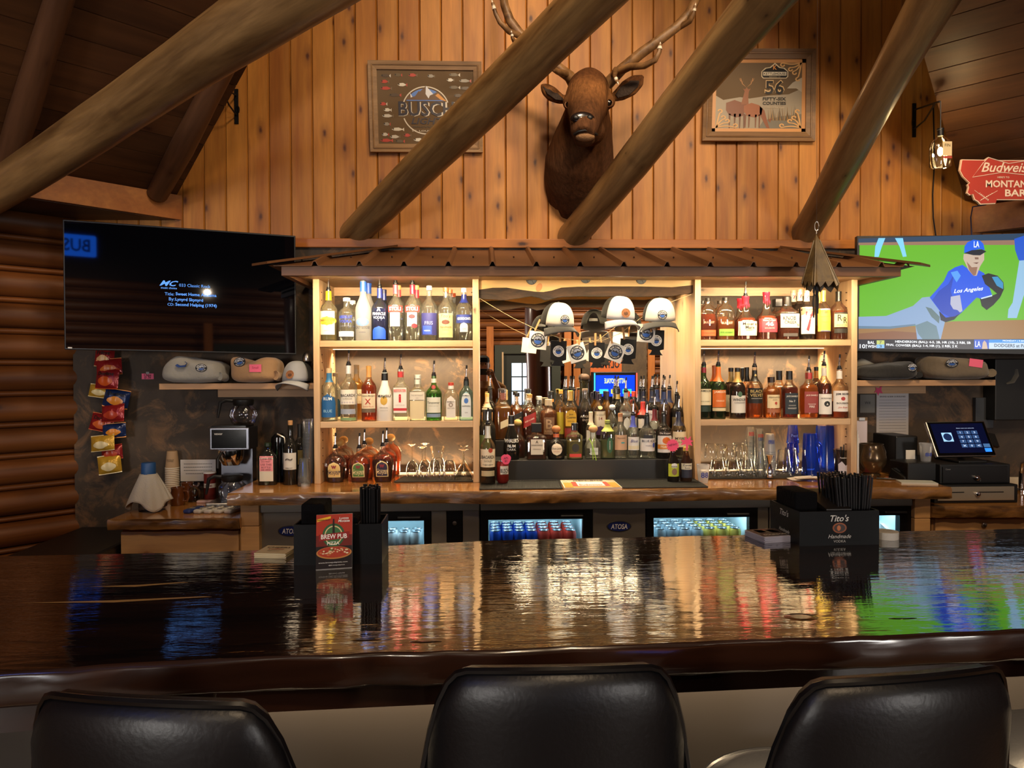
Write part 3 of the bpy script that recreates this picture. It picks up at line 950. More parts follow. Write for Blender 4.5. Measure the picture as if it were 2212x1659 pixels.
# ================================================================== UNDER-COUNTER COOLERS
SSTEEL = mat('#8d857a', 0.35, 0.6, name='cooler_steel', bump=0.02, bscale=30)
DOORB = mat('#0c0c0d', 0.3, name='cooler_door_black')
LINER = mat('#cfe3ea', 0.5, name='cooler_liner')
PANE = glassy('cooler_pane', '#dfe8ea')
YD = 3.765
def xr(a, b, Y=YD):
    return X(a, Y, 1120), X(b, Y, 1120)
def cooler(px0, px1, label, panels, doors, logo=None, strips=()):
    t = thing('bar_cooler', label, 'cooler', (X((px0 + px1) / 2, YD), YD, 0), group='steel under-counter coolers', world=True)
    x0, x1 = xr(px0, px1)
    MB().box(x0, YD - 0.025, 0.845, x1, YP - 0.03, 0.893).build('top_rail', SSTEEL, t, bevel=0.003)
    MB().box(x0, YD + 0.02, 0.0, x1, YP - 0.03, 0.08).build('plinth', DOORB, t)
    for a, b in panels:
        a, b = xr(a, b)
        MB().box(a + 0.001, YD, 0.08, b - 0.001, YP - 0.03, 0.843).build('steel_panel', SSTEEL, t, bevel=0.004)
    for a, b in strips:
        a, b = xr(a, b)
        s_ = MB().box(a, YD + 0.004, 0.08, b, YP - 0.03, 0.843).build('black_panel', DOORB, t)
        MB().lathe([(0.011, 0), (0.011, 0.006), (0.004, 0.007)], 14).xf(Matrix.Translation(((a + b) / 2, YD + 0.004, 0.775)) @ Matrix.Rotation(PI / 2, 4, 'X')).build('lock', STEEL, s_, True)
    for a, b, wa, wb in doors:
        a, b = xr(a, b)
        wa, wb = xr(wa, wb)
        zt, zb = ZZ(1150, 1121, YD), 0.14
        d = thing('door', None, None)
        d.parent = t
        d['_org'] = t['_org']
        fr_ = MB()
        fr_.box(a, YD - 0.012, zt, b, YD + 0.03, 0.843).box(a, YD - 0.012, 0.08, b, YD + 0.03, zb)
        fr_.box(a, YD - 0.012, zb, wa, YD + 0.03, zt).box(wb, YD - 0.012, zb, b, YD + 0.03, zt)
        fr_.build('door_frame', DOORB, d)
        MB().box(wa, YD + 0.002, zb, wb, YD + 0.008, zt).build('glass_pane', PANE, d)
        MB().box(b - 0.17, YD - 0.03, zt + 0.012, b - 0.05, YD - 0.012, zt + 0.024).build('handle', mat('#2a2a2b', 0.4), d, bevel=0.004)
        # lit inside
        L_ = MB()
        y0, y1, z0, z1 = YD + 0.035, YP - 0.05, 0.12, 0.835
        wa, wb = wa - 0.015, wb + 0.015
        L_.add([(wa, y0, z0), (wb, y0, z0), (wb, y1, z0), (wa, y1, z0), (wa, y0, z1), (wb, y0, z1), (wb, y1, z1), (wa, y1, z1)], [(0, 1, 2, 3), (7, 6, 5, 4), (2, 6, 7, 3), (1, 5, 6, 2), (0, 3, 7, 4)])
        L_.build('liner', LINER, t)
        MB().box(wa, y0 + 0.02, 0.588, wb, y1, 0.593).build('wire_shelf', mat('#d9dde0', 0.3, 0.7), t)
        MB().box(wa + 0.02, y0 + 0.004, zt + 0.002, wb - 0.02, y0 + 0.02, zt + 0.012).build('inside_light', mat('#bfe6f5', 0.5, emit=6, name='cooler_tube'), t)
        l_ = lamp('cooler_light', 'AREA', ((wa + wb) / 2, y0 + 0.05, z1 - 0.01), 1.6, (0.62, 0.88, 1.0), None, wb - wa - 0.05, 0.05)
        l_.rotation_euler = (R(25), 0, 0)
    if logo:
        c = at(*logo, YD)
        lg = MB().lathe([(0.062, 0), (0.058, 0.004), (0.001, 0.0045)], 28, dy=0.42).xf(Matrix.Translation((c.x, YD - 0.0005, c.z)) @ Matrix.Rotation(PI / 2, 4, 'X')).build('badge', mat('#1b2767', 0.35), t, True)
        MB().lathe([(0.066, 0), (0.066, 0.002)], 28, dy=0.45).xf(Matrix.Translation((c.x, YD, c.z)) @ Matrix.Rotation(PI / 2, 4, 'X')).build('badge_rim', STEEL, lg)
        text_on('ATOSA', (c.x, YD - 0.0057, c.z), (1, 0, 0), (0, 0, 1), WHITE, lg, wd=0.088, ht=0.027, bold=0.015, shear=0.15)
    return t
cooler(562, 1036, 'steel cooler with badge behind the straw caddy and pizza flyer', [(562, 700), (931, 965), (999, 1036)], [(702, 930, 735, 916)], (628, 1147), [(966, 998)])
cooler(1038, 1660, 'steel cooler with centred badge between two lit can windows', [(1280, 1395), (1636, 1660)], [(1038, 1279, 1055, 1258), (1396, 1635, 1411, 1617)], (1337, 1137))
cooler(1662, 1973, 'steel cooler behind the black napkin and straw caddy at right', [(1662, 1700)], [(1702, 1973, 1722, 1941)])

# cans behind the glass
def can_meshes(color):
    b = MB().lathe([(0.024, 0), (0.0265, 0.004), (0.033, 0.014), (0.033, 0.103), (0.027, 0.118), (0.0265, 0.122)], 18, cap=False).mesh('can_body', mat(color, 0.3, 0.5), True)
    return b
LIDM = MB().lathe([(0.0272, 0.1185), (0.0272, 0.1225), (0.0245, 0.1225), (0.0235, 0.117), (0.001, 0.117)], 18, cap=False).mesh('lid', mat('#c9cdd2', 0.25, 1.0), True)
TABM = MB().box(-0.007, -0.011, 0.1175, 0.007, 0.006, 0.1195).mesh('tab', mat('#b4b8be', 0.3, 1.0))
def can(loc, bm, label, group, letter=None, lcol=None):
    t = thing('beverage_can', label, 'can', loc, 0, group)
    bo = link('can_body', bm, t)
    lo = link('lid', LIDM, t)
    link('tab', TABM, lo)
    if letter:
        text_map(letter, 0.05, None, lambda u, v: (0.0336 * math.sin(u / 0.0336), -0.0336 * math.cos(u / 0.0336), 0.06 + v), bold=0.01).build('lettering', lcol or WHITE, bo)
    return t
CB = {c: can_meshes(c) for c in ('#1b3f9a', '#b0392c', '#98a4ad', '#c7b255', '#c9cdd0')}
ords = ('front row', 'second row', 'third row', 'back row')
def canblock(px_list, cols, names, place, py_front, y_step=0.069, rows=4, word=None):
    y0 = YD + 0.095
    for k, px in enumerate(px_list):
        for r_ in range(rows):
            x_ = X(px, y0)
            lab = f'{names[k]} can, {ords[r_]}, {place} cooler window'
            can((x_, y0 + r_ * y_step, 0.5935), CB[cols[k]], lab, f'cans in the {place} cooler window', word[k] if word and r_ == 0 else None, INK)
nth = ('first', 'second', 'third', 'fourth')
canblock([1069, 1095, 1121, 1147, 1174, 1202, 1231], ['#1b3f9a'] * 4 + ['#b0392c'] * 3, [f'blue {n} from left' for n in nth] + [f'red {n} from the middle' for n in nth[:3]], 'middle left', 1143)
canblock([1425, 1452, 1479, 1506, 1533, 1560, 1588], ['#98a4ad'] * 4 + ['#c7b255'] * 3, [f'silver {n} from left' for n in nth] + [f'gold {n} from the middle' for n in nth[:3]], 'middle right', 1143, word=['Coors'] * 4 + ['Coors'] * 3)
canblock([842, 870, 897], ['#c9cdd0'] * 3, [f'white {n} from left' for n in nth[:3]], 'leftmost', 1135, rows=2, word=['WHITE CLAW'] * 3)
bx = thing('stock_carton', 'folded white carton inside the rightmost cooler window', 'carton', (X(1925, 3.95), 3.95, 0.5935))
MB().box(-0.07, -0.02, 0, 0.05, 0.1, 0.12).build('carton_body', mat('#cfd6d8', 0.6), bx)
MB().add([(-0.07, -0.02, 0.12), (0.05, -0.02, 0.12), (0.06, -0.09, 0.09), (-0.06, -0.09, 0.09)], [(0, 1, 2, 3)]).build('carton_flap', mat('#dfe4e6', 0.6), bx)

# ================================================================== BOTTLES
SH = {
    'std': ([(.93, 0), (1, .012), (1, .60), (.95, .64), (.78, .69), (.52, .735), (.35, .78), (.31, .82), (.30, 1)], 2, 1),
    'short': ([(.95, 0), (1, .015), (1, .64), (.94, .69), (.7, .74), (.45, .77), (.39, .80), (.39, 1)], 2, 1),
    'tall': ([(.95, 0), (1, .012), (1, .50), (.95, .56), (.74, .64), (.5, .72), (.39, .78), (.37, .84), (.37, 1)], 2, 1),
    'square': ([(.95, 0), (1, .015), (1, .62), (.95, .66), (.6, .71), (.42, .76), (.38, .82), (.38, 1)], 5, .95),
    'flask': ([(.95, 0), (1, .015), (1, .64), (.93, .70), (.6, .78), (.36, .84), (.34, 1)], 4, .7),
    'crown': ([(.70, 0), (.78, .03), (.86, .2), (.97, .42), (1, .52), (.95, .64), (.75, .74), (.42, .80), (.27, .84), (.26, 1)], 2.4, .75),
    'makers': ([(.90, 0), (.95, .015), (1, .25), (.98, .42), (.85, .49), (.55, .55), (.40, .61), (.33, .72), (.30, 1)], 4, .9),
    'oval': ([(.95, 0), (1, .012), (1, .63), (.93, .72), (.7, .79), (.38, .84), (.30, .87), (.30, 1)], 2.6, .58),
    'wine': ([(.96, 0), (1, .01), (1, .60), (.92, .66), (.6, .73), (.40, .78), (.36, .84), (.35, 1)], 2, 1),
    'malibu': ([(.95, 0), (1, .015), (1, .42), (.93, .52), (.72, .63), (.48, .74), (.40, .82), (.38, 1)], 2, 1),
    'patron': ([(.86, 0), (.95, .03), (1, .15), (.98, .40), (.85, .52), (.55, .62), (.36, .68), (.33, .74), (.33, 1)], 2.6, .85),
    'beer': ([(.95, 0), (1, .01), (1, .54), (.9, .61), (.62, .72), (.46, .84), (.42, .94), (.45, .95), (.45, 1)], 2, 1),
    'envy': ([(.62, 0), (.66, .02), (.85, .25), (1, .46), (.95, .55), (.62, .68), (.36, .78), (.28, .86), (.30, 1)], 2, 1),
    'neck': ([(.95, 0), (1, .01), (.85, .25), (.6, .5), (.46, .75), (.46, .9), (.55, .92), (.55, 1)], 2, 1),
    'cone': ([(.95, 0), (1, .01), (1, .30), (.92, .42), (.7, .58), (.45, .72), (.36, .80), (.34, 1)], 2, 1),
    'disar': ([(.93, 0), (1, .015), (1, .58), (.95, .63), (.5, .70), (.28, .75), (.26, .85), (.26, 1)], 6, .9),
}
COLLAR = MB().lathe([(0.0125, -0.004), (0.0135, 0.0), (0.0135, 0.006), (0.0105, 0.008), (0.0095, 0.018)], 14).mesh('pourer', BLACK, True)
SPOUT = MB().tube([(0, 0, 0.017), (0, 0, 0.04), (0.002, 0, 0.066)], [0.0066, 0.0056, 0.0044], 10).mesh('spout', CHROME, True)
TIP = MB().tube([(0.002, 0, 0.064), (0.003, 0, 0.083)], [0.0058, 0.005], 8).mesh('tip', BLACK, True)
_NECK = {}
def bottle(px, wpx, top, shape, body, Y, Z, label, liq=None, lvl=.62, cap=None, pour=False, sleeve=None, lab=(), txt=(), group=None, capstyle='screw', rot=0.0, caph=None, seg=20):
    prof, p, dy = SH[shape]
    H = at(px, top, Y).z - Z
    r = wpx / 2 * Y / F
    t = thing('bottle', label, 'bottle', (X(px, Y), Y, Z), rot, group)
    P = [(a * r, b * H) for a, b in prof]
    t['_r'] = r * (1 + dy) / 2
    def rad(z):
        for (a, b), (c, d) in zip(P, P[1:]):
            if z <= d:
                return a + (c - a) * (z - b) / (d - b) if d > b else c
        return P[-1][0]
    k0 = lambda rr: rr                                        # superellipse half-width on the axes
    def front(x, z, off):
        rr = rad(z)
        q_ = max(0.0, 1 - min(1, abs(x) / rr) ** p)
        return (x, -rr * dy * q_ ** (1 / p) - off, z)
    if isinstance(body, str) and body.startswith('!'):
        bm = mat(body[1:], 0.2, coat=0.3)
    elif isinstance(body, str) and body.startswith('~'):
        bm = glassy('frosted_glass', body[1:], cloud=0.55, cloudc=body[1:])
    else:
        bm = glassy('bottle_glass', body, cloud=.07 if body == CLR else .025, cloudc='#fff4e0')
    MB().lathe(P, seg, p=p, dy=dy, cap=True).build('glass', bm, t, True, angle=50)
    if liq:
        zl = lvl * H
        Q = [(max(a * 0.93, 0.002), max(b, 0.006)) for a, b in P if b < zl]
        Q.append((rad(zl) * 0.93, zl))
        MB().lathe(Q, seg, p=p, dy=dy).build('liquid', glassy('liquor', liq, rough=0.05, cloud=0.4, cloudc=liq), t, True, angle=50)
    nr = P[-1][0]
    if sleeve:
        z0, z1, sc_ = sleeve[:3]
        z0 *= H
        z1 *= H
        zs = [z0 + (z1 - z0) * i / 4 for i in range(5)]
        MB().lathe([(rad(z) + 0.0012, z) for z in zs], 16, p=2 if p < 4 else 2.4, cap=False).build('neck_sleeve', mat(sc_, 0.35, 0.2 if len(sleeve) > 3 else 0), t, True)
    if cap:
        hh = caph or 0.075 * H
        if capstyle == 'screw':
            MB().lathe([(nr + 0.002, H - hh), (nr + 0.0022, H), (nr * 0.9, H + 0.002), (0.001, H + 0.002)], 16).build('cap', mat(cap, 0.35), t, True)
        elif capstyle == 'wide':
            MB().box(-r * 0.5, -r * 0.5, H - hh, r * 0.5, r * 0.5, H).build('cap', mat(cap, 0.35), t, bevel=0.002)
        elif capstyle == 'ball':
            bk_ = nr * (1.15 if shape == 'neck' else 1.6)
            MB().ball((0, 0, H - nr * 0.2), (bk_, bk_, bk_ * .85), 16, 10).build('stopper', mat(cap, 0.6), t, True)
        elif capstyle == 'cork':
            MB().lathe([(nr * 0.9, H - 0.01), (nr * 1.02, H + 0.022), (nr * 0.9, H + 0.024)], 12).build('cork', mat(cap, 0.8), t, True)
        elif capstyle == 'wax':
            zs = [(nr + 0.0018, H * .80), (nr + 0.0025, H * .83), (nr + 0.002, H * .93), (nr + .004, H * .94), (nr + .004, H), (0.001, H + 0.001)]
            wx = MB().lathe(zs, 16, cap=False).build('wax_seal', mat(cap, 0.25), t, True)
            for j in range(5):
                a = -PI / 2 + (j - 2) * 0.6
                rr = rad(H * .78) + 0.001
                MB().tube([(rr * math.cos(a), rr * math.sin(a), H * .82), (rad(H * .74) * 1.03 * math.cos(a), rad(H * .74) * 1.03 * math.sin(a), H * (.77 - .025 * (j % 3)))], [0.004, 0.003], 6).build('wax_drip', mat(cap, 0.25), wx, True)
    if pour:
        po = link('pourer', COLLAR, t)
        po.location = (0, 0, H)
        link('spout', SPOUT, po)
        link('tip', TIP, po)
    for i, L in enumerate(lab):
        z0, z1, wf, col = L[:4]
        kind = L[4] if len(L) > 4 else 'rect'
        xo = (L[5] if len(L) > 5 else 0) * r
        z0 *= H
        z1 *= H
        def lf(u, v):
            z = z0 + (z1 - z0) * v
            hw = wf * r
            if kind == 'oval':
                hw *= max(0.02, math.sqrt(max(0, 1 - (2 * v - 1) ** 2)))
            elif kind == 'arch':
                hw *= 1 if v < .6 else max(0.02, math.sqrt(max(0, 1 - ((v - .6) / .4) ** 2)))
            elif kind == 'diag':
                z += (2 * u - 1) * hw * 0.45
            x = (2 * u - 1) * hw + xo
            x = max(-rad(z) * 0.985, min(rad(z) * 0.985, x))
            return front(x, z, 0.0008 + 0.0005 * i)
        MB().grid(lf, 10, 8 if kind in ('oval', 'arch') else 3).build('label', mat(col, 0.55), t, True, angle=80)
    for T in txt:
        s_, zc, wf, col = T[:4]
        o = dict(T[4]) if len(T) > 4 else {}
        xo = o.pop('x', 0) * r
        ht = o.pop('h', None)
        tilt = o.pop('tilt', 0)
        vert = o.pop('vert', 0)
        def tf(u, v):
            if vert:
                u, v = -v, u
            x = max(-r * .97, min(r * .97, u + xo))
            return front(x, max(0.001, min(H * .98, zc * H + v + tilt * u)), 0.0028)
        text_map(s_, wf * 2 * r, ht * H if ht else None, tf, **o).build('lettering', mat(col, 0.6), t)
    return t

CLR, GRN = '#e4efe8', '#2f6b2c'
AMB, RAMB, GOLD_, DKAMB = '#d98426', '#c2561f', '#e2ac3a', '#9a4a1a'
YL = 4.007
UL = dict(Y=YL, Z=ZS1, group='bottles on the upper left shelf')
B2 = dict(Y=YL + 0.125, Z=ZS1, group='bottles on the upper left shelf')
w7 = lambda s: s + ' on the upper left shelf'
bottle(711, 37, 627, 'std', CLR, label=w7('yellow lemon vodka bottle with yellow neck band'), liq='#e6d27a', lvl=.56, pour=True, sleeve=(.80, .98, '#e9c41d'), lab=[(.12, .58, .8, '#e2dfc8'), (.30, .48, .95, '#e8c93a', 'oval')], txt=[('DEEP EDDY', .40, .85, '#3a3420', {'bold': .01}), ('LEMON', .34, .55, '#8a6a10'), ('VODKA', .2, .3, '#555040')], **UL)
bottle(751, 35, 644, 'short', CLR, label=w7('clear bottle with blue printed letters and white cap'), cap='#e6e4dc', lab=[(.10, .22, .9, '#dfe3e6')], txt=[('ABSOLUT', .55, .8, '#2440b8', {'bold': .02, 'h': .075}), ('VODKA', .45, .75, '#2440b8', {'bold': .02, 'h': .07}), ('Country of Sweden', .34, .7, '#8089a8')], **UL)
bottle(762, 32, 650, 'short', CLR, label=w7('hidden white capped bottle behind the blue lettered one'), cap='#e6e4dc', **B2)
bottle(787, 35, 607, 'tall', '~#dcdedb', label=w7('tall frosted bottle with blue neck band'), pour=True, sleeve=(.82, .985, '#2f62cf'), lab=[(.24, .38, .75, '#5f80c9', 'oval')], txt=[('GREY GOOSE', .22, .85, '#2c2f3f', {'h': .045}), ('VODKA', .14, .4, '#4a5070')], **UL)
bottle(797, 32, 612, 'tall', '~#dcdedb', label=w7('second frosted bottle hidden behind the tall frosted one'), cap='#2f62cf', sleeve=(.82, .985, '#2f62cf'), **B2)
bottle(822, 34, 621, 'std', '#5f8fd0', label=w7('deep blue glass vodka bottle with white peak mark'), pour=True, liq='#3b64b0', lvl=.6, sleeve=(.80, .98, '#1d2f7c'), lab=[(.03, .27, .8, '#1f50cf', 'arch')], txt=[('PINNACLE', .50, .8, '#f0f2f6', {'bold': .01, 'h': .055}), ('VODKA', .43, .72, '#cfe0f4', {'h': .05}), ('^', .58, .25, '#f0f2f6', {'bold': .03})], **UL)
bottle(831, 32, 626, 'std', '#5f8fd0', label=w7('second blue glass bottle hidden behind the first blue one'), cap='#1d2450', sleeve=(.80, .98, '#1d2f7c'), **B2)
bottle(853, 33, 613, 'std', CLR, label=w7('clear red banded bottle with plain white label'), pour=True, sleeve=(.82, .98, '#d24a55'), lab=[(.50, .61, .92, '#c9302c'), (.25, .49, .62, '#eceae4')], txt=[('STOLI', .555, .76, '#ffffff', {'bold': .02, 'h': .065}), ('VODKA', .41, .5, '#3a3a3a'), ('PREMIUM', .33, .35, '#8a8a8a')], **UL)
bottle(862, 30, 617, 'std', CLR, label=w7('hidden pale red necked bottle behind the plain red banded one'), cap='#d9b56a', sleeve=(.80, .98, '#d24a55'), **B2)
bottle(892, 33, 613, 'std', CLR, label=w7('clear bottle with red band and raspberry picture label'), pour=True, sleeve=(.82, .98, '#cf2440'), lab=[(.50, .61, .92, '#c9302c'), (.25, .49, .62, '#eceae4'), (.38, .46, .42, '#b02a35', 'oval'), (.22, .30, .38, '#a3222e', 'oval', .3)], txt=[('STOLI', .555, .76, '#ffffff', {'bold': .02, 'h': .065}), ('RASPBERRI', .36, .52, '#5a2020')], **UL)
bottle(901, 30, 617, 'std', CLR, label=w7('hidden bottle with red neck behind the raspberry one'), cap='#d9b56a', sleeve=(.78, .98, '#cf2440'), **B2)
bottle(928, 35, 618, 'std', CLR, label=w7('clear bottle with dark blue back panel and silver cap'), cap='#cfd2d6', lab=[(.10, .50, .93, '#2a2c6a'), (.12, .27, .55, '#2b4bb8', 'rect', -.2)], txt=[('VODKA', .18, .4, '#dfe4ff', {'x': -.2}), ('FRIS', .32, .5, '#9aa0e0')], **UL)
bottle(964, 35, 622, 'std', CLR, label=w7('clear bottle with tan label and copper cap'), cap='#c46a3c', lab=[(.06, .51, .84, '#cfa878'), (.30, .39, .48, '#5a2f22', 'oval')], txt=[("Tito's", .46, .6, '#2e1c12', {'shear': .25, 'h': .06}), ('Handmade', .255, .7, '#2e1c12', {'shear': .25, 'h': .045}), ('VODKA', .20, .42, '#5c4630'), ('AUSTIN TEXAS', .12, .5, '#7c6448')], **UL)
bottle(973, 32, 626, 'std', CLR, label=w7('second copper capped bottle just behind the tan labelled one'), cap='#c46a3c', **B2)
bottle(980, 31, 634, 'std', CLR, label=w7('third copper capped bottle at the back of its row'), cap='#b8562e', Y=YL + .235, Z=ZS1, group='bottles on the upper left shelf')
bottle(1003, 35, 623, 'std', CLR, label=w7('clear gin bottle with navy banner label and silver cap'), cap='#b9bfc8', sleeve=(.72, .88, '#1e2c78'), lab=[(.33, .49, .95, '#22347e'), (.16, .34, .48, '#a9adb6', 'arch')], txt=[("GORDON'S", .415, .8, '#f4f4f4', {'bold': .02, 'h': .05}), ('GIN', .22, .2, '#303a60')], **UL)

ML = dict(Y=YL, Z=ZS2, group='bottles on the lower left shelf')
M2 = dict(Y=YL + 0.12, Z=ZS2, group='bottles on the lower left shelf')
w8 = lambda s: s + ' on the lower left shelf'
bottle(711, 35, 796, 'std', CLR, label=w8('clear bottle with blue arched label and tan cap'), cap='#b9a27c', caph=.025, sleeve=(.74, .92, '#2b6a96'), lab=[(.08, .52, .85, '#1d5d97', 'arch')], txt=[('RUM', .43, .5, '#e6f0f4', {'bold': .01}), ('BLUE', .2, .5, '#9fd0e8')], **ML)
bottle(724, 33, 806, 'std', CLR, label=w8('hidden bottle with dark blue label behind the blue arched one'), cap='#b9a27c', lab=[(.08, .5, .85, '#1c3f4f', 'arch')], **M2)
bottle(753, 36, 788, 'std', CLR, label=w8('clear rum bottle with cream label and green base'), pour=True, sleeve=(.84, .985, '#cfcfd0', 1), lab=[(.30, .56, .95, '#e6e2d6'), (.13, .22, .85, '#9aa3b4'), (.02, .07, .9, '#7d9a6a')], txt=[('BACARDI', .46, .8, '#2a2622', {'bold': .015, 'h': .05}), ('SUPERIOR', .40, .55, '#6a6258'), ('o o o o o', .335, .7, '#7a6aa0')], **ML)
bottle(770, 34, 789, 'std', '#e8d2a8', label=w8('gold rum bottle half hidden behind the cream labelled one'), liq=GOLD_, lvl=.7, cap='#cbb489', sleeve=(.84, .985, '#cdbf9f', 1), lab=[(.30, .56, .95, '#e3d7b4')], txt=[('BACARDI', .46, .8, '#2a2622', {'bold': .015})], **M2)
bottle(797, 32, 791, 'std', '#f0c090', label=w8('orange spiced rum bottle with cream scene label'), liq='#e0641c', lvl=.66, cap='#b98a46', caph=.022, sleeve=(.80, .97, '#c08a50'), lab=[(.16, .50, .9, '#e2d3b4'), (.16, .23, .9, '#6a5a48')], txt=[('Captain Morgan', .46, .86, '#2c1a12', {'bold': .005}), ('X', .36, .4, '#b02a24', {'bold': .01}), ('Spiced Rum', .265, .7, '#b5392a', {'shear': .2})], **ML)
bottle(831, 35, 805, 'malibu', '!#e9e4dc', label=w8('opaque white coconut rum bottle with black collar'), pour=True, sleeve=(.84, .99, '#141414'), lab=[(.33, .52, .42, '#c8a040', 'oval')], txt=[('MALIBU', .52, .78, '#1d1a18', {'bold': .01, 'h': .055}), ('Y', .50, .2, '#2a3a22', {'bold': .02}), ('ORIGINAL', .28, .5, '#4a443c'), ('CARIBBEAN RUM', .22, .48, '#8a8478')], **ML)
bottle(865, 33, 797, 'square', CLR, label=w8('square clear gin bottle with white label and red guard'), pour=True, sleeve=(.84, .95, '#bf2f2c'), lab=[(.16, .64, .84, '#e6e0da'), (.20, .25, .84, '#c32f35')], txt=[('BEEFEATER', .585, .78, '#c3242c', {'bold': .02, 'h': .05}), ('i', .44, .16, '#c3242c', {'bold': .06, 'h': .16}), ('LONDON DRY GIN', .31, .6, '#9a8a84')], **ML)
bottle(902, 35, 810, 'square', CLR, label=w8('square clear textured gin bottle with plain pale label'), cap='#dcd8cf', sleeve=(.80, .9, '#d9d6cc'), lab=[(.46, .63, .9, '#d8d2c4'), (.05, .44, .86, '#d9c9a0')], txt=[('THE BOTANIST', .56, .75, '#6a6458'), ('GIN', .50, .16, '#8a8478')], **ML)
bottle(937, 34, 811, 'std', '#63b63a', label=w8('bright green gin bottle with white label and red seal'), pour=True, liq='#5fae33', lvl=.6, sleeve=(.84, .93, '#d8d8cf'), lab=[(.18, .52, .86, '#dcdccf'), (.08, .16, .86, '#7f93ad'), (.70, .79, .28, '#8a1f26', 'oval')], txt=[('Tanqueray', .40, .78, '#2d3a2a', {'shear': .3}), ('LONDON DRY GIN', .33, .6, '#7a8078')], **ML)
bottle(974, 32, 827, 'flask', CLR, label=w8('clear flat gin bottle with pale label and red cap'), cap='#b9402c', sleeve=(.84, .93, '#d8d8d2'), lab=[(.08, .66, .62, '#d9d4cc', 'arch')], txt=[('BOMBAY', .50, .48, '#4a4038', {'bold': .01}), ('o', .42, .3, '#8a7a6a', {'bold': .01}), ('DRY GIN', .33, .48, '#4a4038')], **ML)
bottle(1007, 31, 821, 'flask', '#8fd3e6', label=w8('sky blue flat gin bottle with pale label'), pour=True, sleeve=(.86, .98, '#1e2a2c'), lab=[(.08, .72, .66, '#cfd6d8', 'arch'), (.42, .56, .3, '#3f6fb8', 'oval')], txt=[('BOMBAY', .62, .5, '#20262c', {'bold': .01}), ('SAPPHIRE', .36, .56, '#20262c', {'bold': .01}), ('GIN', .2, .2, '#505860')], **ML)

CRN = 'royal whisky decanters on the counter, lower left bay'
def crown(px, top, Y, label, lc=None, liq=DKAMB, pour=False, lvl=.5, w_=47, tint='#f0e2d4', cap='#b08a4c'):
    lb, tx = [], []
    if lc:
        lb = [(.16, .60, .55, '#d8c48a', 'arch'), (.18, .57, .48, lc, 'arch')]
        tx = [('Crown', .34, .55, '#e8d9a8' if lc != '#d9bb74' else '#2c1f4a', {'shear': .2}), ('Royal', .27, .5, '#e8d9a8' if lc != '#d9bb74' else '#2c1f4a', {'shear': .2}), ('w', .46, .24, '#8a2a3a', {'bold': .04})]
    return bottle(px, w_, top, 'crown', tint, Y, ZC, label, liq=liq, lvl=lvl, cap=None if pour else cap, capstyle='ball', pour=pour, lab=lb, txt=tx, group=CRN, seg=24)
crown(723, 967, 4.02, 'squat whisky decanter with gold label, front of the left row', '#d9bb74', '#5a2410', True, .42)
crown(733, 955, 4.14, 'squat whisky decanter right behind the gold labelled one', None, DKAMB, False, .55)
crown(741, 949, 4.25, 'squat whisky decanter at the back of the left row', None, DKAMB, False, .55)
crown(775, 967, 4.02, 'squat whisky decanter with green label in the middle row', '#4e7a3a', '#8a2f18', True, .5)
crown(786, 958, 4.14, 'amber whisky decanter with pourer behind the green labelled one', None, AMB, True, .6)
crown(796, 952, 4.25, 'amber whisky decanter at the back of the middle row', None, AMB, False, .6)
crown(826, 962, 4.02, 'squat whisky decanter with dark navy label in the right row', '#2a2440', '#6a2410', True, .60)
crown(834, 954, 4.13, 'whisky decanter with pourer behind the navy labelled one', None, RAMB, True, .6)
crown(843, 944, 4.25, 'tall orange whisky decanter at the back of the right row', None, '#d06020', False, .8)

# ---- right shelf unit
UR = dict(Y=YL, Z=ZS1, group='bottles on the upper right shelf')
U2 = dict(Y=YL + 0.12, Z=ZS1, group='bottles on the upper right shelf')
w9 = lambda s: s + ' on the upper right shelf'
WHK = '#f2dcc0'
bottle(1529, 35, 644, 'oval', WHK, label=w9('amber flask whiskey bottle with orange strip label'), liq=RAMB, lvl=.62, cap='#23201c', lab=[(.10, .24, .92, '#c2582c')], txt=[('BOURBON WHISKEY', .17, .8, '#3c1c10'), ('BULLEIT', .42, .66, '#d8b090', {'bold': .005})], **UR)
bottle(1517, 33, 650, 'oval', WHK, label=w9('hidden amber flask bottle behind the orange strip one'), liq=RAMB, lvl=.62, cap='#23201c', **U2)
bottle(1567, 40, 643, 'oval', WHK, label=w9('amber flask whiskey bottle with green strip label'), liq=AMB, lvl=.46, cap='#23201c', lab=[(.10, .26, .82, '#6f9a35')], txt=[('RYE WHISKEY', .18, .7, '#22300c'), ('BULLEIT', .40, .6, '#e0c8a8', {'bold': .005})], **UR)
bottle(1555, 36, 650, 'oval', WHK, label=w9('hidden amber flask bottle behind the green strip one'), liq=AMB, lvl=.6, cap='#3a3024', **U2)
bottle(1610, 44, 640, 'makers', WHK, label=w9('amber bourbon bottle with red dripped wax and cream label'), liq=RAMB, lvl=.50, cap='#cf2a3e', capstyle='wax', pour=True, lab=[(.10, .42, .93, '#ddd0b4')], txt=[("Maker's", .365, .68, '#2a2018', {'bold': .01, 'x': .1}), ('Mark', .285, .48, '#2a2018', {'bold': .01, 'x': .15}), ('WHISKY', .22, .4, '#3a3028', {'x': .1})], **UR)
bottle(1599, 40, 645, 'makers', WHK, label=w9('second red waxed bourbon bottle tucked behind the pouring one'), liq=RAMB, lvl=.5, cap='#cf2a3e', capstyle='wax', **U2)
bottle(1655, 42, 631, 'makers', WHK, label=w9('red waxed bourbon bottle with red label'), liq=RAMB, lvl=.50, cap='#c8283c', capstyle='wax', lab=[(.16, .44, .95, '#b03440')], txt=[('46', .33, .42, '#f0e4dc', {'bold': .03, 'h': .09}), ("Maker's Mark", .405, .66, '#f0dcd4', {'bold': .005}), ('BOURBON', .24, .5, '#e0b8b4')], **UR)
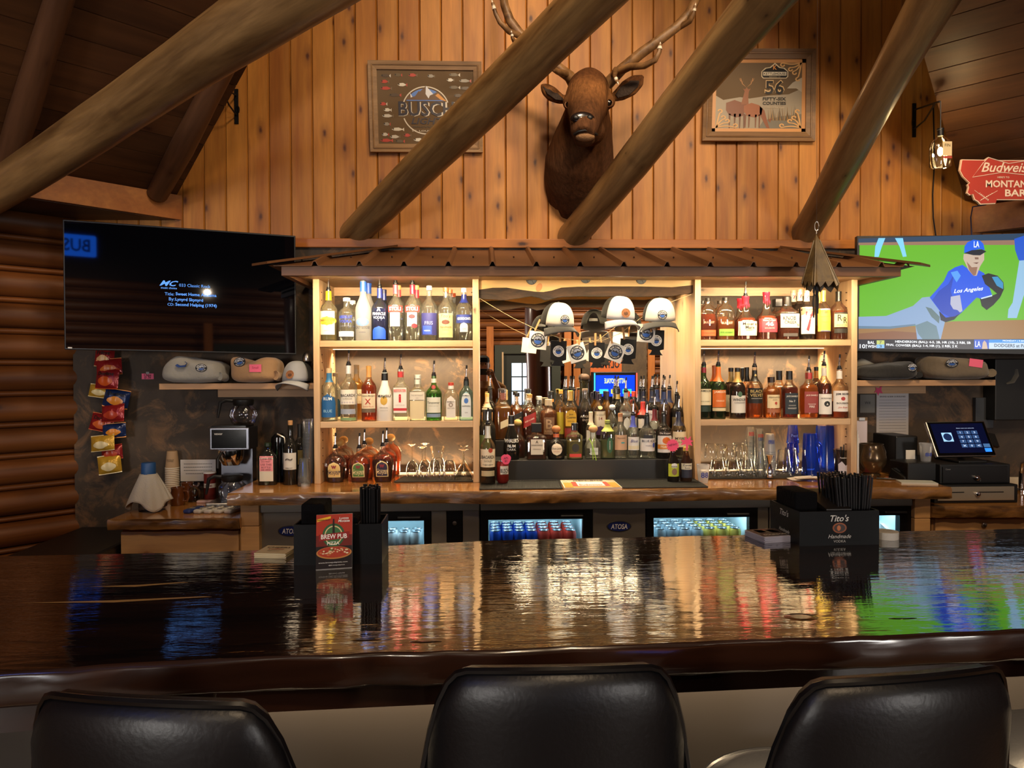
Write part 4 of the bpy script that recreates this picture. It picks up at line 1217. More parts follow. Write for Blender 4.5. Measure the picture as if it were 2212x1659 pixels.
bottle(1699, 45, 642, 'square', WHK, label=w9('square bourbon bottle with cream label and black cap'), liq=RAMB, lvl=.56, cap='#1c1a18', caph=.05, lab=[(.28, .60, .92, '#dcd0b2'), (.08, .15, .7, '#4a4440')], txt=[('KNOB', .50, .62, '#1c1a16', {'bold': .015, 'h': .10, 'x': -.12}), ('CREEK', .405, .62, '#1c1a16', {'bold': .01}), ('9', .33, .1, '#1c1a16', {'x': .7})], **UR)
bottle(1681, 40, 646, 'square', WHK, label=w9('square bourbon bottle with black stopper behind the cream labelled one'), liq=RAMB, lvl=.56, cap='#1c1a18', capstyle='wide', caph=.045, **U2)
for k, (px, tp, yy) in enumerate(((1742, 628, YL), (1727, 626, YL + .11), (1713, 628, YL + .22))):
    bottle(px, 34, tp, 'std', '#d8b8a0', Y=yy, Z=ZS1, group='bottles on the upper right shelf', label=w9(('dark whiskey bottle with big red numeral label', 'second dark whiskey bottle with numeral neck label', 'deepest dark whiskey bottle with numeral neck label')[k]), liq='#3a160c', lvl=.72, cap='#c9b48a', caph=.014, sleeve=(.78, .96, '#e2d8c4'),
           lab=[(.12, .66, .9, '#e2dcc8')] if k == 0 else [], txt=([('7', .37, .52, '#c0202c', {'bold': .03, 'h': .40}), ('Seagrams', .61, .62, '#4a3a30'), ('AMERICAN', .42, .6, '#9a8a7a')] if k == 0 else []) + [('7', .87, .16, '#c0202c', {'bold': .04})], **{})
bottle(1778, 31, 628, 'std', WHK, label=w9('amber whisky bottle with yellow label beside the red numeral one'), liq=AMB, lvl=.6, cap='#c8a050', sleeve=(.78, .97, '#c9a24a', 1), lab=[(.17, .63, .92, '#d9bf3e'), (.60, .63, .7, '#6a6a8a'), (.17, .19, .7, '#6a6a8a')], txt=[('MacNAUGHTON', .47, .75, '#4a3c10'), ('CANADIAN', .36, .5, '#6a5a20'), ('m', .55, .22, '#3a3010', {'bold': .02})], **UR)
bottle(1770, 28, 632, 'std', WHK, label=w9('hidden amber bottle with gold neck behind the yellow labelled one'), liq=AMB, lvl=.6, cap='#c8a050', sleeve=(.78, .97, '#c9a24a', 1), **U2)
bottle(1810, 37, 630, 'std', WHK, label=w9('pinkish amber whisky bottle with cream label, last at right'), liq='#c0602c', lvl=.60, cap='#17140f', caph=.012, sleeve=(.80, .96, '#1c1812'), lab=[(.26, .56, .8, '#dccb8e'), (.14, .23, .8, '#2c2a24'), (.53, .56, .8, '#2c2a24')], txt=[('R', .45, .24, '#1c1a14', {'bold': .01, 'x': -.3, 'h': .13}), ('&', .43, .09, '#1c1a14', {}), ('R', .40, .24, '#1c1a14', {'bold': .01, 'x': .35, 'h': .13}), ('RICH & RARE', .30, .6, '#1c1a14')], **UR)

MR = dict(Y=YL, Z=ZS2, group='bottles on the lower right shelf')
R2 = dict(Y=YL + 0.12, Z=ZS2, group='bottles on the lower right shelf')
wa_ = lambda s: s + ' on the lower right shelf'
bottle(1521, 31, 789, 'std', '#3f7a34', label=wa_('green whiskey bottle with cream label'), liq='#2f6a26', lvl=.5, pour=True, sleeve=(.86, .96, '#7a1c2a'), lab=[(.26, .56, .93, '#ddd3b2', 'rect'), (.14, .25, .93, '#22352a')], txt=[('JAMESON', .52, .8, '#1c2018', {'bold': .01, 'h': .05}), ('IRISH WHISKEY', .33, .7, '#5a5a40')], **MR)
bottle(1513, 28, 792, 'std', '#3f7a34', label=wa_('hidden green bottle with red cap behind the cream labelled one'), cap='#7a1c2a', **R2)
bottle(1551, 32, 789, 'std', '#4f8a34', label=wa_('green whiskey bottle with orange label'), liq='#3a7a26', lvl=.5, pour=True, sleeve=(.70, .97, '#d0692c'), lab=[(.22, .54, .92, '#cf6a28'), (.15, .21, .92, '#d8c8a0')], txt=[('JAMESON', .50, .8, '#f0dcc0', {'bold': .01, 'h': .05}), ('ORANGE', .34, .55, '#f0dcc0', {'bold': .01})], **MR)
bottle(1543, 28, 790, 'std', '#4f8a34', label=wa_('hidden green bottle with orange neck behind the orange labelled one'), cap='#d0692c', sleeve=(.70, .97, '#d0692c'), **R2)
bottle(1593, 34, 795, 'std', WHK, label=wa_('dark whisky bottle with white label and gold neck'), liq='#4a1a0e', lvl=.74, cap='#1c1a16', sleeve=(.72, .93, '#b99a58', 1), lab=[(.12, .46, .93, '#dcdad2'), (.43, .54, .28, '#4a6a52', 'oval')], txt=[('WINDSOR', .38, .82, '#1a1a1a', {'bold': .01, 'h': .055}), ('CANADIAN', .32, .66, '#3a3a3a')], **MR)
bottle(1579, 31, 795, 'std', WHK, label=wa_('second gold necked whisky bottle behind the white labelled one'), liq='#4a1a0e', lvl=.74, cap='#1c1a16', sleeve=(.72, .93, '#b99a58', 1), lab=[(.12, .46, .93, '#cfc8b4')], txt=[('W', .37, .2, '#1a1a1a', {'x': -.4})], **R2)
bottle(1630, 35, 792, 'std', WHK, label=wa_('amber whisky bottle with black label and pourer'), liq='#d9761c', lvl=.36, pour=True, sleeve=(.72, .93, '#17140f'), lab=[(.30, .59, .96, '#1b1916'), (.78, .86, .14, '#c9b070', 'oval')], txt=[('BLACK', .53, .78, '#c9b070', {'bold': .01, 'h': .055}), ('VELVET', .455, .82, '#c9b070', {'bold': .01, 'h': .055}), ('CANADIAN WHISKY', .39, .7, '#d8d4cc')], **MR)
bottle(1613, 30, 794, 'std', WHK, label=wa_('black necked amber bottle just behind the black labelled one'), liq='#d9761c', lvl=.6, cap='#17140f', sleeve=(.72, .93, '#17140f'), **R2)
bottle(1603, 28, 795, 'std', WHK, label=wa_('black necked amber bottle deepest behind the white labelled one'), liq='#d9761c', lvl=.6, cap='#17140f', sleeve=(.72, .93, '#17140f'), Y=YL + .2, Z=ZS2, group='bottles on the lower right shelf')
bottle(1666, 36, 815, 'short', WHK, label=wa_('golden whisky bottle with cream label and dark stopper'), liq='#d98a2a', lvl=.8, cap='#2a1c14', caph=.03, lab=[(.26, .58, .86, '#dcc9a0', 'rect', .12), (.15, .24, .86, '#a06040', 'rect', .12)], txt=[('PENDLETON', .52, .72, '#2c1c10', {'bold': .005, 'x': .12}), ('WHISKY', .46, .34, '#5a4028', {'x': .12}), ('e', .38, .16, '#b02a24', {'bold': .03, 'x': .2})], **MR)
bottle(1705, 32, 802, 'square', WHK, label=wa_('square whiskey bottle with black label'), liq='#8a2410', lvl=.66, cap='#161412', caph=.028, sleeve=(.82, .93, '#191715'), lab=[(.10, .54, .9, '#1f2830')], txt=[("JACK DANIEL'S", .47, .78, '#d8d6d0', {'bold': .005, 'h': .045}), ('No 7', .37, .4, '#d8d6d0', {'bold': .01}), ('TENNESSEE', .28, .5, '#b8b6b0', {'shear': .2}), ('WHISKEY', .22, .6, '#d8d6d0')], **MR)
bottle(1683, 30, 801, 'square', WHK, label=wa_('golden square bottle with black neck behind the cream labelled one'), liq='#d98a2a', lvl=.64, cap='#161412', caph=.03, sleeve=(.80, .93, '#191715'), **R2)
bottle(1747, 34, 800, 'square', WHK, label=wa_('square fire whiskey bottle with red label'), liq='#d98020', lvl=.7, pour=True, sleeve=(.82, .95, '#9a3030'), lab=[(.12, .56, .9, '#8c3a36')], txt=[("JACK DANIEL'S", .48, .76, '#e8dcd4', {'bold': .005, 'h': .04}), ('TENNESSEE', .30, .5, '#e8dcd4', {'shear': .2}), ('FIRE', .25, .34, '#e8dcd4', {'bold': .01})], **MR)
bottle(1763, 26, 793, 'std', '#8a5a30', label=wa_('brown bottle with orange neck band behind the red labelled one'), liq=DKAMB, lvl=.6, cap='#161412', sleeve=(.78, .93, '#c07a30'), **R2)
bottle(1780, 32, 789, 'std', WHK, label=wa_('amber whiskey bottle with white label and black splash mark'), liq='#7a3010', lvl=.66, pour=True, sleeve=(.80, .95, '#b9b6b0'), lab=[(.08, .46, .9, '#dcdad6'), (.22, .33, .4, '#1a1a1a', 'oval')], txt=[('SKREWBALL', .38, .75, '#2a2a2a', {'bold': .003}), ('A', .27, .14, '#dcdad6', {'bold': .03})], **MR)
bottle(1813, 36, 797, 'std', WHK, label=wa_('bourbon bottle with white label and red seal, last at right'), liq='#c06020', lvl=.34, pour=True, sleeve=(.80, .96, '#c9c6c0'), lab=[(.14, .56, .93, '#dcd8d4'), (.36, .44, .26, '#a83a3a', 'oval')], txt=[('JIM BEAM', .49, .78, '#1c1a2a', {'bold': .015, 'h': .05}), ('BOURBON', .31, .7, '#1c1a1a', {'bold': .01}), ('Jim Beam', .22, .6, '#b84a44', {'shear': .3})], **MR)

# ================================================================== CENTRE RISER AND ITS BOTTLES
RIS = mat('#23221f', 0.45, name='black_riser')
t = thing('bottle_riser', 'black two-step bottle riser in front of the mirror', 'riser', (0.56, 4.1, ZC), world=True)
ZT1, ZT2, YT1, YT2 = ZZ(1270, 993, 3.985), ZZ(1270, 950, 4.165), 3.985, 4.165
MB().box(LU1 + .004, YT1, ZC, RU0 - .004, YP - .013, ZT1).build('lower_step', RIS, t, bevel=.003)
MB().box(LU1 + .004, YT2, ZT1, RU0 - .004, YP - .013, ZT2).build('upper_step', RIS, t, bevel=.003)
LT = dict(Y=4.035, Z=ZT1, group='bottles on the lower step of the riser')
LB = dict(Y=4.12, Z=ZT1, group='bottles on the lower step of the riser')
UT = dict(Y=4.215, Z=ZT2, group='bottles on the upper step of the riser')
UB = dict(Y=4.30, Z=ZT2, group='bottles on the upper step of the riser')
wl = lambda s: s + ' on the lower riser step'
wu = lambda s: s + ' on the upper riser step'
MT = dict(Y=3.885, Z=ZC + .007, group='drinks standing on the bar mat')
bottle(1053, 33, 915, 'std', '#d9c7a0', label='gold rum bottle with cream label standing on the left of the bar mat', liq='#5a3010', lvl=.3, pour=True, sleeve=(.76, .96, '#cfcfc6', 1), lab=[(.28, .58, .95, '#e2d6ba'), (.13, .22, .85, '#b9ad8a'), (.52, .60, .28, '#b0472c', 'oval', .35)], txt=[('BACARDI', .45, .8, '#2a2622', {'bold': .015, 'h': .055}), ('GOLD', .385, .5, '#5a5044'), ('~o~o~', .32, .7, '#2a2622')], **MT)
# a can of apple beer with a pink apple note
c = thing('beverage_can', 'red apple beer can on the bar mat with a pink paper apple', 'can', (X(1085, 3.885), 3.885, ZC + .007))
bo = link('can_body', can_meshes('#8f2a22'), c)
link('lid', LIDM, c)
cyl = lambda u, v: (0.0337 * math.sin(u / 0.0337), -0.0337 * math.cos(u / 0.0337), v)
MB().grid(lambda a, b: cyl(-0.004 + 0.052 * (a - .2), 0.05 + 0.045 * b), 8, 2).build('can_print', mat('#d8d4cc', .4), bo)
text_map('BUSCH', .048, .022, lambda u, v: tuple(Vector(cyl(u + .012, v + .07)) + Vector((0, -.0006, 0))), bold=.02).build('lettering', INK, bo)
text_map('LIGHT', .03, .010, lambda u, v: tuple(Vector(cyl(u + .014, v + .055)) + Vector((0, -.0006, 0))), bold=.01).build('lettering', INK, bo)
def paper_shape(name, label, cat_, px, py, Y, poly, m, txt=None, scale=1.0):
    o = at(px, py, Y)
    t = thing(name, label, cat_, o)
    MB().prism([(a * scale, b * scale) for a, b in poly], -0.0008, 0.0).build('paper', m, t)
    for s_, dx, dz, wd in (txt or ()):
        text_on(s_, (dx, -0.0018, dz), (1, 0, 0.15), (0, 0, 1), INK, t, wd=wd)
    return t
apple = [(0.026 * math.cos(a) * (1 + .12 * math.sin(3 * a)), 0.028 * math.sin(a) - .004 * (abs(math.cos(a)) < .25) * (math.sin(a) > 0)) for a in [2 * PI * i / 24 for i in range(24)]]
paper_shape('price_note', 'pink paper apple note stuck on the red can', 'note', 1093, 992, 3.845, apple + [], mat('#e8527a', .7), [('APL', 0, .006, .026), ('$2', 0, -.010, .014)])
# lower step, left to right
bottle(1104, 34, 898, 'cone', '#1c1410', label=wl('black tapered rum bottle with white lettering'), cap='#15130f', caph=.06, sleeve=(.78, .86, '#cfcfcf'), txt=[("WHALER'S", .44, .9, '#d8d4cc', {'bold': .015, 'h': .09}), ('RUM', .32, .5, '#d8d4cc', {'bold': .01}), ('DARK', .24, .55, '#c8c4bc')], liq='#100806', lvl=.6, **LT)
bottle(1118, 34, 912, 'patron', '#c9a880', label=wl('round brown bottle behind the black tapered one'), liq=DKAMB, lvl=.5, cap='#b99a58', capstyle='ball', **LB)
bottle(1158, 43, 914, 'disar', '#e6d0b4', label=wl('square amber liqueur bottle with wide black cap'), liq='#7a3a14', lvl=.62, cap='#17140f', capstyle='wide', caph=.05, lab=[(.15, .57, .60, '#cfc6b4')], txt=[('DISARONNO', .41, .56, '#2c241a', {'bold': .01}), ('ORIGINALE', .30, .4, '#6a5c48'), ('A', .50, .14, '#4a3c28', {'bold': .02})], **LT)
bottle(1201, 38, 926, 'patron', '#6a4020', label=wl('dark round tequila bottle with wooden ball stopper'), liq='#3a1c0c', lvl=.5, cap='#a86a3c', capstyle='ball', sleeve=(.72, .84, '#c9683c'), lab=[(.14, .54, .6, '#dcccb4', 'oval')], txt=[('Don Julio', .36, .58, '#2a1a10', {'shear': .1}), ('REPOSADO', .27, .34, '#b0714a')], **LT)
bottle(1241, 34, 914, 'square', '#e4e6cc', label=wl('clear squared tequila bottle with horseshoe print and black cap'), liq='#d9cf94', lvl=.5, cap='#17171a', caph=.04, lab=[(.07, .16, .75, '#c03a32'), (.2, .45, .45, '#2a2a26', 'oval')], txt=[('HERRADURA', .50, .74, '#2a2a26', {'arc': .035, 'bold': .005})], **LT)
bottle(1281, 38, 925, 'patron', CLR, label=wl('round clear tequila bottle with cork ball and green ribbon'), cap='#c49a6a', capstyle='ball', lab=[(.15, .38, .45, '#c3cbc9')], txt=[('PATRON', .27, .40, '#6a7270')], **LT)
bottle(1276, 24, 890, 'std', '#e8e4d4', label=wl('pale slim bottle with cream neck behind the cork ball one'), cap='#d8cdb4', sleeve=(.72, .95, '#d8cdb4'), lab=[(.2, .6, .85, '#d6d2c6')], **LB)
bottle(1316, 31, 908, 'flask', '#d8e2c4', label=wl('clear flat tequila bottle with green diamond label'), liq='#c9cfa0', lvl=.48, sleeve=(.72, .9, '#a9b45a'), cap='#8f9a4a', lab=[(.14, .58, .42, '#2c5a3c', 'oval', .2)], txt=[('HORNITOS', .36, .60, '#e2e6d8', {'vert': 1, 'x': .2, 'bold': .01})], **LT)
bottle(1343, 29, 893, 'std', CLR, label=wl('clear bottle with cork and tan note label'), cap='#a8714a', sleeve=(.82, .97, '#d0b090'), lab=[(.2, .53, .9, '#c9a585'), (.34, .38, .3, '#5aa0a0', 'oval', .2)], txt=[('Reposado', .46, .6, '#6a4a38', {'shear': .2})], **LT)
bottle(1366, 26, 896, 'std', CLR, label=wl('clear vodka bottle with violet blue neck and script label'), pour=True, sleeve=(.72, .98, '#5560c0'), lab=[(.2, .50, .92, '#e0dfda'), (.22, .30, .9, '#e0d8b8')], txt=[('Blue', .41, .6, '#2a3a8a', {'shear': .3})], **LT)
bottle(1392, 34, 898, 'std', CLR, label=wl('clear black necked vodka bottle with blue dot label'), pour=True, sleeve=(.72, .98, '#191a1c'), lab=[(.18, .48, .94, '#e4e2de'), (.48, .56, .6, '#2a2c34'), (.26, .38, .16, '#3a5ac0', 'oval', .7)], txt=[('BLUE ICE', .42, .78, '#2a3050', {'bold': .01, 'h': .055}), ('VODKA', .31, .4, '#6a7090')], **LT)
bottle(1414, 29, 881, 'std', CLR, label=wl('maroon necked vodka bottle behind the black necked one'), pour=True, sleeve=(.74, .97, '#6a2430'), lab=[(.30, .56, .92, '#d9d4cc'), (.46, .56, .92, '#4a2a2a')], txt=[('SMIRNOFF', .51, .8, '#e6e0da', {'bold': .01})], **LB)
bottle(1435, 34, 894, 'std', '#4a2a12', label=wl('dark schnapps bottle with peach picture label'), pour=True, liq='#2a1208', lvl=.6, sleeve=(.74, .95, '#1c1a16'), lab=[(.14, .62, .9, '#dcd8d2'), (.52, .62, .9, '#2a1c12'), (.33, .49, .5, '#d9702a', 'oval', .1), (.22, .32, .9, '#d98a2c')], txt=[('De Kuyper', .57, .7, '#f0e8dc', {'bold': .005}), ('PEACH', .27, .6, '#f4e4c8', {'bold': .015})], **LT)
bottle(1465, 31, 886, 'std', '#d8cdb0', label=wl('cream labelled rum bottle with navy neck at the right end'), pour=True, sleeve=(.68, .97, '#1b2038'), lab=[(.24, .56, .92, '#d8c8a4')], txt=[('MYERS', .42, .7, '#3a2a18', {'bold': .01}), ('RUM', .34, .3, '#6a4a28')], **LT)
bottle(1047, 27, 885, 'wine', '#3c4a24', label=wl('dark green wine bottle at the left end'), liq='#1c220e', lvl=.6, sleeve=(.80, .98, '#1c1a16'), cap='#1c1a16', lab=[(.2, .5, .85, '#5a6a3a')], **LT)
bottle(1057, 26, 884, 'wine', '#2a2a20', label=wl('second dark wine bottle just behind the left end one'), sleeve=(.80, .98, '#1c1a16'), cap='#1c1a16', liq='#14140c', lvl=.6, **LB)
# drinks on the mat at right
for px, sh, lab, lb, tx, tint in ((1454, 'beer', 'brown beer bottle with lime green label on the right of the bar mat', [(.16, .53, .93, '#b9c23c'), (.42, .55, .5, '#e2e2dc', 'arch'), (.2, .4, .45, '#8a6a54', 'oval')], [('PORTER', .45, .5, '#22201c', {'bold': .01})], '#5a3010'),
                                   (1482, 'beer', 'amber beer bottle with cream and navy label on the right of the bar mat', [(.36, .54, .93, '#dcd4bc'), (.12, .36, .93, '#2a2c3c')], [('Corona', .49, .72, '#22203a', {'bold': .01}), ('Extra', .41, .45, '#22203a')], '#a06a1c')):
    bottle(px, 25, 966, sh, tint, label=lab, liq=tint, lvl=.75, cap='#b9a24a', caph=.02, lab=lb, txt=tx, **MT)
star = []
for i in range(32):
    rr = .037 if i % 2 == 0 else .029
    star.append((rr * math.cos(2 * PI * i / 32), rr * math.sin(2 * PI * i / 32)))
paper_shape('price_note', 'pink star note lettered NEW on the lime label beer', 'note', 1453, 962, 3.845, star, mat('#f0527a', .7), [('NEW!!', 0, .003, .045)])
palm = [(-.006, -.04), (.004, -.04), (.007, -.008), (.03, -.016), (.022, .004), (.036, .012), (.018, .016), (.022, .036), (.004, .022), (-.012, .036), (-.012, .016), (-.036, .018), (-.024, .004), (-.036, -.012), (-.006, -.006)]
paper_shape('price_note', 'pink paper palm tree note on the cream label beer', 'note', 1484, 957, 3.845, palm, mat('#f0527a', .7))
# upper step
bottle(1088, 37, 842, 'square', '#e8d8b0', label=wu('large square golden tequila bottle with dark cap'), liq='#d08a1c', lvl=.68, cap='#2a1f18', caph=.018, sleeve=(.80, .95, '#7a4028'), lab=[(.26, .40, .5, '#d9c7a0', 'diag', .2)], **UT)
bottle(1096, 27, 843, 'std', '#e8e0c8', label=wu('pale bottle with gold neck behind the large golden one'), cap='#b99a58', sleeve=(.8, .95, '#b99a58', 1), **UB)
bottle(1052, 26, 850, 'std', '#4a3018', label=wu('dark bottle with cream neck label at the left end'), liq='#22120a', lvl=.7, cap='#d9c07a', sleeve=(.66, .95, '#ddceaa'), txt=[('1800', .80, .3, '#8a2a22', {'bold': .02})], lab=[(.3, .6, .9, '#c99a6a')], **UT)
bottle(1058, 27, 840, 'std', '#22180f', label=wu('black bottle with pourer at the left end'), pour=True, sleeve=(.80, .97, '#1a1815'), liq='#140c06', lvl=.6, **UB)
bottle(1119, 26, 849, 'square', WHK, label=wu('square amber scotch bottle with slanted black label'), liq=AMB, lvl=.68, cap='#191714', lab=[(.34, .56, .95, '#1c1a18', 'diag')], txt=[('BLACK LABEL', .45, .7, '#b9a878', {'tilt': .45})], **UT)
bottle(1139, 28, 852, 'square', WHK, label=wu('square amber scotch bottle with slanted red label'), liq=DKAMB, lvl=.72, cap='#b99248', lab=[(.32, .56, .97, '#a02c2a', 'diag')], txt=[('RED LABEL', .44, .75, '#f0dcc8', {'tilt': .45, 'bold': .015})], Y=4.21, Z=ZT2, group='bottles on the upper step of the riser')
bottle(1131, 22, 851, 'std', WHK, label=wu('gold capped bottle behind the slanted red label'), liq=AMB, lvl=.6, cap='#b99248', **UB)
bottle(1155, 28, 841, 'square', CLR, label=wu('clear square spirit bottle with white label and black cap'), cap='#1c1b1a', caph=.022, sleeve=(.78, .92, '#cfc8bc'), lab=[(.24, .62, .85, '#dcd8cc')], txt=[('U', .52, .4, '#1c1a18', {'bold': .02}), ('WHISKEY', .36, .7, '#1c1a18', {'bold': .01})], **UB)
bottle(1186, 38, 863, 'short', WHK, label=wu('wide amber whiskey bottle with brown crest label'), liq='#c4742a', lvl=.72, cap='#c9b89a', caph=.035, lab=[(.14, .56, .6, '#7a5a40')], txt=[('B', .40, .36, '#b99a78', {'bold': .01}), ('BUFFALO', .22, .5, '#b99a78')], **UT)
bottle(1175, 26, 857, 'square', CLR, label=wu('small clear bottle with glass cap behind the wide amber one'), cap='#cfd0cc', **UB)
bottle(1194, 26, 846, 'wine', '#1f150e', label=wu('dark bottle with orange neck ring'), cap='#17140f', sleeve=(.78, .84, '#c9803c'), liq='#120a06', lvl=.6, **UB)
bottle(1212, 26, 842, 'std', WHK, label=wu('golden tequila bottle with yellow side label'), liq=GOLD_, lvl=.66, cap='#c9a24a', lab=[(.1, .55, .8, '#c9b42c')], **UB)
bottle(1229, 29, 844, 'square', WHK, label=wu('golden tequila bottle with yellow arched label'), liq=GOLD_, lvl=.66, cap='#c9a24a', sleeve=(.80, .93, '#c9a24a', 1), lab=[(.28, .62, .8, '#e0b02c', 'arch'), (.06, .24, .92, '#8a2c24')], txt=[('Jose', .52, .3, '#1c1a14', {'bold': .005}), ('Cuervo', .46, .68, '#1c1a14', {'bold': .01}), ('ESPECIAL', .38, .5, '#6a5010')], **UT)
for k, px in enumerate((1224, 1230)):
    bottle(px, 22, 842, 'std', '#22201c', label=wu(('left', 'right')[k] + ' of two dark pouring bottles behind the yellow arched label'), pour=True, Y=4.3, Z=ZT2, group='bottles on the upper step of the riser')
bottle(1257, 32, 814, 'neck', '#8a9470', label=wu('very tall long necked green bottle with brown ball stopper'), cap='#4a3424', capstyle='ball', liq='#3c3a1c', lvl=.5, **UB)
bottle(1269, 37, 840, 'envy', '#e0d4cc', label=wu('curved shouldered dark bourbon bottle with pale lettering'), liq='#3a160c', lvl=.62, cap='#8a7464', caph=.012, txt=[("ANGEL'S", .46, .66, '#d8c8b8', {'bold': .01}), ('ENVY', .39, .4, '#d8c8b8')], **UT)
bottle(1299, 26, 851, 'std', WHK, label=wu('scotch bottle with cream label and purple lower band'), liq='#7a3a1c', lvl=.72, cap='#2a2032', caph=.03, lab=[(.22, .62, .93, '#ddd2bc'), (.10, .30, .93, '#4a2c5a', 'arch'), (.66, .74, .35, '#e0cc78', 'oval')], txt=[('THE GLENLIVET', .54, .82, '#3a3430', {'bold': .005}), ('14', .46, .28, '#8a3a34', {'bold': .01})], **UT)
for k, px in enumerate((1287, 1294)):
    bottle(px, 22, 846, 'std', WHK, label=wu(('left', 'right')[k] + ' of two purple capped scotch bottles at the back'), liq=GOLD_, lvl=.85, cap='#2a2032', caph=.05, **UB)
bottle(1321, 30, 879, 'envy', CLR, label=wu('clear sculpted glass vodka bottle with silver stopper'), cap='#cfd2d4', capstyle='ball', lab=[(.2, .4, .4, '#a08a64', 'oval', .3)], **UT)
bottle(1335, 24, 841, 'square', '#3c3a30', label=wu('dark bottle with gold collar before the game screen'), cap='#17171a', caph=.025, sleeve=(.80, .9, '#a8904c', 1), pour=True, liq='#1c1810', lvl=.6, **UB)
bottle(1351, 28, 845, 'std', CLR, label=wu('clear vodka bottle with grey banner label and pourer'), pour=True, sleeve=(.86, .97, '#9aa2a8', 1), lab=[(.48, .58, .93, '#8a8a84'), (.2, .46, .5, '#d4d4ce', 'oval')], txt=[('SMIRNOFF', .53, .8, '#f0f0ec', {'bold': .01})], **UT)
for k, px in enumerate((1361, 1370)):
    bottle(px, 24, 846, 'std', WHK, label=wu(('left', 'right')[k] + ' of two whisky bottles with bright red caps'), liq=AMB, lvl=.8 - k * .2, cap='#c8422a', caph=.03, lab=[(.1, .45, .9, '#dcd4c4')] if k else [], Y=4.3 - k * .07, Z=ZT2, group='bottles on the upper step of the riser')
bottle(1387, 25, 868, 'wine', '#3a1418', label=wu('dark bottle with tall red neck foil'), cap='#c43a34', sleeve=(.66, .98, '#c43a34'), liq='#200a0a', lvl=.6, lab=[(.3, .55, .9, '#dcd4cc')], **UT)
for k, (px, yy) in enumerate(((1397, 4.3), (1407, 4.22))):
    bottle(px, 28, 842, 'std', '#3a2414', label=wu(('rear', 'front')[k] + ' of two script labelled whisky bottles with navy necks'), liq='#241008', lvl=.7, pour=True, sleeve=(.74, .97, '#1a2036'), lab=[(.2, .58, .93, '#dcdad4')], txt=[('Canadian', .50, .7, '#3a2a4a', {'shear': .3}), ('CC', .85, .2, '#d8d0b8', {'bold': .02})], Y=yy, Z=ZT2, group='bottles on the upper step of the riser')
for k, (px, yy, tp) in enumerate(((1426, 4.21, 843), (1431, 4.31, 838), (1442, 4.25, 840))):
    bottle(px, 27, tp, 'std', '#d0b898', label=wu(('front', 'rear', 'right')[k] + ' of three pouring bottles with blue banded necks'), liq=DKAMB, lvl=.6, pour=True, sleeve=(.72, .97, '#22305a'), lab=[(.78, .88, .16, '#c9b070', 'oval')], Y=yy, Z=ZT2, group='bottles on the upper step of the riser')
bottle(1452, 26, 853, 'wine', '#120d0a', label=wu('black coffee liqueur bottle with pourer near the right end'), pour=True, sleeve=(.70, .98, '#141210'), liq='#0c0806', lvl=.6, lab=[(.2, .5, .9, '#8a7a54')], **UT)
bottle(1466, 25, 882, 'std', '#202a50', label=wu('navy bottle with gold crest at the right end'), cap='#1b2038', sleeve=(.70, .97, '#26356a'), lab=[(.76, .86, .2, '#c9a050', 'oval')], **UT)

# green ribbon bow on the round tequila
rt = thing('ribbon', 'bright green ribbon tied round the cork ball tequila bottle', 'ribbon', at(1281, 960, 3.99))
for s, e in ((-1, (.018, -.09)), (1, (.03, -.085))):
    q0 = Vector((-.02 * s, 0, .02))
    MB().tube([(-.022 + (s > 0) * .03, -.004, .035), (-.005, -.008, 0), (e[0] + (.0 if s < 0 else -.03) + .0, -.004, e[1])], .0028, 6, flat=.4).build('ribbon_tail', mat('#9ccf3a', .5), rt, True)

# bar mats on the counter
RUB = mat('#131312', 0.6, name='black_rubber')
def bar_mat(name, label, pts, ribs=True, gap=0.007):
    """rubber service mat: a tray rim with rows of ribs"""
    a, b, c_, d_ = [Vector(p) for p in pts]          # front left, front right, back right, back left
    t = thing(name, label, 'bar mat', ((a + c_) / 2).to_tuple(), world=True)
    up = Vector((0, 0, 1))
    MB().hexa([a, b, c_, d_], [p + up * .003 for p in (a, b, c_, d_)]).build('base', RUB, t)
    for p, q_ in ((a, b), (b, c_), (c_, d_), (d_, a)):
        MB().tube([p + up * .004, q_ + up * .004], .005, 6).build('rim', RUB, t)
    if ribs:
        n_ = int((b - a).length / gap)
        mb = MB()
        for i in range(1, n_):
            p, q_ = a.lerp(b, i / n_), d_.lerp(c_, i / n_)
            mb.hexa([p + Vector((-.0016, .006, .003)), p + Vector((.0016, .006, .003)), q_ + Vector((.0016, -.006, .003)), q_ + Vector((-.0016, -.006, .003))],
                    [p + Vector((-.001, .006, .007)), p + Vector((.001, .006, .007)), q_ + Vector((.001, -.006, .007)), q_ + Vector((-.001, -.006, .007))])
        mb.build('ribs', mat('#3a3b38', 0.5), t, kind='stuff')
    return t
yf_, yb_ = 3.70, 3.975
P3 = lambda px, y: (X(px, y, 1040), y, ZC)
bar_mat('service_mat', 'long black ribbed rubber mat left of the beer mat', [P3(1037, yf_), P3(1214, yf_), P3(1208, yb_), P3(1040, yb_)])
bar_mat('service_mat', 'long black ribbed rubber mat right of the beer mat', [P3(1346, yf_), P3(1528, yf_), P3(1498, yb_), P3(1325, yb_)])
t = thing('service_mat', 'cream and gold printed beer mat with red panels', 'bar mat', (X(1280, 3.83), 3.83, ZC), world=True)
q = lambda px, py: atz(px, py, ZC + .0072)
a, b, c_, d_ = P3(1219, yf_), P3(1344, yf_), P3(1324, yb_), P3(1210, yb_)
MB().hexa([Vector(v) for v in (a, b, c_, d_)], [Vector(v) + Vector((0, 0, .006)) for v in (a, b, c_, d_)]).build('base', mat('#d8d0c8', .6), t)
def lerp2(u, v, z):
    p = Vector(a).lerp(Vector(b), u)
    r_ = Vector(d_).lerp(Vector(c_), u)
    return p.lerp(r_, v) + Vector((0, 0, z))
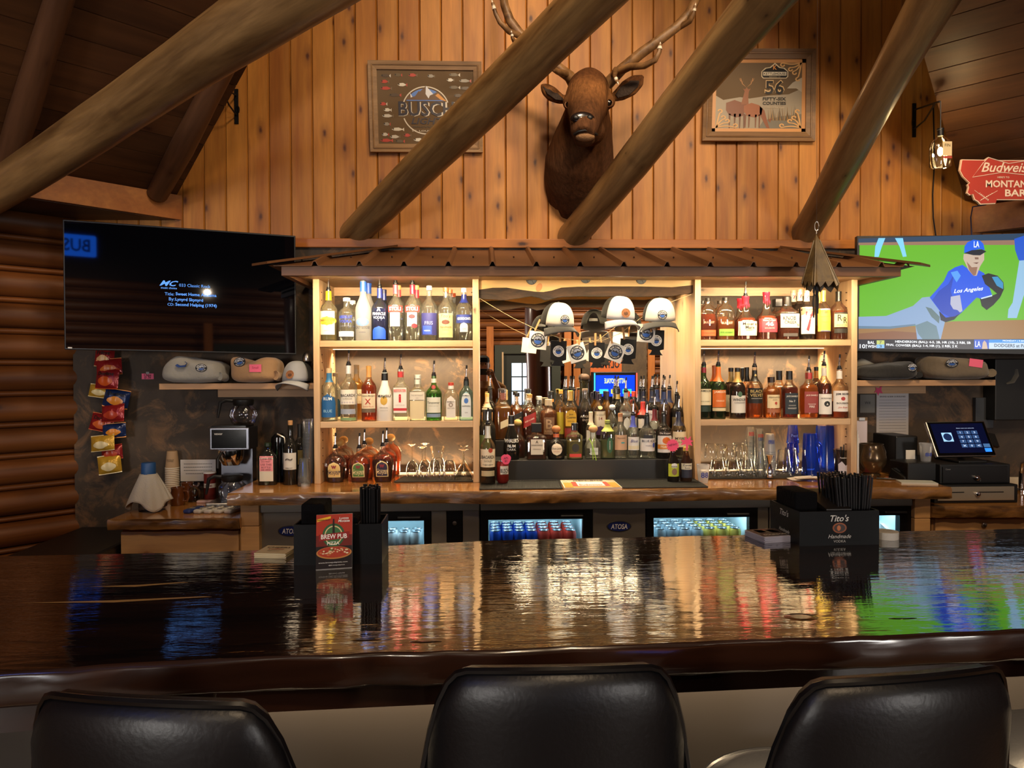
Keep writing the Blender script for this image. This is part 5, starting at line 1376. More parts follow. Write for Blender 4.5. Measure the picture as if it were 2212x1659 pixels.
def mpatch(u0, u1, v0, v1, col, z, nm='print'):
    MB().add([lerp2(u0, v0, z), lerp2(u1, v0, z), lerp2(u1, v1, z), lerp2(u0, v1, z)], [(0, 1, 2, 3)]).build(nm, mat(col, .6), t)
mpatch(.0, 1, 0, 1, '#e2d9c0', .0065)
mpatch(.02, .17, .02, .62, '#e0a030', .0072)
mpatch(.83, .98, .02, .62, '#e0a030', .0072)
mpatch(.17, .83, .02, .12, '#e0b060', .0072)
mpatch(.17, .83, .14, .72, '#c9463c', .0072)
mpatch(.26, .74, .18, .68, '#e8e4dc', .0078)
text_map('Budweiser', .42, .2, lambda u, v: lerp2(u + .5, v + .32, .0085), bold=.01).build('lettering', mat('#b8443c', .6), t)
text_map('GENUINE', .55, .14, lambda u, v: lerp2(u + .5, v + .84, .0078), bold=.02).build('lettering', mat('#22284a', .6), t)
rb_ = MB()
for i in range(1, 40):
    p, r_ = lerp2(i / 40, 0, .006), lerp2(i / 40, 1, .006)
    if .17 < i / 40 < .83:
        p = lerp2(i / 40, .76, .006)
    rb_.hexa([p - Vector((.0006, 0, 0)), p + Vector((.0006, 0, 0)), r_ + Vector((.0006, 0, 0)), r_ - Vector((.0006, 0, 0))], [v + Vector((0, 0, .003)) for v in (p - Vector((.0006, 0, 0)), p + Vector((.0006, 0, 0)), r_ + Vector((.0006, 0, 0)), r_ - Vector((.0006, 0, 0)))])
rb_.build('ribs', mat('#8a7a58', .6), t, kind='stuff')

# ================================================================== CAPS AND THE STRING OF CARDS
def disc_mesh(name, r0, r1, y, m, n=28, a0=0, a1=2 * PI, cut=None):
    mb = MB()
    vs, fs = [], []
    for i in range(n + 1):
        a = a0 + (a1 - a0) * i / n
        for rr in (r0, r1):
            vs.append((rr * math.cos(a), y, rr * math.sin(a)))
    fs = [(2 * i, 2 * i + 1, 2 * i + 3, 2 * i + 2)[::-1] for i in range(n)]
    return mb.add(vs, fs).mesh(name, m)
NAVYL = mat('#15171f', .6)
_LG = {}
def logo_meshes(style):
    if style in _LG:
        return _LG[style]
    ring, paper, sky, lake, hill = {'card': (NAVYL, WHITE, mat('#8a90a0', .6), mat('#2456a8', .6), mat('#15171f', .6)),
                                    'koozie': (WHITE, NAVYL, mat('#8a90a0', .6), mat('#2456a8', .6), mat('#15171f', .6)),
                                    'leather': (mat('#8a5a36', .7), mat('#4a2c18', .7), mat('#7a4c2c', .7), mat('#4a2c18', .7), mat('#4a2c18', .7)),
                                    'shirt': (mat('#15171c', .8), mat('#d8dade', .8), mat('#aab0ba', .8), mat('#2c56a0', .8), mat('#15171c', .8))}[style]
    L = [('badge', disc_mesh('badge', .0, 1.0, 0, ring, 36)),
         ('picture_sky', disc_mesh('picture_sky', 0, .55, -.02, sky, 24)),
         ('picture_hills', MB().add([(-.52, -.03, .0), (-.3, -.03, .22), (-.12, -.03, .08), (.1, -.03, .3), (.3, -.03, .1), (.42, -.03, .18), (.54, -.03, .0), (0, -.03, -.08)], [(7, 0, 1, 2), (7, 2, 3, 4), (7, 4, 5, 6)]).mesh('picture_hills', hill)),
         ('picture_lake', disc_mesh('picture_lake', 0, .53, -.04, lake, 16, PI + .15, 2 * PI - .15)),
         ('lettering', text_map('BASE CAMP BAR', 2.1, .25, lambda u, v: (u, -.03, v + .76), bold=.02, arc=.76).mesh('lettering', paper)),
         ('lettering', text_map('SEELEY LAKE, MT', 1.9, .2, lambda u, v: (u, -.03, v - .76), bold=.01, arc=-.76).mesh('lettering', paper))]
    _LG[style] = L
    return L
def logo(parent, loc, r, style, rot=None):
    L = logo_meshes(style)
    b = link('badge', L[0][1], parent)
    b.location = loc
    b.scale = (r, r * .05 if r < .05 else r * .05, r)
    b.scale = (r, r * .12, r)
    if rot is not None:
        b.rotation_euler = rot
    for nm, me in L[1:]:
        link(nm, me, b)
    return b

def cap_hat(px, py, Y, label, front, back, brim, style, rz=0.0, tilt=0.0, s=1.0, group='caps hung from the header board'):
    t = thing('trucker_cap', label, 'cap', at(px, py, Y), rz, group)
    t.rotation_euler = (tilt, 0, rz)
    t.scale = (s * 1.1, s * 1.1, s * 1.1)
    def dome(a, v, k=1.0):              # a: angle round the head (0 = front), v: 0 rim .. 1 crown
        th = v * PI / 2
        x = .082 * math.sin(a) * math.cos(th) ** .75 * k
        y = -.098 * math.cos(a) * math.cos(th) ** .75 * k
        z = .108 * math.sin(th) ** .95 * (1 + .08 * max(0, math.cos(a)) * math.sin(2 * th))
        return (x, y, z * k)
    FA = R(66)
    MB().grid(lambda u, v: dome(-FA + 2 * FA * u, v), 18, 10).build('front_panel', mat(front, .85, sheen=.2), t, True, angle=80).modifiers.new('th', 'SOLIDIFY').thickness = .003
    # snap-back: the mesh back leaves an arched opening at the very rear
    def backp(u, v):
        a = FA + (2 * PI - 2 * FA) * u
        c = abs(u - .5)
        v0 = .42 * math.sqrt(max(0, 1 - (c / .11) ** 2)) if c < .11 else 0
        return dome(a, v0 + (1 - v0) * v, .985)
    MB().grid(backp, 30, 10).build('mesh_back', mat(back, .9, bump=.8, bscale=260), t, True, angle=80).modifiers.new('th', 'SOLIDIFY').thickness = .002
    MB().grid(lambda u, v: dome(PI - .32 + .64 * u, .06 + .1 * v, .99), 8, 2).build('strap', mat(back, .6), t, True)
    def br(u, v):
        a = (-1 + 2 * u) * R(70)
        x0, y0, z0 = dome(a, 0)
        ext = .078 * math.cos(a * 1.05) ** .6 if abs(a * 1.05) < PI / 2 else 0
        return (x0 * (1 + .12 * v), y0 - ext * v, z0 - .02 * (a / 1.2) ** 2 * (1 + v) - .012 * v)
    MB().grid(br, 18, 5).build('brim', mat(brim, .8), t, True, angle=80).modifiers.new('th', 'SOLIDIFY').thickness = .004
    MB().ball((0, 0, .1095), (.007, .007, .004), 10, 6).build('button', mat(back, .7), t, True)
    if style:
        logo(t, (0, -.1, .036), .023, style, (R(-12), 0, 0))
    return t
cap_hat(1203, 700, 3.925, 'white fronted black mesh cap with grey brim, leftmost of the hung caps', '#bdb9b1', '#1c1b1a', '#3c3d3e', 'card', R(16), R(12))
cap_hat(1334, 686, 3.925, 'pale grey cap with leather patch, middle of the hung caps', '#a2a4ac', '#22211c', '#a4a6ae', 'leather', R(12), R(12))
cap_hat(1423, 690, 3.925, 'white fronted black mesh cap with grey brim, rightmost of the hung caps', '#bdb9b1', '#1c1b1a', '#3c3d3e', 'card', R(-4), R(12))
# string with pinned cards and can coolers
YS_ = 3.965
sp = [(1035, 644), (1068, 664), (1110, 688), (1160, 712), (1205, 729), (1255, 737), (1300, 736), (1340, 720), (1380, 690), (1412, 667), (1450, 652), (1493, 636)]
MB().tube([at(a, b, YS_) for a, b in sp], .0013, 6).build('twine', mat('#cbb58a', .9), label='sagging twine strung between the shelf units with pinned cards', cat='twine')
def pinned(px, py, kind, rot, label, peg):
    o = at(px, py, YS_ - .006)
    s = .0495
    t = thing('logo_card' if kind == 'card' else 'can_cooler', label, 'sticker' if kind == 'card' else 'can cooler', o, 0, 'things pegged on the twine')
    t.rotation_euler = (0, rot, 0)
    if kind == 'card':
        MB().box(-s, 0, -s, s, .0008, s).build('card', WHITE, t)
        logo(t, (0, -.0008, 0), .040, 'card')
    else:
        fo = mat('#101013', .85)
        poly = [(-.045, .055), (.045, .055), (.045, -.052), (.022, -.058), (.028, -.072), (.04, -.085), (-.04, -.085), (-.028, -.072), (-.022, -.058), (-.045, -.052)]
        MB().prism(poly, 0, .008).build('foam_sleeve', fo, t, bevel=.002)
        logo(t, (0, -.0012, -.004), .031, 'koozie')
    return t
def peg(px, py, rot, i):
    o = at(px, py, YS_ - .009)
    t = thing('clothespin', ('first', 'second', 'third', 'fourth', 'fifth', 'sixth', 'seventh', 'eighth')[i] + ' wooden clothespin from the left on the twine', 'clothespin', o, 0, 'wooden clothespins on the twine')
    t.rotation_euler = (0, rot, 0)
    W_ = mat('#b98d5c', .7)
    for s in (-1, 1):
        MB().hexa([(-.0045, s * .004 - .002, -.034), (.0045, s * .004 - .002, -.034), (.0045, s * .004 + .002, -.034), (-.0045, s * .004 + .002, -.034)],
                  [(-.0045, s * .006 - .002, .034), (.0045, s * .006 - .002, .034), (.0045, s * .006 + .002, .034), (-.0045, s * .006 + .002, .034)]).build('peg_half', W_, t)
    MB().lathe([(.004, -.005), (.004, .005)], 10).xf(Matrix.Rotation(PI / 2, 4, 'Y')).build('spring', STEEL, t)
items = [(1162, 735, 'card', R(6), 'square white logo card pegged below the leftmost cap', (1161, 702, R(25))),
         (1207, 757, 'koozie', R(2), 'black can cooler, first from the left on the twine', (1211, 725, R(4))),
         (1247, 762, 'card', R(-17), 'white logo card tilted left beside the first can cooler', (1252, 731, R(5))),
         (1290, 761, 'koozie', R(0), 'black can cooler in the middle of the twine', (1286, 733, R(1))),
         (1329, 761, 'card', R(22), 'white logo card tilted right beside the middle can cooler', (1320, 729, R(-10))),
         (1358, 753, 'koozie', R(4), 'black can cooler half hidden by the right tilted card', (1347, 720, R(-8))),
         (1396, 720, 'card', R(5), 'square white logo card pegged below the rightmost cap', (1405, 704, R(-5))),
         (1419, 734, 'koozie', R(2), 'rightmost black can cooler behind the last card', (1419, 700, R(5)))]
for i, (px, py, k_, ro, lb, pg) in enumerate(items):
    o = pinned(px, py, k_, ro, lb, pg)
    if i % 2:
        o.location.y += .014
    peg(*pg, i)

# ================================================================== LEFT SIDE: shelf, chips, coffee corner
PSH = wood('planed_shelf_board', '#a9805a', '#c49c72', axis=0, grain=6, rough=.55, spread=.05)
t = thing('wall_shelf', 'pine wall shelf under the left television holding sweatshirts', 'shelf', (X(510, 4.1), 4.1, ZZ(510, 835, 4.1)), world=True)
zt = ZZ(510, 828, 4.1)
MB().box(X(343, 4.1), 4.1, zt - .034, LU0 - .002, YP, zt).build('board', PSH, t, bevel=.002)
MB().box(X(466, 4.3), YP - .03, zt - .085, LU0 - .002, YP, zt - .036).build('cleat', PSH, t)
SHL = zt
def sweatshirt(px0, px1, ptop, pbase, Y, z, label, color, seed, D_=.125):
    x0, x1 = X(px0, Y), X(px1, Y)
    H = at((px0 + px1) / 2, ptop, Y).z - z
    rnd = random.Random(seed)
    t = thing('folded_sweatshirt', label, 'sweatshirt', ((x0 + x1) / 2, Y + .03, z), 0, 'folded logo sweatshirts')
    W_ = (x1 - x0) / 2
    ph = [rnd.random() * 6 for _ in range(6)]
    n, m = 40, 18
    vs, fs = [], []
    for j in range(m + 1):
        tz = j / m
        for i in range(n):
            a = 2 * PI * i / n
            ca, sa = math.cos(a), math.sin(a)
            k = (abs(ca) ** 4 + abs(sa) ** 4) ** -.25
            prof = min(1.0, (1 - (2 * tz - 1) ** 4) ** .35 + .0) if 0 < tz < 1 else 0.02
            f = 1 + .035 * math.sin(3 * a + ph[0] + 5 * tz) + .02 * math.sin(7 * a + ph[1])
            x = W_ * ca * k * prof * f
            y = D_ * sa * k * prof * f
            hh = H * (.86 + .14 * math.sin(x / W_ * 2.2 + ph[2]) * .8 + .06 * math.sin(x / W_ * 5 + ph[3]))
            vs.append((x, y, max(0, hh * tz)))
    fs = [(j * n + i, j * n + (i + 1) % n, (j + 1) * n + (i + 1) % n, (j + 1) * n + i) for j in range(m) for i in range(n)]
    fs += [tuple(range(n - 1, -1, -1)), tuple(m * n + i for i in range(n))]
    M_ = mat(color, .95, bump=1.0, bscale=14, sheen=.2)
    MB().add(vs, fs).build('folded_body', M_, t, True, angle=80)
    MB().tube([(W_ * .86, -D_ * .5, H * .2), (W_ * 1.0, -D_ * .75, H * .25), (W_ * 1.02, -D_ * .2, H * .2), (W_ * .9, D_ * .4, H * .2)], [.01, H * .15, H * .15, .01], 12).build('sleeve_roll', M_, t, True, angle=80)
    return t, W_, D_, H
t, W_, D_, H = sweatshirt(357, 484, 768, 827, 4.14, SHL, 'grey folded sweatshirt with a blue tag on the left shelf', '#8f8e88', 3)
logo(t, (.075, -.129, H * .55), .03, 'shirt').scale = (.032, .004, .023)
MB().tube([(-.06, -.131, H * .66), (-.04, -.137, H * .6), (-.01, -.136, H * .62), (.003, -.14, H * .72), (-.008, -.136, H * .76)], .008, 6, flat=.25).build('blue_tag', mat('#22407f', .7), t, True)
t, W_, D_, H = sweatshirt(501, 602, 761, 827, 4.14, SHL, 'tan folded sweatshirt with a pink price note on the left shelf', '#a8845f', 5)
logo(t, (-.055, -.128, H * .68), .03, 'shirt', (0, R(-15), 0)).scale = (.033, .004, .026)
nt = MB().box(.0, -.1345, H * .36, .066, -.1335, H * .60).build('price_note', PINK, t)
text_on('Small', (.033, -.1352, H * .5), (1, 0, 0), (0, 0, 1), mat('#b03050', .7), t, wd=.035)
cap_hat(645, 823, 4.13, 'grey cap with leather patch standing on the left shelf', '#8a8c92', '#2c2c2c', '#8f9298', 'leather', R(-12), 0, .95, None)
t = thing('microphone', 'black microphone with silver grille standing behind the grey shelf cap', 'microphone', (X(664, 4.25), 4.25, SHL))
MB().lathe([(.018, 0), (.02, .01), (.022, .11), (.026, .125)], 16).build('mic_body', BLACKG, t, True)
MB().lathe([(.026, .125), (.028, .14), (.024, .165), (.012, .18), (.001, .183)], 16).build('grille', STEEL, t, True)
# pink price note on the wall
def wall_note(px, py, w_, h_, label, lines, col=PINK, Y=YP, ink=INK, tape=True, rot=0, bold=0.0, cat_='note', name='price_note'):
    o = at(px, py, Y - .002)
    W_, H_ = w_ * Y / F / 2, h_ * Y / F / 2
    t = thing(name, label, cat_, o)
    t.rotation_euler = (0, rot, 0)
    MB().box(-W_, 0, -H_, W_, .001, H_).build('paper', col, t)
    for s_, fz, fw in lines:
        text_on(s_, (0, -.0012, H_ * fz), (1, 0, 0), (0, 0, 1), ink, t, wd=2 * W_ * fw, bold=bold)
    if tape:
        MB().box(-W_ * .25, -.0012, H_ * .75, W_ * .25, -.0004, H_ * 1.6).build('tape', mat('#8a8a88', .3), t)
    return t
wall_note(319, 813, 25, 12, 'pink handwritten chips price note beside the snack bags', [('Chips', .35, .6), ('$1.50', -.45, .55)], bold=.02)
# a hanging strip of snack bags
def snack_bag(px, py, w_, h_, rot, col, acc, i, label, word=None, dy=0.0):
    o = at(px, py, 4.295 - dy)
    k = 4.29 / F
    W_, H_ = w_ * k / 2, h_ * k / 2
    t = thing('snack_bag', label, 'snack bag', o, 0, 'snack bags clipped in a hanging strip')
    t.rotation_euler = (R(-8), rot, R(8 * math.sin(i * 2.1)))
    M_ = mat(col, .22, .25, bump=.35, bscale=45)
    def pil(s):
        def fn(u, v):
            x, z = (2 * u - 1), (2 * v - 1)
            b = max(0, (1 - abs(x) ** 2.6)) ** .7 * max(0, (1 - abs(z) ** 2.2)) ** .7
            pin = 1 - .06 * (1 - abs(z)) * 1
            return (W_ * x * (1 - .07 * (1 - z * z) * b), s * .026 * b + .003 * math.sin(9 * x + i) * b, H_ * z)
        return fn
    mb = MB().grid(pil(-1), 12, 12)
    back_ = MB().grid(pil(1), 12, 12)
    mb.add(back_.v, [f[::-1] for f in back_.f])
    mb.build('pouch', M_, t, True, angle=80)
    for s in (-1, 1):
        MB().box(-W_, -.0012, s * H_ * .99 - .003, W_, .0012, s * H_ * .99 + .003).build('crimped_end', mat(acc, .35, .2), t)
    MB().grid(lambda u, v: tuple(Vector(pil(-1)(.5 + .34 * (2 * u - 1) * math.sqrt(1 - (2 * v - 1) ** 2 * .6), .36 + .24 * (2 * v - 1) * math.sqrt(1 - (2 * u - 1) ** 2 * .6))) + Vector((0, -.0012, 0))), 8, 6).build('picture', mat(acc, .35), t, True, angle=80)
    if word:
        text_map(word, W_ * 1.4, None, lambda u, v: tuple(Vector(pil(-1)(.5 + u / (2 * W_), .74 + v / (2 * H_))) + Vector((0, -.003, 0))), bold=.02).build('lettering', mat('#1a1410', .5), t)
    return t
RED_, YEL_, BLU_ = '#8f1f22', '#c99f35', '#1d2f5c'
bags = [(226, 772, 40, 38, 3, RED_, '#d8b07a', 'top red snack bag half hidden by the television', 'Fritos'),
        (236, 793, 50, 34, -6, RED_, '#c46a2c', 'second red snack bag from the top of the strip', None),
        (232, 818, 50, 42, 2, RED_, '#c8541c', 'large red snack bag with orange picture, third from the top', 'Doritos'),
        (217, 845, 46, 26, 8, YEL_, '#e0cf9a', 'yellow chip bag below the three red ones', None),
        (252, 861, 50, 38, 10, BLU_, '#d98a2c', 'blue snack bag with orange chips, upper of the two blue ones', 'Doritos'),
        (244, 892, 50, 36, -3, RED_, '#a83a22', 'red snack bag right below the upper blue one', None),
        (221, 913, 48, 36, 12, RED_, '#c8602c', 'red snack bag tilted to the left in the middle of the strip', 'Doritos'),
        (247, 930, 46, 30, -4, BLU_, '#d98a2c', 'lower blue snack bag with orange chips', None),
        (222, 957, 52, 32, -6, YEL_, '#e3d3a2', 'yellow chip bag below the lower blue bag', None),
        (242, 977, 44, 30, -8, RED_, '#b9482c', 'red snack bag second from the bottom', None),
        (237, 1003, 46, 38, -8, YEL_, '#e3d3a2', 'yellow chip bag at the bottom of the strip', None)]
for i, (px, py, w_, h_, ro, c1, c2, lb, wd) in enumerate(bags):
    snack_bag(px, py, w_, h_, R(ro), c1, c2, i, lb, wd, .022 * (i % 3))
MB().tube([at(233, 756, 4.33), at(236, 900, 4.33), at(238, 1000, 4.33)], .003, 6).build('clip_strip', mat('#c9c9c4', .5), label='thin clip strip that carries the snack bags', cat='strip')

ZL = 0.828                                           # coffee counter top
def on(px, py, z=ZL):
    return atz(px, py, z)
# coffee brewer
Yb = 4.03
xa, xb = X(451, Yb), X(536, Yb)
t = thing('coffee_brewer', 'steel coffee brewer with black display on the lower counter', 'coffee maker', ((xa + xb) / 2, Yb, ZL), world=True)
z1, z0 = ZZ(493, 924, Yb), ZZ(493, 972, Yb)
MB().box(xa, Yb, z0, xb, Yb + .16, z1).build('head', mat('#6f7078', .3, 1), t, bevel=.004)
sc_ = MB().box(xa + .012, Yb - .003, z0 + .01, xb - .014, Yb, z1 - .01).build('display', BLACKG, t)
text_on('vevor', (xa + .05, Yb - .0045, z1 - .035), (1, 0, 0), (0, 0, 1), WHITE, sc_, wd=.045)
MB().box(xa + .03, Yb + .09, ZL + .02, xb - .01, Yb + .16, z0).build('column', mat('#6f7078', .3, 1), t)
MB().box(xa + .0, Yb - .07, ZL + .001, xb, Yb + .16, ZL + .03).build('base_plate', STEEL, t, bevel=.004)
cx_ = X(495, Yb)
MB().lathe([(.045, z0 - .085), (.066, z0 - .05), (.07, z0 - .02), (.07, z0)], 22, (cx_, Yb + .02, 0)).build('brew_basket', CHROME, t, True)
MB().tube([(cx_ - .03, Yb - .05, z0 - .01), (cx_ - .035, Yb - .085, z0 - .04), (cx_ - .035, Yb - .088, z0 - .09)], .008, 8).build('basket_handle', BLACK, t, True)
MB().box(xa + .005, Yb + .01, z1, xb - .02, Yb + .15, z1 + .01).build('warmer', BLACKG, t)
CARG = glassy('carafe_glass', '#dcdde0')
def carafe(loc, label):
    t = thing('glass_carafe', label, 'carafe', loc, 0, 'round glass coffee carafes')
    MB().lathe([(.05, 0), (.065, .012), (.078, .05), (.072, .085), (.05, .108), (.046, .118)], 24, cap=False).build('bowl', CARG, t, True)
    MB().lathe([(.05, .108), (.056, .115), (.058, .14), (.048, .145)], 20).build('collar', BLACK, t, True)
    MB().tube([(-.05, -.01, .135), (-.09, -.02, .14), (-.12, -.025, .125), (-.13, -.025, .07), (-.135, -.025, .04)], [.011, .011, .011, .009, .006], 8).build('handle', BLACK, t, True)
    return t
carafe((X(525, 4.12), 4.12, z1 + .011), 'round glass carafe standing on top of the coffee brewer')
carafe((cx_ + .01, Yb + .005, ZL + .031), 'round glass carafe under the coffee brewer basket')
# towel over a blue capped bottle
p = on(322, 1103)
t = thing('pump_bottle', 'clear jug with blue cap under a white towel', 'bottle', p)
MB().lathe([(.05, 0), (.052, .01), (.052, .13), (.04, .16), (.028, .18), (.028, .19)], 20).build('jug', glassy('jug_glass', '#c9d6e6'), t, True)
zb_ = ZZ(325, 1022, p.y) - ZL
zc_ = ZZ(325, 999, p.y) - ZL
MB().lathe([(.036, zb_ - .01), (.037, zb_), (.036, zc_ - .004), (.033, zc_), (.001, zc_)], 20).build('blue_cap', mat('#234f86', .5), t, True)
t = thing('bar_towel', 'white towel draped around the blue capped jug', 'towel', (p.x, p.y, ZL))
def towel(u, v):
    a = 2 * PI * u
    fold = math.sin(5 * a + .8) * .5 + .3 * math.sin(9 * a)
    z = zb_ - .003 - v * (zb_ - .035 - .028 * math.sin(3 * a + 1.2))
    rr = .041 + v * .078 - v * v * .012 + v * .02 * fold
    return (rr * math.cos(a), rr * .8 * math.sin(a), z)
MB().grid(towel, 60, 12).build('cloth', mat('#b5aea2', .95, bump=.4, bscale=160), t, True, angle=85).modifiers.new('th', 'SOLIDIFY').thickness = .003
# brown mug and glass cups
def mug(p, label):
    t = thing('coffee_mug', label, 'mug', p, 0, 'brown glazed mugs')
    M_ = mat('#5a3014', .2, coat=.6)
    MB().lathe([(.034, 0), (.038, .005), (.038, .06), (.033, .085), (.036, .1), (.033, .1), (.03, .08), (.034, .06), (.034, .01), (.001, .008)], 24).build('cup', M_, t, True)
    MB().tube([(.035, -.005, .08), (.06, -.008, .078), (.064, -.009, .05), (.055, -.008, .025), (.037, -.005, .022)], .007, 8).build('handle', M_, t, True)
mug(on(384, 1091), 'brown glazed coffee mug right of the white towel')
mug(on(405, 1079), 'second brown glazed mug half hidden behind the first')
def glass_mug(p, label, r=.036, h=.105):
    t = thing('glass_jar', label, 'jar', p, 0, 'clear glass jars')
    MB().lathe([(r, 0), (r, h * .55), (r * .75, h * .7), (r * .5, h * .78), (r * .8, h * .9), (r * .85, h)], 18, cap=False).build('jar_glass', CARG, t, True)
    MB().lathe([(r * .9, .002), (r * .9, .006)], 18).build('jar_base', CARG, t, True)
glass_mug(on(420, 1083), 'upturned clear glass jar left of the creamer tub')
glass_mug(on(437, 1076), 'clear glass jar half hidden behind the creamer tub')
p = on(454, 1078)
t = thing('creamer_tub', 'red coffee creamer tub with white band and lid', 'tub', p)
MB().lathe([(.031, 0), (.033, .004), (.034, .15), (.034, .155)], 22).build('tub', mat('#6a2019', .5), t, True)
MB().lathe([(.036, .153), (.036, .16), (.034, .162), (.001, .162)], 22).build('lid', WHITE, t, True)
MB().lathe([(.0338, .07), (.0342, .095)], 22, cap=False).build('band', mat('#d8d0c4', .6), t, True)
text_map('COFFEE CREAMER', .05, .012, lambda u, v: (.0347 * math.sin(u / .0347), -.0347 * math.cos(u / .0347), .082 + v), bold=.01).build('lettering', mat('#6a1a18', .6), t)
# paper cups nested in one upside down stack
p = on(373, 1076)
CUPM = MB().lathe([(.0385, 0), (.040, .003), (.0385, .006), (.029, .10), (.0275, .103), (.001, .103)], 22, cap=False).mesh('cup_wall', mat('#9a7f60', .8), True)
RIMM = MB().lathe([(.039, 0), (.041, .002), (.0405, .006), (.0385, .0065)], 22, cap=False).mesh('rim', mat('#cfc5b4', .7), True)
for i in range(15):
    t = thing('paper_cup', 'kraft paper cup in the upside down stack behind the mugs' if i < 14 else 'printed kraft paper cup on top of the upside down stack', 'paper cup', (p.x, p.y, ZL + .03 + .0105 * i), 0, 'nested kraft paper cups')
    w_ = link('cup_wall', CUPM, t)
    link('rim', RIMM, t)
text_map('Lost Horse', .045, None, lambda u, v: (.0345 * math.sin(u / .034), -.0345 * math.cos(u / .034), .055 + v), bold=.005).build('lettering', mat('#3c2c20', .8), t)
text_map('COFFEE', .04, None, lambda u, v: (.0352 * math.sin(u / .034), -.0352 * math.cos(u / .034), .045 + v)).build('lettering', mat('#3c2c20', .8), t)
MB().lathe([(.03, 0), (.036, .006), (.041, .028), (.041, .03)], 18, (p.x, p.y, ZL)).build('cup_tray', mat('#3a2a1c', .6), True and None, True, label='small dark tray under the paper cup stack', cat='tray')
wall_note(428, 1016, 74, 46, 'white printed sheet leaning on the wall behind the glass jars', [('-----------------', .6, .8), ('----------------', .3, .8), ('-----------------', 0, .8), ('--------------', -.3, .7)], mat('#b9b6b4', .7), Y=4.3, tape=False, cat_='paper', name='printed_sheet')
# remotes in a row
for i in range(5):
    px = 408 + i * 22
    p = on(px, 1110)
    t = thing('remote_control', ('blue remote control at the left of the row' if i == 0 else f'pale grey remote control, {("first", "second", "third", "fourth")[i - 1]} right of the blue one'), 'remote', (p.x, p.y + .045, ZL), R(-16), 'remote controls on the coffee counter')
    MB().box(-.022, -.05, 0, .022, .08, .022).build('case', mat('#1f2f66' if i == 0 else '#b4b0a8', .5), t, bevel=.009)
    for j in range(4):
        MB().box(-.014, -.03 + j * .026, .0215, .014, -.018 + j * .026, .0235).build('button', mat('#3a3c48' if j != 1 else '#8a8068', .6), t)
p = on(445, 1086)
MB().box(p.x - .05, p.y - .012, ZL, p.x + .06, p.y + .02, ZL + .014).build('marker_tray', mat('#b89a94', .5), bevel=.004, label='pale pink oblong case behind the remotes', cat='case')
# bottles at the left end of the long counter
YJ = 3.95
bottle(577, 38, 957, 'flask', '#1f3a1c', YJ, ZC, 'dark green flat liqueur bottle with pink note at the counter end', liq='#10200e', lvl=.62, cap='#1c2a18', lab=[(.10, .66, .76, '#cfc8b4'), (.34, .70, .74, '#e08a90')], txt=[('Low-fill', .64, .6, '#5a3038'), ('DO NOT', .57, .5, '#5a3038'), ('USE THIS', .50, .6, '#5a3038'), ('BOTTLE', .43, .5, '#5a3038'), ('use other', .38, .55, '#5a3038')])
bottle(626, 30, 918, 'wine', '#16240f', YJ, ZC, 'wine bottle with cork and white horse drawing label', liq='#0c120a', lvl=.62, cap='#b98a5a', capstyle='cork', lab=[(.26, .54, .9, '#c9c5ba')], txt=[('~', .43, .5, '#5a5048', {'bold': .02}), ('MERLOT', .285, .5, '#3a342c')])
bottle(647, 27, 916, 'wine', '#1c1410', YJ + .13, ZC, 'second dark wine bottle behind the horse label one', liq='#0e0a08', lvl=.62, cap='#1c1a1a', sleeve=(.78, .98, '#141414'), lab=[(.3, .55, .85, '#7a6a40')])
t = thing('cocktail_shaker', 'tall dark blender jar with steel band behind the wine bottle', 'shaker', (X(601, YJ + .1), YJ + .1, ZC))
MB().lathe([(.04, 0), (.042, .03), (.036, .04), (.044, .2), (.04, .25), (.02, .27)], 20).build('jar', BLACKG, t, True)
MB().tube([(.0, -.03, .27), (.04, -.035, .25), (.05, -.03, .12), (.045, -.03, .04)], .008, 8).build('handle', STEEL, t, True)
# clear plastic cups, nested in two tall stacks
CLP = glassy('clear_plastic', '#eef2f4', rough=.08, cloud=.06, cloudc='#ffffff')
def nested(px, base_py, top_py, wpx, Y, Z, n, label, group, m=CLP, up=False, name='plastic_cup', seg=18, text=None, tcol=None, prt=None):
    z1_ = at(px, top_py, Y).z - Z
    r = wpx / 2 * Y / F
    h = min(z1_, r * 3.0)
    st = (z1_ - h) / max(1, n - 1)
    if up:
        pr = [(r * .68, 0), (r * .7, .002), (r * .98, h - .004), (r, h - .002), (r * .98, h)]
    else:
        pr = [(r, 0), (r * 1.03, .003), (r * .98, .006), (r * .70, h - .002), (r * .68, h), (.001, h)]
    me = MB().lathe(pr, seg, cap=False).mesh('cup_wall', m, True)
    if up:
        bme = MB().lathe([(r * .68, .001), (.001, .0015)], seg, cap=False).mesh('cup_base', m, True)
    out = None
    for i in range(n):
        t = thing(name, label, 'cup', (X(px, Y), Y, Z + st * i), 0, group)
        wl_ = link('cup_wall', me, t)
        if up:
            link('cup_base', bme, t)
        if (text and ((up and i == 0) or (not up and i == n - 1))):
            zc_, ht_ = h * .5, h * .2
            rr = r * .87
            for s_, zc2, hh, cc in text:
                text_map(s_, r * 1.15, hh * h if hh else None, lambda u, v: (rr * math.sin(u / rr), -rr * 1.02 * math.cos(u / rr), zc2 * h + v), bold=.02).build('lettering', cc, wl_)
        out = t
    return out, r, h, st
nested(664, 1046, 905, 24, YJ + .02, ZC, 16, 'clear plastic cup in the tall stack beside the left shelf unit', 'clear cups in the tall stack at the counter end', up=True)
nested(655, 1046, 990, 27, YJ - .06, ZC, 8, 'clear plastic cup in the short front stack at the counter end', 'clear cups in the short stack at the counter end', up=False)
p = atz(662, 1048, ZC)
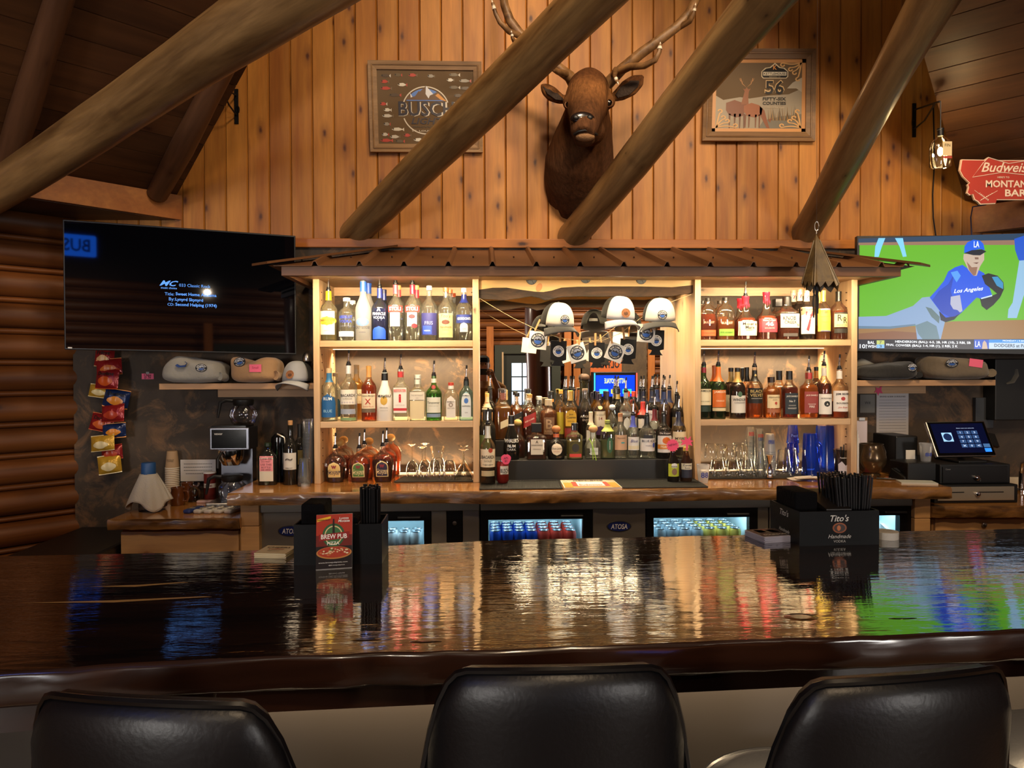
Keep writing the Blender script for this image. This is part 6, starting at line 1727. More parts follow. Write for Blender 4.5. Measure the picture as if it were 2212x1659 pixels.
MB().lathe([(.024, 0), (.0245, .002), (.0245, .011), (.022, .0125), (.001, .0125)], 20, (p.x, p.y - .02, ZC)).build('jar_lid', mat('#d8d4cc', .5), None, True, label='small white lid lying on the counter by the clear cups', cat='lid')

# ================================================================== GLASSES IN THE LOWER BAYS
ORD = ['bottom', 'second', 'third', 'fourth', 'fifth', 'sixth', 'seventh', 'eighth', 'ninth', 'tenth', 'eleventh', 'twelfth', 'thirteenth', 'fourteenth', 'fifteenth', 'sixteenth']
GL = glassy('drinking_glass', '#f0f2ee')
bar_mat('service_mat', 'short black ribbed mat under the upturned wine glasses', [P3(853, 3.975), P3(1020, 3.975), P3(1016, 4.16), P3(872, 4.16)])
bar_mat('service_mat', 'black ribbed mat under the upturned tumblers and pint glasses', [P3(1516, 3.985), P3(1832, 3.985), P3(1812, 4.25), P3(1512, 4.25)])
ZM = ZC + .009
def lathe_glass(name, label, cat_, px, Y, prof, Z=ZM, group=None, m=GL, seg=22):
    t = thing(name, label, cat_, (X(px, Y), Y, Z), 0, group)
    for i, (nm, pr) in enumerate(prof):
        MB().lathe(pr, seg, cap=False).build(nm, m, t, True)
    return t
def wine(px, Y, top, label, rb=.034):
    H = at(px, top, Y).z - ZM
    b = H * .52
    lathe_glass('wine_glass', label, 'wine glass', px, Y, [('bowl', [(rb * .85, 0), (rb, b * .35), (rb * .93, b * .65), (rb * .5, b * .93), (.005, b)]), ('stem', [(.0045, b), (.0035, H * .75), (.0045, H - .012)]), ('foot', [(.0045, H - .012), (.012, H - .006), (.030, H), (.001, H + .002)])], group='upturned stemmed glasses')
wine(889, 4.1, 960, 'upturned wine glass nearest the whisky decanters')
wine(911, 4.05, 965, 'upturned wine glass, front one of the middle pair')
wine(917, 4.15, 958, 'upturned wine glass, rear one of the middle pair')
def martini(px, Y, top, label):
    H = at(px, top, Y).z - ZM
    lathe_glass('martini_glass', label, 'martini glass', px, Y, [('bowl', [(.057, 0), (.056, .002), (.006, H * .5)]), ('stem', [(.005, H * .5), (.004, H * .8), (.005, H - .008)]), ('foot', [(.005, H - .008), (.034, H), (.001, H + .002)])], group='upturned martini glasses')
martini(1000, 4.04, 971, 'upturned martini glass at the right end of the left bay, in front')
martini(1001, 4.17, 963, 'upturned martini glass at the right end of the left bay, behind')
tum = lambda r, h: [('wall', [(r, 0), (r * 1.02, .004), (r * .98, h * .5), (r * .86, h - .006), (r * .8, h), (.001, h)])]
for px, Y, lab, top in ((938, 4.03, 'upturned round tumbler left of the middle in the left bay', 990), (970, 4.02, 'upturned round tumbler beside the martini glasses', 990), (947, 4.15, 'upturned round tumbler behind, carrying the flared glass', 992)):
    lathe_glass('tumbler', lab, 'tumbler', px, Y, [('wall', [(.030, 0), (.034, .02), (.034, .06), (.028, .095), (.020, .105), (.001, .105)])], group='upturned round tumblers')
lathe_glass('tumbler', 'flared clear plastic cup standing upright on an upturned tumbler', 'tumbler', 944, 4.15, [('wall', [(.032, 0), (.036, .02), (.044, .06), (.046, .066)])], Z=ZM + .105)
k = 0
for row, Y in ((0, 4.02), (1, 4.10)):
    for px in (1556, 1587, 1617):
        px2 = px - row * 6
        lathe_glass('tumbler', f'upturned rocks glass, lower layer {("front", "rear")[row]} row, {("left", "middle", "right")[[1556, 1587, 1617].index(px)]}', 'tumbler', px2, Y, tum(.038, .088), group='stacked upturned rocks glasses')
for j, (px, Y) in enumerate(((1536, 4.14), (1559, 4.10), (1576, 4.04), (1602, 4.06), (1595, 4.16))):
    lathe_glass('tumbler', f'upturned rocks glass in the upper layer, {("leftmost", "second from left", "front middle", "right", "rear right")[j]}', 'tumbler', px, Y, tum(.038, .088), Z=ZM + .0885, group='stacked upturned rocks glasses')
FROST = glassy('frosted_plastic', '#e6e8ea', rough=.3, cloud=.5, cloudc='#dfe2e6')
def stack(px, top, w_, Y, n, where, group, m=CLP, up=False, Z=ZM, text=None, name='plastic_cup'):
    o, r, h, st = nested(px, 0, top, w_, Y, Z, n, 'x', group, m, up, name, text=text)
    ts = [q_ for q_ in COL.objects if q_.get('label') == 'x']
    for i, q_ in enumerate(sorted(ts, key=lambda q_: q_.location.z)):
        q_['label'] = f'{where}, ' + ('topmost' if i == n - 1 and n > 1 else ORD[i] + (' cup' if i == 0 else ' from the bottom')) + ' of its stack' if n > 1 else where
    return r, h
REDB, BLUB = mat('#c03028', .5), mat('#2a3f9a', .5)
stack(1621, 922, 22, 4.17, 9, 'clear cup with red print behind the rocks glasses', 'red printed cups, left stack', text=[('BEER', .55, .25, REDB)])
stack(1641, 926, 22, 4.13, 9, 'clear cup with red and blue print', 'red printed cups, right stack', text=[('BEER', .55, .22, REDB), ('USA', .32, .2, BLUB)])
stack(1644, 968, 18, 4.04, 5, 'slim clear shot cup left of the jigger', 'slim clear cups by the jigger')
stack(1663, 937, 26, 4.07, 12, 'frosted cup with blue print behind the jigger', 'frosted cups behind the jigger', m=FROST, text=[('AMERICAN', .62, .12, BLUB), ('WHITEWATER', .5, .12, BLUB)])
stack(1519, 1003, 29, 3.87, 1, 'single frosted cup with blue dots in front of the right shelf unit', None, m=FROST, up=True, Z=ZC, text=[('88', .45, .3, BLUB)])
t = thing('jigger', 'steel double jigger standing before the frosted cups', 'jigger', (X(1663, 3.98), 3.98, ZM))
MB().lathe([(.020, 0), (.0205, .003), (.017, .05), (.010, .072), (.009, .076)], 20).build('large_cup', CHROME, t, True)
MB().lathe([(.009, .076), (.011, .082), (.022, .122), (.023, .125), (.019, .122)], 20, cap=False).build('small_cup', CHROME, t, True)
pint = [('wall', [(.041, 0), (.043, .004), (.0405, .03), (.031, .145), (.028, .15), (.001, .15)])]
for px, Y, lab in ((1693, 4.03, 'upturned pint glass with red print right of the frosted cups'), (1708, 4.12, 'upturned pint glass behind the red printed one'), (1728, 4.03, 'upturned pint glass left of the blue pitchers')):
    lathe_glass('pint_glass', lab, 'glass', px, Y, pint, group='upturned pint glasses')
BLUEP = glassy('blue_plastic', '#4a76e0', rough=.15, dens=.9, cloud=.3, cloudc='#2c56d0')
stack(1713, 917, 27, 4.2, 4, 'blue plastic cup left of the blue pitchers', 'blue plastic cups', m=BLUEP, text=[('Pepsi', .4, .2, mat('#7fa0ee', .5))])
for px, top, w_, Y, lab in ((1752, 936, 38, 4.05, 'blue plastic pitcher, front one'), (1785, 919, 50, 4.2, 'blue plastic pitcher, rear right one')):
    t = thing('plastic_pitcher', lab, 'pitcher', (X(px, Y), Y, ZM), 0, 'upturned blue plastic pitchers')
    r, H = w_ / 2 * Y / F, at(px, top, Y).z - ZM
    MB().lathe([(r, 0), (r * 1.02, .006), (r * .97, .01), (r * .84, H * .95), (r * .78, H), (.001, H)], 24, cap=False).build('body', BLUEP, t, True)
    MB().tube([(r * .95, .02, H * .15), (r * 1.4, .02, H * .2), (r * 1.4, .02, H * .7), (r * .86, .02, H * .8)], .008, 8).build('handle', BLUEP, t, True)
t = thing('pint_glass', 'dark pint glass stuffed with a white napkin and pens at the right end', 'glass', (X(1817, 4.03), 4.03, ZM))
DG = glassy('smoked_glass', '#5a5c60')
MB().lathe([(.030, 0), (.031, .003), (.041, .15)], 22, cap=False).build('wall', DG, t, True)
MB().lathe([(.029, .002), (.001, .003)], 22, cap=False).build('base', DG, t)
text_map('Pendleton', .045, None, lambda u, v: (.0385 * math.sin(u / .038), -.0385 * math.cos(u / .038), .105 + v), shear=.3).build('lettering', WHITE, t)
MB().add([(-.03, -.034, .002), (.02, -.035, .004), (.03, -.036, .075), (.01, -.037, .06), (-.012, -.037, .085), (-.032, -.034, .07)], [(0, 1, 2, 3, 4, 5)]).build('napkin', mat('#b9b8c4', .8), t)
for dx, col in ((-.02, '#b59a70'), (.0, '#2a2a2e'), (.012, '#3a3c40')):
    MB().tube([(dx * .5, 0, .01), (dx * 1.6, .0, .165 + dx)], .0045, 6).build('pen', mat(col, .5), t)
# receipts
p = atz(1740, 1038, ZC)
for i, (dx, dy, rz, lab) in enumerate(((0, 0, .05, 'top white receipt with print lying before the pint glasses'), (.02, .02, -.3, 'lower white receipt fanned out under the printed one'), (-.03, .02, .35, 'white receipt slip sticking out at the left of the pile'))):
    t = thing('receipt', lab, 'receipt', (p.x + dx, p.y + dy - .01, ZC + .012 - .004 * i), rz, 'loose receipts')
    MB().grid(lambda u, v: (-.05 + .1 * u, -.045 + .09 * v, .006 * (v - .5) ** 2 * 4 + .004 * u), 4, 6).build('paper', WHITE, t)
    if i == 0:
        for j, s_ in enumerate(('BASE CAMP BAR', 'THANK YOU')):
            text_on(s_, (0, .015 - .02 * j, .0085), (1, 0, 0), (0, 1, 0), mat('#8a8a90', .7), t, wd=.06)

# ================================================================== RIGHT SIDE
YR = 4.1
zt = ZZ(2000, 821, YR)
t = thing('wall_shelf', 'pine wall shelf under the lit television holding sweatshirts', 'shelf', (X(2000, YR), YR, zt), world=True)
MB().box(RU1 + .002, YR, zt - .034, X(2151, YR), YP, zt).build('board', PSH, t, bevel=.002)
MB().box(RU1 + .002, YP - .03, zt - .085, X(2000, 4.33), YP, zt - .036).build('cleat', PSH, t)
t, W_, D_, H = sweatshirt(1857, 1972, 776, 821, 4.13, zt, 'black folded sweatshirt with logo on the right shelf', '#1d1d1e', 11)
logo(t, (.095, -.131, H * .6), .03, 'shirt').scale = (.03, .004, .024)
t, W_, D_, H = sweatshirt(2000, 2126, 761, 821, 4.13, zt, 'brown grey folded sweatshirt with a pink note on the right shelf', '#6f6352', 12)
logo(t, (-.085, -.130, H * .6), .03, 'shirt').scale = (.038, .004, .024)
MB().box(.0, -.1335, H * .5, .08, -.1325, H * .78).xf(Matrix.Rotation(R(8), 4, 'Y')).build('price_note', PINK, t)
t, W_, D_, H = sweatshirt(1855, 1935, 771, 821, 4.295, zt, 'cream folded sweatshirt behind the black one', '#c9c2ae', 13, .03)
wall_note(1928, 897, 72, 96, 'white printed rules sheet taped to the dark wall panel', [('BRAND & BAR GUIDELINES', .86, .8)] + [('----------------------------------', .70 - .13 * i, .84) for i in range(12)], mat('#b5b2b4', .7), tape=False, cat_='paper', name='printed_sheet')
wall_note(1874, 872, 33, 40, 'small grey wifi card left of the white rules sheet', [('Wifi', .1, .4)], mat('#6f6e6a', .7), tape=False, cat_='card', name='wall_card')
paper_shape('pin_bow', 'pink paper tag pinned above the white rules sheet', 'tag', 1898, 843, YP - .035, [(-.02, .02), (0, .01), (.02, .03), (.016, 0), (.026, -.02), (.004, -.014), (-.004, -.034), (-.012, -.012), (-.028, -.014), (-.014, .004)], mat('#c8416a', .7))
t = thing('clipboard', 'clipboard with white sheet leaning behind the bronze jar', 'clipboard', (X(1862, 4.2), 4.2, ZC))
MB().box(-.04, 0, 0, .035, .006, .33).build('board', mat('#6a5236', .6), t)
MB().box(-.037, -.002, .1, .032, 0, .31).build('sheet', mat('#b9aeb4', .7), t)
MB().box(-.02, -.008, .312, .016, 0, .328).build('clip', STEEL, t)
t = thing('menu_cards', 'white menu cards standing upright against the right shelf unit', 'menu', (RU1 + .006, 4.0, ZC))
for i in range(3):
    MB().box(.001 + .004 * i, -.04, 0, .003 + .004 * i, .1, .27 - .02 * i).build('card', WHITE, t)
t = thing('bronze_jar', 'bronze glass tip jar with rounded body and foot', 'jar', (X(1883, 3.98), 3.98, ZC))
BRZ = mat('#5e4d38', .22, .75, name='bronze_lustre')
MB().lathe([(.045, 0), (.048, .006), (.05, .02), (.042, .03), (.06, .05), (.078, .09), (.078, .125), (.07, .16), (.062, .185), (.064, .195), (.060, .195), (.06, .18), (.07, .13), (.06, .06), (.001, .05)], 28, cap=False).build('body', BRZ, t, True)
MB().tube([(.05, -.03, .19), (.066, -.03, .15), (.07, -.02, .1)], .003, 6).build('wire', STEEL, t)
# cash drawers and register
ZR_ = 0.846
def on_r(px, py, z):
    return atz(px, py, z)
Yd = 3.80
xa, xb = X(2020, Yd), X(2201, Yd)
t = thing('cash_drawer', 'lower cash drawer with steel front on the right counter', 'cash drawer', ((xa + xb) / 2, Yd, ZR_), world=True)
z0, z1 = ZR_, ZZ(2110, 1047, Yd)
MB().box(xa, Yd, z0, xb, YP - .05, z1).build('case', BLACK, t, bevel=.004)
fp = MB().box(xa + .015, Yd - .008, z0 + .015, xb - .025, Yd, z1 - .01).build('steel_front', mat('#a09788', .35, .55), t, bevel=.002)
for a, b in ((.06, .16), (.24, .38)):
    MB().box(xa + a, Yd - .0095, (z0 + z1) / 2 + .008, xa + b, Yd - .008, (z0 + z1) / 2 + .013).build('slot', BLACK, fp)
MB().lathe([(.013, 0), (.013, .012), (.005, .014)], 14).xf(Matrix.Translation(((xa + xb) / 2, Yd - .008, (z0 + z1) / 2)) @ Matrix.Rotation(PI / 2, 4, 'X')).build('lock', CHROME, fp, True)
Yu = 3.83
xa2, xb2 = X(2032, Yu), X(2184, Yu)
t = thing('cash_drawer', 'upper black cash drawer under the register screen', 'cash drawer', ((xa2 + xb2) / 2, Yu, z1 + .001), world=True)
z2 = ZZ(2110, 1003, Yu)
MB().box(xa2, Yu, z1 + .001, xb2, YP - .06, z2).build('case', BLACK, t, bevel=.004)
fp = MB().box(xa2 + .012, Yu - .007, z1 + .008, xb2 - .02, Yu, z2 - .012).build('front', mat('#0e0e10', .35), t, bevel=.002)
MB().lathe([(.014, 0), (.014, .012), (.005, .016)], 14).xf(Matrix.Translation(((xa2 + xb2) / 2, Yu - .007, z1 + .035)) @ Matrix.Rotation(PI / 2, 4, 'X')).build('lock', CHROME, fp, True)
MB().tube([((xa2 + xb2) / 2 + .01 + .008 * math.cos(a), Yu - .02, z1 + .025 + .008 * math.sin(a)) for a in [2 * PI * i / 12 for i in range(13)]], .001, 5).build('key_ring', CHROME, fp)
text_on('Clover', (xa2 + .04, Yu - .0085, z2 - .025), (1, 0, 0), (0, 0, 1), mat('#8a8a8c', .5), fp, wd=.03)
ytab = 3.93
t = thing('register_screen', 'tilted register touchscreen showing a dark blue keypad', 'register', (X(2075, ytab), ytab, z2), world=True)
BL, BR_ = at(2025, 987, 3.88), at(2154, 985, 3.93)
TL, TR = at(1999, 911, 3.985), at(2126, 909, 4.035)
def tab(u, v, off=0.0):
    p = BL.lerp(BR_, u).lerp(TL.lerp(TR, u), v)
    return p + tn * off
tn = (BR_ - BL).cross(TL - BL).normalized()
tn = tn if tn.y < 0 else -tn
MB().hexa([tab(0, 0), tab(1, 0), tab(1, 1), tab(0, 1)], [tab(u, v, -.02) for u, v in ((0, 0), (1, 0), (1, 1), (0, 1))]).build('case', STEEL, t, bevel=.005)
MB().add([tab(.02, .03, .001), tab(.98, .03, .001), tab(.98, .97, .001), tab(.02, .97, .001)], [(0, 1, 2, 3)]).build('bezel', BLACKG, t)
SCR = mat('#0a1030', .15, emit=.55, name='register_glow')
scn = MB().add([tab(.06, .10, .0015), tab(.94, .10, .0015), tab(.94, .93, .0015), tab(.06, .93, .0015)], [(0, 1, 2, 3)]).build('display', SCR, t)
KEY = mat('#33507c', .3, emit=.8)
for r_ in range(4):
    for c in range(3):
        u, v = .46 + c * .12, .62 - r_ * .125
        MB().add([tab(u, v, .0022), tab(u + .105, v, .0022), tab(u + .105, v + .1, .0022), tab(u, v + .1, .0022)], [(0, 1, 2, 3)]).build('key', KEY, scn)
        text_map('123456789x0<'[r_ * 3 + c], None, .05, lambda a, b: tab(u + .052 + a, v + .05 + b, .003)).build('lettering', mat('#cfe0ff', .3, emit=1), scn)
for v, col in ((.245, '#3a5a80'), (.12, '#2a7ff0')):
    MB().add([tab(.83, v, .0022), tab(.94, v, .0022), tab(.94, v + .1, .0022), tab(.83, v + .1, .0022)], [(0, 1, 2, 3)]).build('key', mat(col, .3, emit=1.2), scn)
MB().add([tab(.19, .42, .0022), tab(.36, .42, .0022), tab(.36, .67, .0022), tab(.19, .67, .0022)], [(0, 1, 2, 3)]).build('logo_tile', mat('#9ac8f0', .3, emit=1), scn)
MB().add([tab(.275 + .07 * math.cos(a), .545 + .105 * math.sin(a), .003) for a in [2 * PI * i / 24 for i in range(24)]], [tuple(range(24))]).build('logo_disc', mat('#1c2f5a', .3, emit=.6), scn)
text_map('Please enter your passcode', .3, None, lambda a, b: tab(.62 + a, .79 + b, .003)).build('lettering', mat('#cfe0ff', .3, emit=1), scn)
MB().tube([tab(.55, .5, -.02), (X(2080, 4.05), 4.05, z2 + .06), (X(2075, 3.97), 3.97, z2)], .02, 10).build('stand', BLACK, t, True)
MB().box(X(2050, 3.97), 3.88, z2, X(2110, 3.97), 4.1, z2 + .012).build('foot', BLACK, t, bevel=.004)
rd = MB().hexa([tab(1.0, .3, .0), tab(1.1, .25, .0), tab(1.1, .62, 0), tab(1.0, .66, 0)], [tab(u, v, -.02) for u, v in ((1.0, .3), (1.1, .25), (1.1, .62), (1.0, .66))]).build('card_reader', BLACK, t)
t = thing('receipt_printer', 'black receipt printer box beside the register', 'printer', (X(1965, 4.12), 4.12, ZC), world=True)
MB().box(X(1936, 4.05), 4.05, ZC, X(1984, 4.05), 4.3, ZZ(1960, 942, 4.05)).build('case', BLACK, t, bevel=.008)
MB().box(X(1958, 4.045), 4.045, ZZ(1990, 992, 4.045), X(1978, 4.045), 4.048, ZZ(1990, 972, 4.045)).build('paper_slip', WHITE, t)
MB().box(X(1962, 3.86), 3.86, ZC, X(2025, 3.86), 4.04, ZZ(2000, 1000, 3.86)).build('printer_stand', BLACK, label='black stand between printer and cash drawer', cat='stand', bevel=.005)
stack(2001, 957, 28, 3.93, 1, 'single frosted plastic cup standing left of the register screen', None, m=FROST, up=True, Z=ZZ(2000, 1000, 3.86), text=[('88', .4, .2, BLUB)])
for i, (px, py, w_, d_, h_, col, rz, lab, nm) in enumerate(((1980, 1043, .18, .1, .008, '#b9bcb4', -.25, 'white notepad at the counter end before the printer', 'notepad'), (1935, 1033, .09, .07, .002, '#d0694c', -.3, 'orange slip of paper under the notepad', 'paper_slip'), (1868, 1034, .1, .05, .002, '#c8506a', .1, 'pink slip of paper in front of the bronze jar', 'paper_slip'))):
    p = atz(px, py, ZC)
    MB().box(-w_ / 2, -d_ / 2, 0, w_ / 2, d_ / 2, h_).xf(Matrix.Translation((p.x, p.y, ZC)) @ Matrix.Rotation(rz, 4, 'Z')).build(nm, mat(col, .7), label=lab, cat='paper')
p = atz(1910, 1036, ZC)
t = thing('pen', 'black pen lying on the orange slip', 'pen', (p.x, p.y, ZC + .006), R(-25))
MB().tube([(-.06, 0, 0), (.05, 0, 0), (.065, 0, 0)], [.004, .004, .001], 8).build('barrel', BLACK, t)
MB().box(.0, -.001, .003, .035, .001, .006).build('clip', STEEL, t)
p = atz(1935, 1028, ZC)
t = thing('card_terminal', 'small black card terminal on the counter beside the bronze jar', 'card terminal', (p.x - .03, 3.93, ZC), R(20))
MB().hexa([(-.045, -.05, 0), (.045, -.05, 0), (.045, .06, 0), (-.045, .06, 0)], [(-.04, -.045, .02), (.04, -.045, .02), (.035, .05, .06), (-.035, .05, .06)]).build('case', BLACK, t, bevel=.005)
MB().add([(-.03, -.0, .0425), (.03, -.0, .0425), (.028, .04, .0585), (-.028, .04, .0585)], [(0, 1, 2, 3)]).build('display', mat('#2a2c30', .2), t)
# dark wall devices and sink tap at the far right
t = thing('wall_box', 'black box on the far right wall with a pale curved sticker', 'box', at(2185, 905, 4.3), world=True)
MB().box(X(2150, 4.25), 4.25, ZZ(2185, 908, 4.25), 3.45, YP, ZZ(2185, 775, 4.25)).build('case', mat('#101112', .5), t, bevel=.006)
MB().tube([at(a, b, 4.246) for a, b in ((2174, 829), (2186, 824), (2194, 810), (2196, 797))], [.004, .016, .018, .006], 10, flat=.15).build('sticker', mat('#5a564c', .7), t, True)
t = thing('switch_plate', 'grey wall switch box with white label behind the register', 'switch', at(2128, 925, 4.33))
MB().box(-.06, 0, 0, .055, .03, .19).build('plate', mat('#33363a', .5), t, bevel=.003)
MB().box(.012, -.002, .105, .06, 0, .133).build('sticker', mat('#c9c4bc', .6), t)
t = thing('sink_faucet', 'chrome sink faucet at the right edge beside the cash drawer', 'faucet', (X(2208, 4.15), 4.15, ZR_))
MB().lathe([(.03, 0), (.03, .01), (.014, .02), (.013, .12)], 16).build('base', CHROME, t, True)
MB().tube([(0, 0, .1), (-.01, -.02, .17), (-.02, -.06, .185), (-.025, -.09, .17), (-.025, -.095, .15)], .010, 10).build('spout', CHROME, t, True)
MB().tube([(0, 0, .12), (.04, -.01, .13)], .006, 8).build('lever', CHROME, t, True)
MB().box(X(2186, 4.33), YP - .015, ZR_, 3.6, YP, ZZ(2200, 1030, YP)).build('backsplash', mat('#cfc4aa', .4), label='pale backsplash strip behind the sink faucet', cat='backsplash')

# ================================================================== ON THE FRONT BAR
def caddy(name, label, A, B, depth, h, z=ZBAR):
    """open black straw and napkin box: A, B front bottom corners"""
    A, B = Vector(A), Vector(B)
    ex = (B - A).normalized()
    ey = Vector((-ex.y, ex.x, 0))
    L = (B - A).length
    t = thing(name, label, 'caddy', A, math.atan2(ex.y, ex.x), 'black straw and napkin caddies')
    PL = mat('#050506', .5, spec=.15)
    MB().box(0, 0, 0, L, .004, h).build('front_wall', PL, t)
    MB().box(0, depth - .004, 0, L, depth, h).build('back_wall', PL, t)
    for x in (0, L * .36, L * .72, L - .004):
        MB().box(x, .004, 0, x + .004, depth - .004, h).build('divider', PL, t)
    MB().box(.004, .004, 0, L - .004, depth - .004, .006).build('base', PL, t)
    return t, L
def put(t, name, label, cat_):
    o = thing(name, label, cat_, t.location, t.rotation_euler.z)
    return o
def straws(t, x0, x1, y0, y1, zt_, n, label, lean=0.0, seed=1):
    o = put(t, 'straw_bundle', label, 'straws')
    rnd = random.Random(seed)
    S_ = mat('#0b0b0d', .3)
    me = MB().tube([(0, 0, 0), (0, 0, 1)], .0030, 7).mesh('straw', S_, True)
    nx = max(1, int((x1 - x0) / .0064))
    k = 0
    for i in range(nx):
        for j in range(max(1, n // nx)):
            s = link('straw', me, o)
            x = x0 + (x1 - x0) * (i + .5) / nx
            s.location = (x, y0 + (y1 - y0) * (j + .5) / max(1, n // nx), .008)
            s.scale = (1, 1, zt_ - .008 + rnd.uniform(-.006, .004))
            s.rotation_euler = (rnd.uniform(-.015, .015), lean * ((i + .5) / nx - .5) + rnd.uniform(-.01, .01), 0)
    return o
NAP = mat('#08080a', .95, spec=.1, bump=.5, bscale=90)
A, B = atz(627, 1229, ZBAR) + Vector((0, .035, 0)), atz(821, 1226, ZBAR) + Vector((0, .035, 0))
t, L = caddy('bar_caddy', 'black straw and napkin caddy behind the pizza flyer', A, B, .13, .105)
straws(t, L * .74, L - .012, .02, .075, .195, 48, 'bundle of black straws standing in the left caddy', 0, 2)
o = put(t, 'napkin_stack', 'stack of black napkins in the left caddy', 'napkins')
MB().box(L * .06, .02, .007, L * .33, .12, .155).build('napkins', NAP, o, bevel=.006)
o = put(t, 'napkin_stack', 'low stack of black napkins in the middle of the left caddy', 'napkins')
MB().box(L * .40, .03, .007, L * .70, .122, .115).build('napkins', NAP, o, bevel=.005)
# pizza flyer leaning on the caddy
a, b = atz(683, 1231, ZBAR), atz(761, 1226, ZBAR)
ex = (b - a).normalized()
H = .137
lean = Vector((0, .012, H))
def fl(u, v, off=0.0):
    return a.lerp(b, u) + lean * v + Vector((0, -.004 - off, .0005))
t = thing('table_tent', 'brew pub pizza flyer stand leaning on the left caddy', 'flyer', a, world=True)
MB().hexa([fl(0, 0), fl(1, 0), fl(1, 0, -.004), fl(0, 0, -.004)], [fl(0, 1), fl(1, 1), fl(1, 1, -.004), fl(0, 1, -.004)]).build('holder', mat('#b9b4ae', .3), t)
def fq(pts, col, off, nm='print', em=0):
    return MB().add([fl(u, v, off) for u, v in pts], [tuple(range(len(pts)))]).build(nm, mat(col, .35), t)
rect = lambda u0, u1, v0, v1: [(u0, v0), (u1, v0), (u1, v1), (u0, v1)]
ell = lambda cu, cv, ru, rv, n=28: [(cu + ru * math.cos(2 * PI * i / n), cv + rv * math.sin(2 * PI * i / n)) for i in range(n)]
fq(rect(.0, 1, .01, .42), '#1c1210', .0006)
fq(rect(.0, 1, .42, 1), '#a8321c', .0006)
fq(rect(.0, 1, .42, .62), '#6a1f14', .0009)
fq([(.02, .87), (.4, .93), (.4, .97), (.02, .92)], '#e6b42c', .0012)
fq(ell(.48, .62, .31, .215), '#2e5a34', .0015)
fq(ell(.48, .62, .25, .175), '#d8c48a', .0018)
fq(ell(.48, .62, .22, .155), '#3c6a3c', .0021)
fq([(.08, .52), (.92, .56), (.92, .68), (.5, .66), (.08, .64)], '#8a1c18', .0026)
fq([(.45, .66), (.52, .66), (.50, .92), (.46, .92)], '#22160f', .0024)
fq(ell(.5, .30, .49, .115, 32), '#b87a3c', .0015)
fq(ell(.5, .31, .45, .10, 32), '#a83a22', .0018)
rnd = random.Random(4)
for i in range(34):
    r_, a_ = math.sqrt(rnd.random()), rnd.random() * 2 * PI
    fq(ell(.5 + .40 * r_ * math.cos(a_), .31 + .085 * r_ * math.sin(a_), rnd.uniform(.02, .05), rnd.uniform(.008, .016), 8), rnd.choice(['#e2cfa8', '#d8bf90', '#8f2a1c', '#c46a3a', '#5a6a30']), .0021 + .00003 * i, 'topping')
def ftext(s_, cu, cv, w_, h_, col, **k):
    W2, H2 = (b - a).length, H
    return text_map(s_, w_, h_, lambda u, v: fl(cu + u, cv + v, .0034), **k).build('lettering', mat(col, .4), t)
ftext('BREW PUB', .5, .60, .72, .085, '#f2eee4', bold=.015)
ftext('PIZZA', .48, .475, .34, .06, '#f2eee4', bold=.01)
ftext('Lotzza', .77, .93, .26, .04, '#f2eee4', bold=.01, shear=.2)
ftext('Motzza', .77, .88, .32, .045, '#f2eee4', bold=.01, shear=.2)
ftext('Available Here!', .2, .91, .34, .03, '#3a1c10', bold=.005)
ftext('www.brewpubpizza.com', .48, .125, .8, .03, '#e8e4dc')
ftext('@brewpubpizza', .58, .075, .45, .025, '#e8e4dc')
# coaster stacks
def coasters(label, c, rz, w_, n, edge, top, kind='sq', text=(), group=None, th=.0022):
    for i in range(n):
        t = thing('coaster', f'{label}, ' + ('top one' if i == n - 1 else ORD[i] + (' one' if i == 0 else ' from the bottom')), 'coaster', (c.x, c.y, ZBAR + th * i), rz + .03 * math.sin(i * 2.3), group or label)
        if kind == 'sq':
            MB().box(-w_, -w_, .0001, w_, w_, th - .0002).build('board', mat(edge, .6), t, bevel=.0005)
        else:
            MB().lathe([(w_, .0001), (w_, th - .0002), (.001, th - .0001)], 30).build('board', mat(edge, .6), t)
        if i == n - 1:
            for nm, poly, col in top:
                MB().add([(x * w_, y * w_, th + .0002 + .0002 * j) for j in (0,) for x, y in poly], [tuple(range(len(poly)))]).build(nm, mat(col, .6), t)
            for s_, yy, wd, col in text:
                text_on(s_, (0, yy * w_, th + .0008), (1, 0, 0), (0, 1, 0), mat(col, .6), t, wd=wd * w_, bold=.01)
coasters('square cream coaster left of the left caddy', atz(597, 1197, ZBAR), R(-6), .044, 6, '#c9b892', [], text=[('CHEERS', .45, 1.5, '#3a2218'), ('coffee', .05, 1.0, '#a84a30'), ('liqueur', -.4, .8, '#8a7a60')], group='square cream coasters')
coasters('rounded blue white coaster left of the right caddy', atz(1663, 1163, ZBAR), R(12), .052, 8, '#a9a6b4', [('print', [(-.95, -.8), (.95, -.8), (.95, .95), (-.95, .95)], '#2c2220'), ('print', [(-.6, .1), (-.1, .1), (-.1, .7), (-.6, .8)], '#d8c7a8'), ('print', [(.1, .0), (.7, .0), (.6, .6), (.1, .7)], '#c98a5a')], text=[('BOURBON', -.5, 1.4, '#d8d0c4')], group='rounded blue white coasters')
coasters('round white coaster right of the right caddy', atz(1914, 1162, ZBAR), 0, .034, 7, '#c4bfb6', [], 'rd', text=[('CIDER', 0, 1.2, '#9a948a')], group='round white coasters', th=.003)
A, B = atz(1727, 1180, ZBAR), atz(1899, 1176, ZBAR)
t, L = caddy('bar_caddy', 'black branded straw and napkin caddy at the right of the bar', A, B, .19, .098)
ex = (B - A).normalized()
